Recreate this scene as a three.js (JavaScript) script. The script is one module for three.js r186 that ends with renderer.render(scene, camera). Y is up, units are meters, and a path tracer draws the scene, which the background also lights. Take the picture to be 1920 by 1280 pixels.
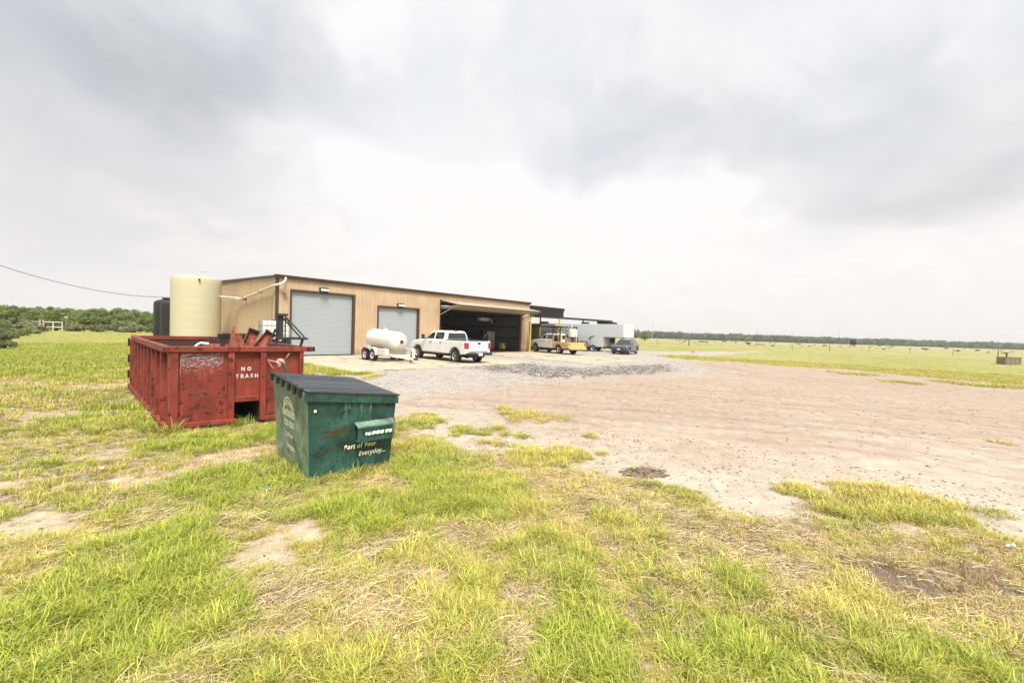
import * as THREE from 'three';
import { mergeGeometries, mergeVertices, toCreasedNormals } from 'three/addons/utils/BufferGeometryUtils.js';
import { RoundedBoxGeometry } from 'three/addons/geometries/RoundedBoxGeometry.js';
import { createNoise2D, createNoise3D } from 'simplex-noise';

// ------------------------------------------------------------------ camera, sky, sun, exposure
const EYE = 2.0, FOCAL = 780, IW = 1920, IH = 1280;               // the photograph is 1920 x 1280
const ROLL = THREE.MathUtils.degToRad(1.8);
const PITCH = Math.atan2((IH / 2 - 621.5) * Math.cos(ROLL), FOCAL);
const scene = new THREE.Scene();
const camera = new THREE.PerspectiveCamera(THREE.MathUtils.radToDeg(2 * Math.atan(IH / 2 / FOCAL)), IW / IH, 0.05, 4000);
camera.rotation.order = 'YXZ';
camera.position.set(0, EYE, 0);
camera.rotation.set(-PITCH, 0, ROLL);
camera.updateMatrixWorld(true);

function rng(a) { return () => { a = (a + 0x6d2b79f5) | 0; let t = Math.imul(a ^ (a >>> 15), 1 | a); t = (t + Math.imul(t ^ (t >>> 7), 61 | t)) ^ t; return ((t ^ (t >>> 14)) >>> 0) / 4294967296; }; }
const noise2 = createNoise2D(rng(11)), noise3 = createNoise3D(rng(12));
const clamp = (x, a = 0, b = 1) => Math.min(b, Math.max(a, x));
const smooth = (a, b, x) => { const t = clamp((x - a) / (b - a)); return t * t * (3 - 2 * t); };
const mix = (a, b, t) => a + (b - a) * t;
function fbm2(x, y, o = 4) { let s = 0, a = 0.5, f = 1; for (let i = 0; i < o; i++) { s += a * noise2(x * f + i * 17.3, y * f - i * 9.1); f *= 2.03; a *= 0.5; } return s; }
function fbm3(x, y, z, o = 4) { let s = 0, a = 0.5, f = 1; for (let i = 0; i < o; i++) { s += a * noise3(x * f + i * 7.7, y * f, z * f); f *= 2.05; a *= 0.5; } return s; }

// direction through a place in the photograph, used to lay the site out on the ground plane
function rayOf(px, py) { return new THREE.Vector3(px - IW / 2, IH / 2 - py, -FOCAL).normalize().applyQuaternion(camera.quaternion); }
function at(px, py, h = 0) { const r = rayOf(px, py), t = (h - EYE) / r.y; return new THREE.Vector3(r.x * t, h, r.z * t); }

// an overcast sky with a bright veil to the front, computed for every direction
const EXPOSURE = 4.0;
{
  const W = 2048, H = 1024, data = new Float32Array(W * H * 4);
  // soft cloud masses: direction (through a place in the photograph), angular size, darkening or brightening
  const masses = [
    [230, 130, 0.40, 0.22, -0.25], [420, 210, 0.20, 0.09, -0.11], [40, 320, 0.40, 0.30, -0.10], [560, 90, 0.3, 0.14, -0.08],
    [1250, 230, 0.50, 0.13, -0.12], [1080, 250, 0.22, 0.10, -0.08], [1740, 350, 0.24, 0.06, -0.15], [1850, 250, 0.36, 0.20, -0.09], [1420, 60, 0.5, 0.3, -0.06],
    [760, 60, 0.12, 0.1, 0.10], [1560, 70, 0.34, 0.09, 0.10], [500, 240, 0.14, 0.05, 0.16], [330, 290, 0.22, 0.07, 0.08], [930, 370, 0.34, 0.17, 0.15], [700, 330, 0.34, 0.08, 0.07], [1280, 390, 0.38, 0.06, 0.10], [1200, 330, 0.18, 0.05, 0.07], [1400, 500, 0.8, 0.12, 0.07], [560, 480, 0.8, 0.12, 0.02],
  ].map(([x, y, a, b, k]) => { const r = rayOf(x, y); return [Math.atan2(r.x, -r.z), Math.asin(r.y), a, b, k]; });
  for (let j = 0; j < H; j++) {
    const el = ((j + 0.5) / H - 0.5) * Math.PI;
    for (let i = 0; i < W; i++) {
      const o = (j * W + i) * 4;
      if (el < -0.03) { data[o] = 0.84; data[o + 1] = 0.80; data[o + 2] = 0.76; data[o + 3] = 1; continue; }
      const phi = ((i + 0.5) / W - 0.5) * 2 * Math.PI;               // atan2(z, x)
      const cx = Math.cos(el) * Math.cos(phi), cz = Math.cos(el) * Math.sin(phi), cy = Math.sin(el);
      let az = Math.atan2(cx, -cz);
      // billows that flatten towards the horizon, bent by a slower swirl
      const yy = Math.max(cy, 0), sx = cx * 1.7, sy = yy * 3.4 / (0.55 + yy), sz = cz * 1.7;
      const wx = fbm3(sx * 1.1 + 3.1, sy * 1.1, sz * 1.1, 4), wy = fbm3(sx * 1.1 - 7.7, sy * 1.1 + 5.2, sz * 1.1, 4);
      const n = fbm3(sx * 1.5 + wx * 0.8, sy * 1.7 + wy * 0.8, sz * 1.5 + 9, 5), fine = fbm3(sx * 4.2 + wy * 1.2, sy * 4.8 + wx * 1.2, sz * 4.2, 4);
      let L = 0.935 + n * 0.06 + fine * 0.03 + Math.abs(n) * 0.02; 
      let warm = smooth(0.46, 0.02, el) * 1.05 + n * 0.5 - 0.05;
      const a2 = az + wx * 0.20 + fine * 0.03, e2 = el + wy * 0.12 + fine * 0.04;
      for (const [ma, me, sa, sb, k] of masses) {
        let da = a2 - ma; if (da > Math.PI) da -= 2 * Math.PI; if (da < -Math.PI) da += 2 * Math.PI;
        const d2 = (da / sa) ** 2 + ((e2 - me) / sb) ** 2;
        if (d2 < 9) { const g = Math.exp(-d2 * 1.1); L += k * g * (k < 0 ? 1.0 : 1.0); warm += k * g * 2.2; }
      }
      L = mix(L, 0.90, smooth(0.18, 0.0, el) * 0.75);
      L = clamp(L, 0.52, 0.99);
      warm = clamp(warm, -1, 1);
data[o] = L * (0.988 + 0.05 * warm); data[o + 1] = L * (1 - 0.006 * Math.max(0, warm)); data[o + 2] = L * (1.018 - 0.062 * warm); data[o + 3] = 1;
    }
  }
  for (let i = 0; i < data.length; i += 4) for (let c = 0; c < 3; c++) data[i + c] /= EXPOSURE;
  const sky = new THREE.DataTexture(data, W, H, THREE.RGBAFormat, THREE.FloatType);
  sky.mapping = THREE.EquirectangularReflectionMapping; sky.magFilter = THREE.LinearFilter; sky.minFilter = THREE.LinearFilter; sky.needsUpdate = true;
  scene.background = sky; scene.environment = sky;
}
const sun = new THREE.DirectionalLight(new THREE.Color(1, 0.95, 0.86), 1.5);
sun.name = 'sun';
sun.position.set(19, 78, 23); sun.target.position.set(0, 0, -20);
sun.castShadow = true; sun.shadow.radius = 44; sun.shadow.mapSize.set(4096, 4096);
Object.assign(sun.shadow.camera, { left: -90, right: 90, top: 90, bottom: -90, near: 1, far: 300 });
scene.add(sun, sun.target);
scene.fog = new THREE.FogExp2(new THREE.Color(0.92, 0.93, 0.94), 0.00045);

const renderer = new THREE.WebGLRenderer({ antialias: true });
renderer.setSize(1024, 682);
renderer.toneMapping = THREE.LinearToneMapping;
renderer.toneMappingExposure = EXPOSURE;
renderer.shadowMap.enabled = true;

// ------------------------------------------------------------------ helpers
const V = (x, y, z) => new THREE.Vector3(x, y, z);
const used = new Map();
function numbered(name) { const n = used.get(name) ?? 0; used.set(name, n + 1); return n ? name + '_' + String(n).padStart(3, '0') : name; }
function tag(o, label, category, group, kind) { if (label) o.userData.label = label; if (category) o.userData.category = category; if (group) o.userData.group = group; if (kind) o.userData.kind = kind; return o; }
function thing(name, label, category, pos = [0, 0, 0], turn = 0, group) {
  const g = new THREE.Group(); g.name = numbered(name); g.position.set(...pos); g.rotation.y = turn; scene.add(g); return tag(g, label, category, group);
}
// a group standing at ground place (X right, Z ahead of the camera), local x along the heading, local z to the right of it
const D2R = Math.PI / 180;
const placed = (name, label, category, X, Z, heading, group) => thing(name, label, category, [X, 0, -Z], heading * D2R, group);
function copyOf(root, name, label, group) { const c = root.clone(); c.name = numbered(name); c.userData = { ...root.userData }; if (label) c.userData.label = label; if (group) c.userData.group = group; scene.add(c); return c; }

function prep(g) {
  g = g.index ? g.toNonIndexed() : g.clone();
  for (const k of Object.keys(g.attributes)) if (!['position', 'normal', 'uv'].includes(k)) g.deleteAttribute(k);
  if (!g.attributes.normal) g.computeVertexNormals();
  if (!g.attributes.uv) g.setAttribute('uv', new THREE.BufferAttribute(new Float32Array(g.attributes.position.count * 2), 2));
  return g;
}
function join(list) { list = [].concat(list); return list.length === 1 ? list[0] : mergeGeometries(list.map(prep)); }
// uv in metres, from the side that each face looks to
function metric(g, s = 1, ox = 0, oy = 0) {
  g = prep(g);
  const p = g.attributes.position, n = g.attributes.normal, uv = g.attributes.uv;
  for (let i = 0; i < p.count; i += 3) {
    const ax = Math.abs(n.getX(i) + n.getX(i + 1) + n.getX(i + 2)), ay = Math.abs(n.getY(i) + n.getY(i + 1) + n.getY(i + 2)), az = Math.abs(n.getZ(i) + n.getZ(i + 1) + n.getZ(i + 2));
    for (let k = i; k < i + 3; k++) {
      const x = p.getX(k), y = p.getY(k), z = p.getZ(k);
      if (ay >= ax && ay >= az) uv.setXY(k, x * s + ox, z * s + oy); else if (ax >= az) uv.setXY(k, z * s + ox + 0.37, y * s + oy); else uv.setXY(k, x * s + ox, y * s + oy);
    }
  }
  return g;
}
function mesh(name, geo, mat, parent = scene, label) {
  const o = new THREE.Mesh(join(geo), mat); o.name = parent === scene ? numbered(name) : name; o.castShadow = o.receiveShadow = true; parent.add(o);
  if (label) o.userData.label = label;
  return o;
}
const sub = (name, parent, pos, rot) => { const g = new THREE.Group(); g.name = name; if (pos) g.position.set(...pos); if (rot) g.rotation.set(...rot); parent.add(g); return g; };
function box(w, h, d, x = 0, y = 0, z = 0, r = 0) {
  const g = r ? new RoundedBoxGeometry(w, h, d, 2, Math.min(r, w / 2.01, h / 2.01, d / 2.01)) : new THREE.BoxGeometry(w, h, d);
  return g.translate(x, y, z);
}
// box given by its limits
const span = (x0, x1, y0, y1, z0, z1, r = 0) => box(Math.abs(x1 - x0), Math.abs(y1 - y0), Math.abs(z1 - z0), (x0 + x1) / 2, (y0 + y1) / 2, (z0 + z1) / 2, r);
const vec = (a) => (a.isVector3 ? a : V(...a));
function rod(a, b, r, seg = 10, r2) {
  a = vec(a); b = vec(b); const d = b.clone().sub(a), L = d.length();
  return new THREE.CylinderGeometry(r2 ?? r, r, L, seg).applyQuaternion(new THREE.Quaternion().setFromUnitVectors(V(0, 1, 0), d.normalize())).translate((a.x + b.x) / 2, (a.y + b.y) / 2, (a.z + b.z) / 2);
}
// square bar between two points, w across and h upright
function bar(a, b, w, h, r = 0) {
  a = vec(a); b = vec(b); const d = b.clone().sub(a), L = d.length(); d.normalize();
  let up = Math.abs(d.y) > 0.98 ? V(1, 0, 0) : V(0, 1, 0); const side = d.clone().cross(up).normalize(); up = side.clone().cross(d);
  return box(L, h, w, 0, 0, 0, r).applyMatrix4(new THREE.Matrix4().makeBasis(d, up, side)).translate((a.x + b.x) / 2, (a.y + b.y) / 2, (a.z + b.z) / 2);
}
function tube(pts, r, seg = 40, rs = 8, closed = false) { return new THREE.TubeGeometry(new THREE.CatmullRomCurve3(pts.map(vec), closed), seg, r, rs, closed); }
// a solid of eight corners: four below, four above, both the same way round seen from above
function hexa(b, t) {
  const P = [...b, ...t].map((p) => vec(p)), pos = [], F = [[3, 2, 1, 0], [4, 5, 6, 7], [0, 1, 5, 4], [1, 2, 6, 5], [2, 3, 7, 6], [3, 0, 4, 7]];
  const c = P.reduce((s, p) => s.add(p), V(0, 0, 0)).multiplyScalar(1 / 8);
  for (const f of F) {
    const q = f.map((i) => P[i]), n = q[1].clone().sub(q[0]).cross(q[2].clone().sub(q[0]));
    const m = q[0].clone().add(q[2]).multiplyScalar(0.5).sub(c); const o = n.dot(m) > 0 ? [0, 1, 2, 0, 2, 3] : [0, 2, 1, 0, 3, 2];
    for (const k of o) pos.push(q[k].x, q[k].y, q[k].z);
  }
  const g = new THREE.BufferGeometry(); g.setAttribute('position', new THREE.Float32BufferAttribute(pos, 3)); g.computeVertexNormals(); return prep(g);
}
// a plate of four corners with a thickness along its normal
function plate(q, t) {
  q = q.map(vec); const n = q[1].clone().sub(q[0]).cross(q[3].clone().sub(q[0])).normalize().multiplyScalar(t);
  return hexa(q, q.map((p) => p.clone().add(n)));
}
function extrude(pts, depth, bevel = 0, holes = [], seg = 2) {            // outline in x, y; centred across z
  const s = pts instanceof THREE.Shape ? pts : new THREE.Shape(pts.map(([x, y]) => new THREE.Vector2(x, y)));
  for (const h of holes) s.holes.push(new THREE.Path(h.map(([x, y]) => new THREE.Vector2(x, y))));
  const g = new THREE.ExtrudeGeometry(s, { depth: depth - 2 * bevel, bevelEnabled: bevel > 0, bevelSize: bevel, bevelThickness: bevel, bevelSegments: seg, bevelOffset: -bevel, curveSegments: 14 });
  return g.translate(0, 0, -depth / 2 + bevel);
}
function lathe(pts, seg = 40) { return new THREE.LatheGeometry(pts.map(([r, y]) => new THREE.Vector2(r, y)), seg); }
const crease = (g, a = 0.6) => toCreasedNormals(g, a);

// textures
function tex(w, h, fn, srgb = true, rep = true) {
  const d = new Uint8Array(w * h * 4);
  for (let y = 0; y < h; y++) for (let x = 0; x < w; x++) { const c = fn(x / w, y / h, x, y), o = (y * w + x) * 4; d[o] = clamp(c[0]) * 255; d[o + 1] = clamp(c[1]) * 255; d[o + 2] = clamp(c[2]) * 255; d[o + 3] = c.length > 3 ? clamp(c[3]) * 255 : 255; }
  const t = new THREE.DataTexture(d, w, h); t.magFilter = THREE.LinearFilter; t.minFilter = THREE.LinearMipmapLinearFilter; t.generateMipmaps = true;
  if (srgb) t.colorSpace = THREE.SRGBColorSpace; if (rep) t.wrapS = t.wrapT = THREE.RepeatWrapping; t.needsUpdate = true; return t;
}
// noise that repeats without a seam over the unit square
function loopNoise(u, v, f, seed, o = 4) {
  let s = 0, a = 0.5;
  for (let i = 0; i < o; i++) {
    const U = u * f, W = v * f, a0 = (u), b0 = (v);
    const n = (x, y) => noise3(x, y, seed + i * 3.3);
    s += a * ((n(U, W) * (1 - a0) + n(U - f, W) * a0) * (1 - b0) + (n(U, W - f) * (1 - a0) + n(U - f, W - f) * a0) * b0) * 1.25;
    f *= 2; a *= 0.5;
  }
  return s;
}
const S = (r, g, b) => [r / 255, g / 255, b / 255];
const lin = (r, g, b) => new THREE.Color().setRGB(r, g, b);
function mat(o) { const m = (o.clearcoat || o.transmission || o.sheen ? new THREE.MeshPhysicalMaterial(o) : new THREE.MeshStandardMaterial(o)); return m; }
function canvasTex(w, h, draw) { const c = document.createElement('canvas'); c.width = w; c.height = h; draw(c.getContext('2d'), w, h); const t = new THREE.CanvasTexture(c); t.colorSpace = THREE.SRGBColorSpace; return t; }

// light wear for painted metal: grey-scale multiplier
const wearTex = tex(512, 512, (u, v) => { const n = loopNoise(u, v, 4, 3, 5), m = loopNoise(u, v, 24, 9, 3), k = 0.92 + 0.1 * n + 0.04 * m; return [k, k * 0.995, k * 0.985]; });
const M = {
  white: mat({ color: lin(0.80, 0.80, 0.785), roughness: 0.32, clearcoat: 0.6, clearcoatRoughness: 0.12 }),
  whiteFlat: mat({ color: lin(0.72, 0.70, 0.66), roughness: 0.55, map: wearTex }),
  black: mat({ color: lin(0.018, 0.018, 0.02), roughness: 0.55 }),
  rubber: mat({ color: lin(0.018, 0.017, 0.016), roughness: 0.85 }),
  steel: mat({ color: lin(0.05, 0.052, 0.055), roughness: 0.5, metalness: 0.4 }),
  chrome: mat({ color: lin(0.62, 0.62, 0.62), roughness: 0.22, metalness: 1 }),
  alloy: mat({ color: lin(0.55, 0.55, 0.55), roughness: 0.35, metalness: 0.85 }),
  glass: mat({ color: lin(0.012, 0.014, 0.015), roughness: 0.06, clearcoat: 1, clearcoatRoughness: 0.02 }),
  red: mat({ color: lin(0.42, 0.015, 0.015), roughness: 0.25, clearcoat: 0.8 }),
  yellow: mat({ color: lin(0.62, 0.47, 0.03), roughness: 0.55 }),
  grey: mat({ color: lin(0.27, 0.27, 0.26), roughness: 0.6 }),
  brownTrim: mat({ color: lin(0.075, 0.035, 0.026), roughness: 0.5, map: wearTex }),
  dark: mat({ color: lin(0.012, 0.011, 0.01), roughness: 0.9 }),
};

// ------------------------------------------------------------------ ground: one sheet to the horizon
const poly = (list) => list.map(([x, y]) => { const p = at(x, y); return [p.x, p.z]; });
function polyDist(P, x, z) {                                            // metres inside (positive) or outside (negative)
  let d = 1e9, inside = false;
  for (let i = 0, j = P.length - 1; i < P.length; j = i++) {
    const [ax, az] = P[i], [bx, bz] = P[j], ex = bx - ax, ez = bz - az, t = clamp(((x - ax) * ex + (z - az) * ez) / (ex * ex + ez * ez));
    d = Math.min(d, (x - ax - ex * t) ** 2 + (z - az - ez * t) ** 2);
    if ((az > z) !== (bz > z) && x < ((bx - ax) * (z - az)) / (bz - az) + ax) inside = !inside;
  }
  return inside ? Math.sqrt(d) : -Math.sqrt(d);
}
const YARD = poly([[700, 770], [760, 812], [860, 842], [930, 850], [1010, 880], [1130, 884], [1250, 912], [1330, 946], [1440, 985], [1560, 985], [1700, 985], [1860, 1000], [2050, 1040], [2300, 1100], [2500, 800], [2060, 735], [1920, 722], [1760, 708], [1600, 692], [1480, 686], [1400, 679], [1350, 673], [1330, 667], [1400, 662.5], [1450, 660.2], [1420, 657.4], [1360, 658.5], [1240, 658], [1100, 655], [940, 655], [700, 664], [560, 668], [560, 700], [610, 720]]);
const GRAVEL = poly([[590, 690], [640, 720], [720, 742], [800, 738], [900, 728], [1000, 716], [1110, 706], [1240, 705], [1320, 701], [1330, 690], [1280, 676], [1330, 668], [1420, 660], [1300, 657.5], [1190, 656], [1000, 655], [700, 664], [580, 672]]);
const SPILL = poly([[905, 679], [960, 676], [1010, 685], [1100, 690], [1180, 684], [1250, 684], [1262, 694], [1200, 702], [1120, 704], [1040, 706], [985, 700], [930, 697], [890, 690]]);
const PATCH = [   // place and half size in the photograph, what lies there, how much
  [40, 985, 75, 32, 'sand', 1], [15, 905, 40, 16, 'sand', 0.8], [285, 895, 52, 17, 'sand', 1], [205, 850, 52, 15, 'sand', 0.75], [125, 776, 75, 9, 'sand', 0.8], [200, 724, 60, 7, 'sand', 0.7], [60, 716, 70, 6, 'sand', 0.5], [245, 690, 26, 8, 'sand', 0.9], [235, 668, 40, 3, 'straw', 0.7],
  [525, 1020, 62, 44, 'sand', 1], [390, 955, 34, 14, 'sand', 0.8], [575, 1090, 60, 42, 'straw', 1], [640, 1135, 70, 30, 'straw', 0.7], [470, 850, 66, 14, 'sand', 0.9], [20, 1085, 50, 20, 'sand', 0.7], [440, 1210, 40, 30, 'straw', 0.6],
  [740, 1120, 70, 60, 'straw', 0.8], [760, 1220, 60, 40, 'straw', 0.8], [905, 995, 80, 24, 'straw', 0.8], [1000, 1090, 50, 26, 'straw', 0.9], [930, 1200, 70, 50, 'straw', 0.8], [1090, 945, 80, 22, 'brown', 0.7], [1130, 1010, 60, 22, 'straw', 0.6], [1210, 960, 70, 30, 'straw', 0.8], [1290, 985, 90, 36, 'straw', 0.85],
  [1450, 1040, 100, 44, 'straw', 0.95], [1300, 1080, 60, 40, 'straw', 0.8], [1230, 1160, 70, 50, 'brown', 0.8], [1500, 1120, 80, 40, 'straw', 0.9], [1400, 1180, 60, 40, 'brown', 0.7], [1560, 1180, 70, 30, 'straw', 0.7], [1500, 995, 60, 20, 'brown', 0.9], [1590, 1010, 60, 20, 'sand', 0.7],
  [1770, 1090, 150, 44, 'brown', 1], [1860, 1050, 70, 22, 'brown', 0.8], [1690, 1035, 40, 18, 'brown', 0.6], [1660, 1090, 40, 26, 'brown', 0.8], [1880, 1180, 60, 50, 'straw', 0.7], [1680, 985, 60, 10, 'sand', 0.9], [1860, 985, 70, 12, 'sand', 0.8],
  [700, 910, 40, 12, 'straw', 0.6], [860, 905, 40, 10, 'straw', 0.3],
].map(([x, y, a, b, kind, k]) => { const p = at(x, y), q = at(x + a, y), n = at(x, y + b), f = at(x, y - b); const m = kind === 'sand' ? 1.25 : 1; return { x: p.x, z: p.z, rx: Math.abs(q.x - p.x) * m, rz: Math.abs(n.z - f.z) / 2 * m, kind, k }; });
const LUSH = [
  [430, 905, 110, 34], [280, 775, 130, 34], [380, 830, 90, 18], [500, 812, 30, 14], [800, 850, 80, 40], [880, 920, 120, 40], [680, 960, 110, 40], [200, 1120, 260, 120], [100, 1220, 200, 90], [480, 1240, 80, 40], [640, 1250, 100, 60], [860, 1180, 70, 120], [1090, 1140, 80, 130], [1000, 1040, 60, 50], [1090, 1240, 90, 60],
  [1370, 1095, 62, 34], [1330, 1230, 120, 60], [1640, 1215, 150, 70], [1570, 1120, 90, 26], [1850, 1240, 100, 60], [1180, 990, 60, 30], [100, 690, 160, 18], [60, 640, 200, 10], [330, 1000, 60, 30], [1440, 1240, 80, 60],
].map(([x, y, a, b]) => { const p = at(x, y), q = at(x + a, y), n = at(x, y + b), f = at(x, y - b); return { x: p.x, z: p.z, rx: Math.abs(q.x - p.x), rz: Math.abs(n.z - f.z) / 2 }; });
const ISLE = [   // grass standing in the bare yard
  [1500, 920, 45, 16, 1], [1580, 952, 90, 20, 0.9], [1690, 945, 110, 28, 1], [1780, 968, 60, 15, 0.9], [1640, 915, 70, 10, 0.8], [1840, 960, 50, 10, 0.6], [1560, 930, 60, 12, 0.6],
  [800, 790, 30, 13, 0.95], [790, 778, 20, 8, 0.5], [870, 804, 22, 9, 0.8], [905, 808, 18, 8, 0.8], [935, 803, 12, 6, 0.7], [948, 812, 12, 6, 0.6], [985, 816, 16, 6, 0.8], [925, 829, 36, 7, 0.5], [970, 778, 30, 9, 0.7], [1005, 775, 20, 6, 0.6], [1050, 782, 24, 6, 0.6], [945, 764, 14, 4, 0.7], [990, 785, 40, 8, 0.4], [1105, 816, 14, 4, 0.6], [1060, 803, 20, 4, 0.3],
  [990, 852, 48, 17, 1], [1065, 848, 42, 13, 0.9], [1040, 862, 26, 16, 1], [1130, 848, 12, 8, 0.5], [1210, 884, 30, 8, 0.45], [745, 800, 14, 20, 0.8],
  [610, 690, 44, 10, 1], [645, 697, 30, 6, 0.9], [680, 699, 16, 5, 0.9], [700, 706, 14, 5, 0.5], [590, 682, 14, 8, 0.9],
  [1320, 671, 52, 4.0, 1], [1300, 668, 30, 3, 1], [1870, 828, 12, 4, 0.4], [1690, 716, 30, 3, 0.7], [1600, 700, 30, 3, 0.6], [1780, 716, 20, 3, 0.7], [1850, 722, 40, 4, 0.8],
].map(([x, y, a, b, k]) => { const p = at(x, y), q = at(x + a, y), n = at(x, y + b), f = at(x, y - b); return { x: p.x, z: p.z, rx: Math.abs(q.x - p.x), rz: Math.abs(n.z - f.z) / 2, k }; });
const RUTS = [[[2000, 806], [1650, 764], [1350, 738], [1120, 722], [950, 712]], [[2000, 870], [1600, 812], [1250, 780], [1000, 762], [820, 752]], [[1920, 742], [1600, 716], [1400, 700], [1290, 682]]].map((l) => l.map(([x, y]) => { const p = at(x, y); return [p.x, p.z]; }));
function rutAt(x, z) {                                                   // paired tyre tracks
  let m = 0;
  for (const P of RUTS) { let d = 1e9; for (let i = 0; i + 1 < P.length; i++) { const [ax, az] = P[i], [bx, bz] = P[i + 1], ex = bx - ax, ez = bz - az, t = clamp(((x - ax) * ex + (z - az) * ez) / (ex * ex + ez * ez)); d = Math.min(d, Math.hypot(x - ax - ex * t, z - az - ez * t)); } d += 0.35 * noise2(x * 0.12, z * 0.12); m = Math.max(m, smooth(0.26, 0.06, Math.abs(Math.abs(d) - 0.85)), 0.6 * smooth(0.22, 0.05, Math.abs(Math.abs(d - 0.4) - 1.3))); }
  return m;
}
const blob = (e, x, z, wx, wz) => { const a = (x + wx - e.x) / e.rx, b = (z + wz - e.z) / e.rz, d = a * a + b * b; return d > 4 ? 0 : smooth(1.5, 0.45, d); };
// what covers the ground at a place: green and dry grass 0..1, bare soil, kinds of surface
function cover(x, z) {
  const r = Math.hypot(x, z);
  const w1 = fbm2(x * 0.9, z * 0.9, 3), w2 = fbm2(x * 0.9 + 40, z * 0.9 - 31, 3), m = fbm2(x * 0.23 + 5, z * 0.23, 4), f = fbm2(x * 2.6, z * 2.6, 3);
  const k = clamp(r / 8, 0.35, 3), h = r < 30 ? noise2(x * 6.1, z * 6.1) : 0;
  const yd = polyDist(YARD, x, z) + (w1 * 0.45 + f * 0.3 + h * 0.12) * k * 0.7;
  const yard = smooth(-0.25 * k, 0.35 * k, yd);
  const gd = r < 120 ? polyDist(GRAVEL, x, z) + w1 * 1.3 + f * 0.7 : -9, gravel = smooth(-0.9, 0.9, gd);
  const sd = r < 80 ? polyDist(SPILL, x, z) + w2 * 1.1 + f * 0.8 : -9, spill = smooth(-0.8, 0.9, sd);
  let green = 1 - yard, dry = 0, sand = 0, brown = 0, straw = 0, lush = 0;
  if (r < 40) {
    for (const e of PATCH) {
      const b = blob(e, x, z, w1 * e.rx * 0.8 + f * 0.20 + h * 0.12, w2 * e.rz * 0.8 + f * 0.20 - h * 0.12) * e.k;
      if (!b) continue;
      if (e.kind === 'sand') { green *= 1 - b; sand = Math.max(sand, b); } else if (e.kind === 'straw') { green *= 1 - b * 0.50; straw = Math.max(straw, b * 0.8); } else { green *= 1 - b * 0.93; brown = Math.max(brown, b); }
    }
    for (const e of LUSH) lush = Math.max(lush, blob(e, x, z, w1 * e.rx * 0.7, w2 * e.rz * 0.7));
  }
  let isle = 0;
  for (const e of ISLE) if (Math.abs(e.x - x) < e.rx * 3 + 1 && Math.abs(e.z - z) < e.rz * 3 + 1) isle = Math.max(isle, e.k * blob(e, x, z, w1 * e.rx * 0.6 + f * 0.08, w2 * e.rz * 0.6 + f * 0.08));
  // broken edge and thin places of their own
  const thin = smooth(0.05, 0.55, m + f * 0.35 - lush * 0.6);
  if (r < 30) green *= 1 - 0.28 * thin * (1 - lush);
  // worn gaps between the tufts, where the soil shows
  const gap = r < 24 && yard < 1 ? smooth(0.02, 0.42, 0.62 * noise2(x * 2.3 + 31, z * 2.3) + 0.42 * noise2(x * 5.9, z * 5.9 + 17) + 0.45 * straw + 0.18 * thin - 0.40 * lush + 0.02) : 0;
  green *= 1 - 0.86 * gap;
  green = Math.max(green, isle);
  dry = (1 - 0.8 * gap) * Math.max(straw, brown * 0.14, thin * 0.55 * (1 - yard), smooth(0.9, 0.1, Math.abs(yd) / k) * 0.30 * (1 - yard));
  dry *= 1 - yard * 0.9;
  return { gap, green, dry, sand, brown, straw, lush, yard, gravel, spill, isle, m, w1, w2, f, r, yd };
}
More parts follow.
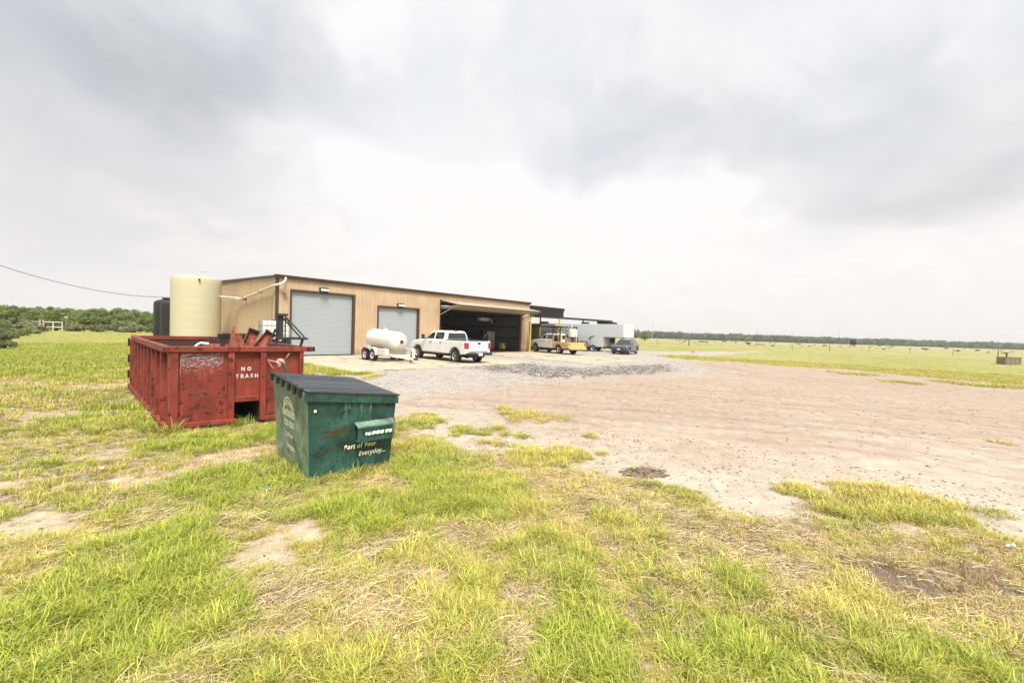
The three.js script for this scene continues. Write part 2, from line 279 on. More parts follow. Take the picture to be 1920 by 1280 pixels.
const soilColour = (c, x, z) => {
  const { m, w1, w2, f, r } = c;
  const big = fbm2(x * 0.035 + 9, z * 0.035, 3), streak = fbm2(x * 0.05 + z * 0.012, z * 0.55 - x * 0.1, 4);
  // bare dirt: pinkish tan, paler and sandier beside the grass
  let col = [0.375, 0.290, 0.222];
  const pale = clamp(smooth(5.5, 0.3, c.yd) * 0.85 * smooth(18, 8, r) + m * 0.45 + streak * 0.30 + big * 0.25, 0, 1);
  col = [mix(col[0], 0.48, pale), mix(col[1], 0.415, pale), mix(col[2], 0.335, pale)];
  const g = c.gravel * clamp(0.85 + w1 * 0.4);
  col = [mix(col[0], 0.385, g), mix(col[1], 0.362, g), mix(col[2], 0.335, g)];
  const s = c.spill * clamp(0.55 + f * 0.9 + w2 * 0.7);
  col = [mix(col[0], 0.125, s), mix(col[1], 0.110, s), mix(col[2], 0.094, s)];
  if (c.yard > 0.5 && r < 70) { const t = rutAt(x, z) * c.yard * (0.65 + 0.5 * f); col = col.map((k, i) => k * (1 - t * [0.25, 0.24, 0.22][i])); }
  // soil and thatch under the grass, shade between blades painted in where green
  const u = 1 - c.yard * (1 - c.isle * 0.7);
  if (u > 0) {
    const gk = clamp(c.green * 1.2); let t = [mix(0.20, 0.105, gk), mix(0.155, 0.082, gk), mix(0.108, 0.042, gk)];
    const near = smooth(46, 14, r);
    // the far field, seen as a mat of grass
    const left = smooth(4, -14, x), far = smooth(60, 260, r);
    const yel = clamp(0.5 + big * 0.55 + streak * 0.75 + m * 0.3);
    let fc = [mix(0.25, 0.37, left * 0.1 + yel * 0.9), mix(0.272, 0.332, yel), mix(0.055, 0.125, yel)];
    fc = [mix(fc[0], 0.235, left * (1 - yel) * 0.5), mix(fc[1], 0.285, left * 0.5), mix(fc[2], 0.034, left * 0.6)];
    fc = [mix(fc[0], 0.385, far * 0.7), mix(fc[1], 0.345, far * 0.7), mix(fc[2], 0.155, far * 0.7)];
    const br = smooth(0.12, 0.5, -streak + 0.5 * m) * 0.55; fc = [mix(fc[0], 0.30, br), mix(fc[1], 0.245, br), mix(fc[2], 0.11, br)];
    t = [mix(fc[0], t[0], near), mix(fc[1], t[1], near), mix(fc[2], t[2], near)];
    const sa = Math.max(c.sand, (1 - near) * 0), st = Math.max(c.straw, c.dry * 0.8) * near;
    t = [mix(t[0], 0.31, st), mix(t[1], 0.252, st), mix(t[2], 0.185, st)];
    t = [mix(t[0], 0.150, c.brown * 0.95), mix(t[1], 0.115, c.brown * 0.95), mix(t[2], 0.088, c.brown * 0.95)];
    const ga = c.gap * near * (1 - c.brown) * 0.75; t = [mix(t[0], 0.40, ga), mix(t[1], 0.33, ga), mix(t[2], 0.252, ga)];
    t = [mix(t[0], 0.47, sa), mix(t[1], 0.385, sa), mix(t[2], 0.275, sa)];
    col = [mix(col[0], t[0], u), mix(col[1], t[1], u), mix(col[2], t[2], u)];
  }
  const v = 1 + 0.10 * f + 0.06 * w2;
  return [col[0] * v, col[1] * v, col[2] * v];
};
// places that carry heavy things stay level
const LEVEL = [[-3, -5.8, 2.5], [-8, -10, 6], [-8, -27, 16], [-6, -22, 10], [2, -35, 16], [10, -45, 16]];
function groundY(x, z, c) {
  let k = 1; for (const [a, b, s] of LEVEL) k = Math.min(k, smooth(s * 0.7, s * 1.25, Math.hypot(x - a, z - b)));
  const soft = 1 - c.yard;
  return k * (fbm2(x * 0.6, z * 0.6, 3) * (0.02 + 0.035 * soft) - 0.015) + fbm2(x * 4.1, z * 4.1, 3) * 0.014 * smooth(26, 10, c.r) - 0.01 - (c.yard > 0.5 && c.r < 60 ? rutAt(x, z) * 0.014 : 0) + (c.r > 120 ? fbm2(x * 0.006, z * 0.006, 2) * 0.25 * smooth(120, 300, c.r) : 0);
}
{
  const grit = tex(1024, 1024, (u, v) => {
    const a = loopNoise(u, v, 5, 21, 4), b = loopNoise(u, v, 60, 31, 2), c = loopNoise(u, v, 170, 41, 1);
    let k = 0.80 + a * 0.10 + b * 0.10 + c * 0.10;
    if (b > 0.42) k -= (b - 0.42) * 0.9; if (c > 0.5) k += 0.10;
    return [k, k * 0.985, k * 0.965];
  });
  const bump = tex(512, 512, (u, v) => { const k = 0.5 + 0.3 * loopNoise(u, v, 10, 51, 4) + 0.3 * loopNoise(u, v, 60, 61, 2); return [k, k, k]; }, false);
  const A = [], R = [];
  for (let a = -66; a <= 66.001; a += 0.30) A.push(a);
  for (let a = 70; a < 290; a += 5) A.push(a);
  let r = 0.35; while (r < 3200) { R.push(r); r *= r < 2 ? 1.05 : r < 16 ? 1.0095 : r < 70 ? 1.012 : r < 300 ? 1.03 : 1.12; }
  const pos = [], col = [], uv = [], idx = [], N = A.length;
  for (const rr of R) for (const a of A) {
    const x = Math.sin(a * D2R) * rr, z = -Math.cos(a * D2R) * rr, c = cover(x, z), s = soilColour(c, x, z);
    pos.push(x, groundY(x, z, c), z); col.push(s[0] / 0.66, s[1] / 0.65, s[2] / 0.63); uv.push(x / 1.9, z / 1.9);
  }
  for (let i = 0; i + 1 < R.length; i++) for (let j = 0; j < N; j++) { const k = (j + 1) % N, a = i * N + j, b = i * N + k, c = a + N, d = b + N; idx.push(a, b, c, b, d, c); }
  const o = pos.length / 3; pos.push(0, -0.02, 0); col.push(0.3, 0.25, 0.15); uv.push(0, 0);
  for (let j = 0; j < N; j++) idx.push(o, (j + 1) % N, j);
  const g = new THREE.BufferGeometry();
  g.setAttribute('position', new THREE.Float32BufferAttribute(pos, 3)); g.setAttribute('color', new THREE.Float32BufferAttribute(col, 3)); g.setAttribute('uv', new THREE.Float32BufferAttribute(uv, 2));
  g.setIndex(idx); g.computeVertexNormals();
  const o2 = new THREE.Mesh(g, new THREE.MeshStandardMaterial({ vertexColors: true, map: grit, bumpMap: bump, bumpScale: 0.012, roughness: 0.95 }));
  o2.name = 'ground'; o2.receiveShadow = true; tag(o2, null, null, null, 'structure'); scene.add(o2);
}

// ------------------------------------------------------------------ grass and loose stones
function tuftGeometry(seed, blades, len, width, spread, droop, segs = 3) {
  const R = rng(seed), pos = [], col = [], idx = [];
  for (let b = 0; b < blades; b++) {
    const a = R() * 6.283, rb = Math.sqrt(R()) * spread, L = len * (0.45 + 0.75 * R()), w = width * (0.7 + 0.6 * R());
    const lean = a + (R() - 0.5) * 4.4, tilt = 0.15 + R() * 1.3, bend = droop * (0.25 + 1.3 * R());
    const dx = Math.cos(lean), dz = Math.sin(lean), sx = -dz, sz = dx, x0 = Math.cos(a) * rb, z0 = Math.sin(a) * rb, tone = 0.55 + R() * R() * 0.5 + R() * 0.38, yel = R();
    let px = x0, py = -0.012, pz = z0, ang = tilt * 0.6, base = pos.length / 3;
    for (let s = 0; s <= segs; s++) {
      const t = s / segs, ww = w * (1 - t * t * 0.9) * 0.5;
      const cr = tone * (mix(0.92, 1.0, t) + yel * 0.22), cg = tone * (mix(0.84, 1.0, t)), cb = tone * mix(0.9, 1, t) * (1 - yel * 0.25);
      if (s < segs) { pos.push(px - sx * ww, py, pz - sz * ww, px + sx * ww, py, pz + sz * ww); col.push(cr, cg, cb, cr, cg, cb); } else { pos.push(px, py, pz); col.push(cr * 1.05, cg * 1.03, cb); }
      if (s < segs - 1) { const q = base + s * 2; idx.push(q, q + 1, q + 2, q + 1, q + 3, q + 2); } else if (s === segs - 1) { const q = base + s * 2; idx.push(q, q + 1, q + 2); }
      px += dx * Math.sin(ang) * L / segs; pz += dz * Math.sin(ang) * L / segs; py += Math.cos(ang) * L / segs; ang += bend / segs;
      if (py < 0.004) py = 0.004;
    }
  }
  const g = new THREE.BufferGeometry();
  g.setAttribute('position', new THREE.Float32BufferAttribute(pos, 3)); g.setAttribute('color', new THREE.Float32BufferAttribute(col, 3)); g.setIndex(idx); g.computeVertexNormals();
  return g;
}
function strawGeometry(seed) {                                           // dead stems lying about, no two the same way
  const R = rng(seed), pos = [], col = [], idx = [];
  for (let b = 0; b < 20; b++) {
    const a = R() * 6.283, d = Math.sqrt(R()) * 0.12, L = 0.04 + R() * 0.09, w = 0.0007 + R() * 0.0008, dir = R() * 6.283, turn = (R() - 0.5) * 1.6, tone = 0.6 + R() * 0.6; let x = Math.cos(a) * d, z = Math.sin(a) * d, y = 0.004 + R() * 0.016, k = dir; const up = (R() - 0.4) * 0.03;
    for (let s = 0; s <= 3; s++) { const n = pos.length / 3; pos.push(x - Math.sin(k) * w, y, z + Math.cos(k) * w, x + Math.sin(k) * w, y + 0.002, z - Math.cos(k) * w); for (let q = 0; q < 2; q++) col.push(tone, tone * 0.97, tone * 0.92); if (s) idx.push(n - 2, n - 1, n, n - 1, n + 1, n); x += Math.cos(k) * L / 3; z += Math.sin(k) * L / 3; y = Math.max(0.003, y + up / 3); k += turn / 3; }
  }
  const g = new THREE.BufferGeometry(); g.setAttribute('position', new THREE.Float32BufferAttribute(pos, 3)); g.setAttribute('color', new THREE.Float32BufferAttribute(col, 3)); g.setIndex(idx); g.computeVertexNormals(); return g;
}
const bladeMat = new THREE.MeshPhysicalMaterial({ color: 0xffffff, vertexColors: true, roughness: 0.5, side: THREE.DoubleSide, transmission: 0.3, thickness: 0, specularIntensity: 0.7 });
const strawMat = new THREE.MeshStandardMaterial({ color: 0xffffff, vertexColors: true, roughness: 0.85, side: THREE.DoubleSide });
function scatter(name, label, geos, material, list) {
  const root = new THREE.Group(); root.name = name; tag(root, label, null, null, 'stuff'); scene.add(root);
  const per = geos.map(() => []);
  list.forEach((p, i) => per[i % geos.length].push(p));
  const m = new THREE.Matrix4(), q = new THREE.Quaternion(), e = new THREE.Euler(), c = new THREE.Color();
  geos.forEach((g, k) => {
    if (!per[k].length) return;
    const im = new THREE.InstancedMesh(g, material, per[k].length); im.name = name.replace(/s$/, '') + '_cluster'; im.castShadow = im.receiveShadow = true; tag(im, null, null, null, 'stuff');
    per[k].forEach((p, i) => { e.set(p.tx ?? 0, p.turn, p.tz ?? 0); m.compose(V(p.x, p.y, p.z), q.setFromEuler(e), V(p.s, p.sy ?? p.s, p.s)); im.setMatrixAt(i, m); im.setColorAt(i, c.setRGB(...p.c)); });
    root.add(im);
  });
  return root;
}
// footprints where nothing grows: under the containers and on the slabs
const BLOCKED = [];
const blocked = (x, z) => BLOCKED.some((b) => { const dx = x - b.x, dz = z - b.z, u = dx * b.c - dz * b.s, w = dx * b.s + dz * b.c; return u > b.u0 && u < b.u1 && w > b.w0 && w < b.w1; });
function plantGrass() {
  const R = rng(77), fineG = [], midG = [], farG = [], dryG = [], thatch = [], stones = [], clods = [], litter = [];
  const half = 60 * D2R;
  const pick = (r0, r1) => { const r = Math.sqrt(mix(r0 * r0, r1 * r1, R())), a = (R() * 2 - 1) * half; return [Math.sin(a) * r, -Math.cos(a) * r, r]; };
  const greenTone = (c, x, z) => {
    const n = fbm2(x * 0.35 + 60, z * 0.35, 3), k = R();
    const leftDeep = smooth(0.5, -3.2, x / Math.max(1, -z) * 4) * 0.55;
    const left = smooth(-0.15, -0.6, x / -z) * smooth(16, 30, c.r), n2 = noise2(x * 3.1 + 9, z * 3.1);
    let g = clamp(0.50 + n * 0.7 + n2 * 0.16 + c.lush * 0.28 - c.dry * 0.4 + leftDeep * 0.25 + left * 0.45 - smooth(20, 60, c.r) * (1 - left) * 0.06 + (k - 0.5) * mix(0.55, 0.2, smooth(16, 40, c.r)));
    const b = mix(0.74 + R() * 0.5, 0.94 + R() * 0.1, smooth(16, 40, c.r) * 0.8);
    return [mix(0.74, 0.41, g) * b, mix(0.71, 0.54, g) * b, mix(0.25, 0.075, g) * b];
  };
  const dryTone = () => { const k = R(), b = 0.75 + R() * 0.45; return [mix(0.62, 0.80, k) * b, mix(0.50, 0.67, k) * b, mix(0.31, 0.44, k) * b]; };
  const sow = (n, r0, r1, out, size, gate = 1) => {
    for (let i = 0; i < n; i++) {
      const [x, z] = pick(r0, r1); if (blocked(x, z)) continue;
      const c = cover(x, z), want = c.green * gate;
      const clump = smooth(-0.30, 0.42, fbm2(x * 2.3 + 8, z * 2.3, 3) + c.lush * 0.22 + c.isle * 0.3 + smooth(10, 22, c.r) * 0.3);
      if (R() < want * (0.22 + 0.78 * clump) * (c.r < 12 && R() < 0.10 ? 0 : 1)) {
        const s = size * (0.45 + 0.75 * R()) * (0.74 + 0.36 * c.lush + 0.25 * c.isle) * (0.66 + 0.5 * clump);
        out.push({ x, y: groundY(x, z, c), z, turn: R() * 6.283, s, c: greenTone(c, x, z), tx: (R() - 0.5) * 0.25, tz: (R() - 0.5) * 0.25 });
      } else if (R() < Math.max(c.dry * 0.9, 0.14 * c.green, c.brown * 0.5 * smooth(0.0, 0.5, c.w1 + 0.5 * c.f))) { const kk = 1 - 0.45 * c.brown, t = dryTone(); dryG.push({ x, y: groundY(x, z, c), z, turn: R() * 6.283, s: size * (0.45 + 0.6 * R()), sy: size * (0.35 + 0.6 * R()), c: [t[0] * kk, t[1] * kk, t[2] * kk * 0.92] }); }
    }
  };
  sow(62000, 1.6, 6, fineG, 0.82);
  sow(60000, 6, 12, fineG, 0.95);
  sow(60000, 12, 24, midG, 1.1);
  sow(60000, 24, 48, farG, 0.72); sow(40000, 48, 95, farG, 0.5, 0.6);
  for (let i = 0; i < 42000; i++) {                                      // straw lying flat
    const [x, z] = pick(1.6, i < 28000 ? 6.5 : 13); if (blocked(x, z)) continue; const c = cover(x, z);
    if (R() < (c.straw * 0.38 + c.gap * 0.08 + c.brown * 0.10 + c.dry * 0.18 + (1 - c.yard) * 0.05) * (1 - c.sand * 0.9) * (1 - c.brown * 0.8)) thatch.push({ x, y: groundY(x, z, c) + 0.004 + R() * 0.018, z, turn: R() * 6.283, s: 0.7 + R() * 0.7, tx: (R() - 0.5) * 0.12, tz: (R() - 0.5) * 0.12, c: dryTone().map((q) => q * 0.82) });
  }
  for (let i = 0; i < 130000; i++) {                                     // grit, stones and clods
    const t = R(), [x, z] = t < 0.5 ? pick(2, 9) : t < 0.8 ? pick(9, 20) : pick(20, 38); if (blocked(x, z)) continue; const c = cover(x, z), open = c.yard * (1 - c.isle) + c.sand * 0.5 + c.brown * 0.4;
    const y = groundY(x, z, c), far = c.r / 14;
    if (R() < open * (0.15 + 0.5 * c.gravel)) { const b = 0.6 + R() * 0.7, w = R() < 0.5 + 0.4 * c.gravel; stones.push({ x, y, z, turn: R() * 6.28, tx: R() * 3, s: (0.004 + 0.011 * R() ** 3) * (1 + far * 0.7), c: w ? [0.36 * b, 0.335 * b, 0.31 * b] : [0.33 * b, 0.24 * b, 0.165 * b] }); }
    if (R() < c.spill * 0.9) { const b = 0.5 + R(); clods.push({ x, y, z, turn: R() * 6.28, tx: R() * 3, s: (0.012 + 0.034 * R() ** 2), c: [0.095 * b, 0.084 * b, 0.07 * b] }); }
    if (R() < open * 0.020 * (0.4 + smooth(0, 0.5, c.w1))) litter.push({ x, y: y + 0.006, z, turn: R() * 6.28, tx: (R() - 0.5) * 0.3, s: (0.25 + 0.55 * R()) * (1 + far * 0.4), c: [0.13, 0.10, 0.07] });
  }
  // single strong clumps standing out of the thinner ground
  for (let i = 0; i < 2300; i++) {
    const [x, z] = pick(2, i < 1400 ? 7 : 11); if (blocked(x, z)) continue; const c = cover(x, z), want = (1 - c.yard) * (1 - c.sand) * (1 - c.brown * 0.7) * (1 - c.gap * 0.5) * (0.25 + 0.6 * (c.straw + c.dry)) + c.isle * 0.3;
    if (R() > want) continue;
    const t = greenTone({ ...c, lush: 0.7, dry: R() * 0.6 }, x, z), n = 3 + Math.floor(R() * 7), big = 0.75 + R() * 0.5;
    for (let k = 0; k < n; k++) { const a = R() * 6.283, d = 0.16 * big * Math.sqrt(R()), X = x + Math.cos(a) * d, Z = z + Math.sin(a) * d, v = 0.85 + R() * 0.3; fineG.push({ x: X, y: groundY(X, Z, c), z: Z, turn: R() * 6.283, s: big * (0.65 + R() * 0.5), c: [t[0] * v, t[1] * v, t[2] * v], tx: (R() - 0.5) * 0.4, tz: (R() - 0.5) * 0.4 }); }
  }
  // a low mat of short blades between the tufts
  for (let i = 0; i < 90000; i++) {
    const [x, z] = pick(1.6, i < 60000 ? 6 : 10); if (blocked(x, z)) continue; const c = cover(x, z), d = R() < 0.15 + c.dry * 0.5;
    if (R() < (1 - c.yard) * (1 - c.sand * 0.95) * (1 - c.brown * 0.95) * (1 - c.gap * 0.85) * 0.85) (d ? dryG : fineG).push({ x, y: groundY(x, z, c), z, turn: R() * 6.283, s: 0.22 + R() * 0.28, c: d ? dryTone() : greenTone(c, x, z), tx: (R() - 0.5) * 0.7, tz: (R() - 0.5) * 0.7 });
  }
  // taller grass left standing against the two containers
  for (const b of BLOCKED.filter((q) => q.ring)) for (let i = 0; i < b.ring; i++) {
    const e = R() * 2 * (b.u1 - b.u0 + b.w1 - b.w0), off = 0.02 + 0.30 * R() ** 1.5; let u, w; const A = b.u1 - b.u0, B = b.w1 - b.w0;
    if (e < A) { u = b.u0 + e; w = b.w1 + off; } else if (e < A + B) { u = b.u0 - off; w = b.w0 + e - A; } else if (e < 2 * A + B) { u = b.u0 + e - A - B; w = b.w0 - off; } else { u = b.u1 + off; w = b.w0 + e - 2 * A - B; }
    const x = b.x + u * b.c + w * b.s, z = b.z - u * b.s + w * b.c, c = cover(x, z), n = noise2(x * 1.3 + 3, z * 1.3);
    if (R() < 0.35 + 0.65 * n) { const s = (0.7 + R() * 1.0) * (0.75 + 0.7 * Math.max(0, n)) * (b.tall ?? 1), t = greenTone({ ...c, lush: 1, dry: 0 }, x, z), k = 0.85; fineG.push({ x, y: groundY(x, z, c), z, turn: R() * 6.283, s, c: [t[0] * k, t[1] * k, t[2] * k], tx: (R() - 0.5) * 0.3, tz: (R() - 0.5) * 0.3 }); }
  }
  const fine = [1, 2, 3, 4, 5, 6].map((k) => tuftGeometry(k, 24, 0.145, 0.0058, 0.08, 1.5, 4));
  const mid = [7, 8, 9, 10].map((k) => tuftGeometry(k, 22, 0.17, 0.010, 0.13, 1.1, 3));
  const far = [11, 12, 13].map((k) => tuftGeometry(k, 20, 0.18, 0.026, 0.30, 1.0, 2));
  const dryT = [14, 15, 16].map((k) => tuftGeometry(k, 22, 0.14, 0.0042, 0.09, 1.9, 3));
  const flat = [17, 18, 19, 20].map((k) => strawGeometry(k));
  const stone = [1, 2, 3].map((k) => { const g = new THREE.IcosahedronGeometry(1, 1), p = g.attributes.position; for (let i = 0; i < p.count; i++) { const n = 1 + 0.35 * noise3(p.getX(i) * 1.3 + k * 5, p.getY(i) * 1.3, p.getZ(i) * 1.3); p.setXYZ(i, p.getX(i) * n * 1.2, p.getY(i) * n * 0.65, p.getZ(i) * n); } g.computeVertexNormals(); return g; });
  const chip = [1, 2].map((k) => join([box(0.05, 0.006, 0.008, 0, 0, 0), box(0.028, 0.005, 0.007, 0.012 * k, 0.002, 0.012)]));
  scatter('grass_tufts', 'yellow-green grass tufts growing in the foreground and round the containers', fine, bladeMat, fineG);
  scatter('meadow_grass', 'shorter grass behind the containers and in the middle distance', mid, bladeMat, midG);
  scatter('field_grass', 'far grass of the fields on both sides of the yard', far, bladeMat, farG);
  scatter('dry_grass', 'dead straw-coloured grass between the green tufts', dryT, strawMat, dryG);
  scatter('straw', 'flat dead grass lying on the bare foreground soil', flat, strawMat, thatch);
  const rock = new THREE.MeshStandardMaterial({ color: 0xffffff, roughness: 0.95 });
  scatter('stones', 'small loose stones strewn over the bare dirt yard', stone, rock, stones);
  scatter('dark_gravel', 'dark loose gravel spread at the edge of the concrete', stone, rock, clods);
  scatter('twigs', 'small dark bits of twig and dirt on the yard', chip, rock, litter);
}

// ------------------------------------------------------------------ the tan metal workshop
const BX = -14.39, BZ = 25.33, BH = 47, EAVE = 4.95, BLEN = 23.5, BDEP = 28, RIDGE = 14, SLOPE = 0.034;
// a place given along the front wall (s), out from it (o), in the camera's ground coordinates [X, Z]
const bu = [Math.cos(BH * D2R), Math.sin(BH * D2R)], bn = [Math.sin(BH * D2R), -Math.cos(BH * D2R)];
const site = (s, o) => [BX + bu[0] * s + bn[0] * o, BZ + bu[1] * s + bn[1] * o];
function block2(g, u0, u1, w0, w1, ring, tall) { const c = Math.cos(g.rotation.y), s = Math.sin(g.rotation.y); BLOCKED.push({ x: g.position.x, z: g.position.z, c, s, u0, u1, w0, w1, ring, tall }); }
function block(s0, s1, o0, o1) {                                        // building axes
  const c = Math.cos(BH * D2R), s = Math.sin(BH * D2R);
  BLOCKED.push({ x: BX, z: -BZ, c, s, u0: s0, u1: s1, w0: o0, w1: o1 });
}
block(-0.3, BLEN, -BDEP, 10.7); block(15, 23.3, -2, 13.1);
const metalWall = (r, g, b) => {
  const t = tex(512, 512, (u, v) => { const n = loopNoise(u, v, 3, 71, 4), s = loopNoise(u, v * 0.12, 40, 81, 2), sp = smooth(0.11 + 0.05 * n, 0.01, v), gl = [0.25, 0.49, 0.72].some((q) => Math.abs(v - q) < 0.004) ? 0.03 : 0, k = 0.91 + 0.07 * n + 0.055 * s - 0.17 * sp - gl; return [k, k * (0.99 + 0.01 * n - 0.02 * sp), k * (0.98 - 0.05 * sp)]; });
  return mat({ color: lin(r, g, b), roughness: 0.5, map: t });
};
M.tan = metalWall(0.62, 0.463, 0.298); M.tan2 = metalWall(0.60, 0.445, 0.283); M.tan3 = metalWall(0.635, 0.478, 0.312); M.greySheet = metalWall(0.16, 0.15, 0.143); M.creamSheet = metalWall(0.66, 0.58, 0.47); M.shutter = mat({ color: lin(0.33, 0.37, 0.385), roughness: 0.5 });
// rib-and-flat sheet: outline between two places along the wall
const RIB = 0.3048;
function sheetZ(x) { const t = ((x % RIB) + RIB) % RIB; if (t < 0.02) return (t / 0.02) * 0.032; if (t < 0.055) return 0.032; if (t < 0.075) return 0.032 * (1 - (t - 0.055) / 0.02); return t > 0.17 && t < 0.19 ? 0.006 : 0; }
function ribbed(x0, x1, y0, top, z = 0, back = 0.012) {
  const xs = [x0]; const add = (x) => { if (x > x0 + 1e-4 && x < x1 - 1e-4) xs.push(x); };
  for (let k = Math.floor(x0 / RIB); k <= Math.ceil(x1 / RIB); k++) for (const d of [0, 0.02, 0.055, 0.075, 0.168, 0.172, 0.188, 0.192]) add(k * RIB + d);
  xs.push(x1);
  const f = typeof top === 'function' ? top : () => top, pos = [], q = (a, b, c, d) => pos.push(...a, ...b, ...c, ...a, ...c, ...d);
  for (let i = 0; i + 1 < xs.length; i++) {
    const a = xs[i], b = xs[i + 1], za = z + sheetZ(a + 1e-5 * (i === 0 ? 1 : 0)), zb = z + sheetZ(b - 1e-5), n = z - back;
    q([a, y0, za], [b, y0, zb], [b, f(b), zb], [a, f(a), za]); q([b, y0, n], [a, y0, n], [a, f(a), n], [b, f(b), n]);
    q([a, f(a), za], [b, f(b), zb], [b, f(b), n], [a, f(a), n]); q([a, y0, n], [b, y0, n], [b, y0, zb], [a, y0, za]);
  }
  for (const [x, s] of [[x0, 1], [x1, -1]]) { const zz = z + sheetZ(x + s * 1e-5), n = z - back, e = [[x, y0, n], [x, y0, zz], [x, f(x), zz], [x, f(x), n]]; s > 0 ? q(e[0], e[1], e[2], e[3]) : q(e[3], e[2], e[1], e[0]); }
  const g = new THREE.BufferGeometry(); g.setAttribute('position', new THREE.Float32BufferAttribute(pos, 3)); g.computeVertexNormals(); return metric(g, 0.2);
}
// horizontal slats of a rolling shutter
function slatted(x0, x1, y0, y1, z, pitch = 0.085) {
  const pts = []; for (let y = y0; y < y1 - 1e-3; y += pitch) { const e = Math.min(pitch, y1 - y); pts.push([z, y], [z + 0.006, y + e * 0.14], [z + 0.008, y + e * 0.5], [z + 0.006, y + e * 0.84]); }
  pts.push([z, y1], [z - 0.02, y1], [z - 0.02, y0]);
  const s = new THREE.Shape(pts.map(([a, b]) => new THREE.Vector2(a, b)));
  const g = new THREE.ExtrudeGeometry(s, { depth: x1 - x0, bevelEnabled: false }).rotateY(-Math.PI / 2).translate(x1, 0, 0);
  // rotateY(-90) sends local x to z and z to -x
  return metric(g, 0.25);
}
const shop = placed('metal_workshop', 'long tan ribbed-metal workshop with brown trim, two grey shutters and an open bay', 'workshop', BX, BZ, BH);
{
  const openings = [[0.78, 4.95, 4.16], [6.70, 10.26, 3.55], [12.2, 22.55, 4.47]], tans = [M.tan, M.tan2, M.tan, M.tan3];
  let n = 0;
  const cuts = new Set([0.09, BLEN]); for (let x = 0.914; x < BLEN; x += 0.9144) cuts.add(+x.toFixed(4)); for (const o of openings) { cuts.add(o[0]); cuts.add(o[1]); }
  const xs = [...cuts].sort((a, b) => a - b).filter((x, i, a) => i === 0 || x - a[i - 1] > 0.02);
  for (let i = 0; i + 1 < xs.length; i++) {
    const mid = (xs[i] + xs[i + 1]) / 2, o = openings.find((k) => mid > k[0] && mid < k[1]);
    mesh('wall_panel', ribbed(xs[i], xs[i + 1] - 0.003, o ? o[2] : 0.02, EAVE - 0.02), tans[n++ % 4], shop);
  }
  // gable end on the left, standing along local -z
  const rise = (v) => EAVE + SLOPE * Math.min(v, 2 * RIDGE - v);
  for (let v = 0.06; v < BDEP - 0.1; v += 0.9144) {
    const e = Math.min(v + 0.9144, BDEP);
    mesh('wall_panel', ribbed(-e + 0.003, -v, 0.02, (x) => rise(-x) - 0.02).rotateY(-Math.PI / 2), tans[n++ % 4], shop);
  }
  // the far end and the back, seen only from inside the bay
  mesh('end_wall', span(BLEN - 0.03, BLEN, 0.02, EAVE - 0.05, -BDEP, -0.06), M.greySheet, shop);
  mesh('back_wall', span(0.1, BLEN - 0.04, 0.02, EAVE - 0.05, -BDEP, -BDEP + 0.03), M.tan, shop);
  // inside: lining sheets on steel girts
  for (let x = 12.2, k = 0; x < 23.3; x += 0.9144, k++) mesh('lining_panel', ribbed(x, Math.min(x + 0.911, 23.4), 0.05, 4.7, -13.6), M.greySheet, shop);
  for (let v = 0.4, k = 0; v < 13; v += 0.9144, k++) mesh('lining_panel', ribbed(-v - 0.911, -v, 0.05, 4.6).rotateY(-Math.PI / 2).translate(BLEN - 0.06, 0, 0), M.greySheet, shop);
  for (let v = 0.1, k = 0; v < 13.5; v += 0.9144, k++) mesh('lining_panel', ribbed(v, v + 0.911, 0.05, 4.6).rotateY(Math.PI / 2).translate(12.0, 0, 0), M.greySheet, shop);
  for (const y of [1.25, 2.4, 3.5]) { mesh('girt', span(12.1, 23.3, y, y + 0.16, -13.5, -13.36), M.steel, shop); mesh('girt', span(BLEN - 0.24, BLEN - 0.1, y, y + 0.16, -13.3, -0.4), M.steel, shop); }
  for (const x of [15.2, 18.6]) mesh('column', span(x, x + 0.2, 0.02, 4.6, -13.35, -13.1), M.steel, shop);
  mesh('roof_beam', [span(14.9, 15.1, 4.55, 4.85, -13.3, -0.3), span(18.5, 18.7, 4.55, 4.85, -13.3, -0.3), span(12.2, 23.3, 4.6, 4.78, -4.2, -4.05), span(12.2, 23.3, 4.6, 4.78, -8.2, -8.05)], M.steel, shop);
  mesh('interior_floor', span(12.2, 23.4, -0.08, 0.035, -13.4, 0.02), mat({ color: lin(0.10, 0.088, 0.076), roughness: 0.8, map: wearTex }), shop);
  // roof
  const rr = (v0, v1, y0, y1) => hexa([[-0.12, y0, -v0], [BLEN + 0.1, y0, -v0], [BLEN + 0.1, y1, -v1], [-0.12, y1, -v1]], [[-0.12, y0 + 0.05, -v0], [BLEN + 0.1, y0 + 0.05, -v0], [BLEN + 0.1, y1 + 0.05, -v1], [-0.12, y1 + 0.05, -v1]]);
  mesh('roof', [rr(0.02, RIDGE, EAVE + 0.001, rise(RIDGE)), rr(RIDGE + 0.002, BDEP, rise(RIDGE), EAVE)], M.grey, shop);
  // trim
  mesh('gutter', [extrude([[0, 0], [0.1, 0], [0.15, 0.17], [0.16, 0.2], [0, 0.2]], BLEN + 0.3, 0).rotateY(-Math.PI / 2).scale(1, 1, 1).translate(BLEN / 2 - 0.02, EAVE - 0.13, 0.036)], M.brownTrim, shop);
  mesh('corner_trim', [span(-0.045, 0.105, 0.02, EAVE - 0.13, -0.02, 0.038), span(-0.045, -0.01, 0.02, EAVE - 0.06, -0.14, -0.021)], M.brownTrim, shop);
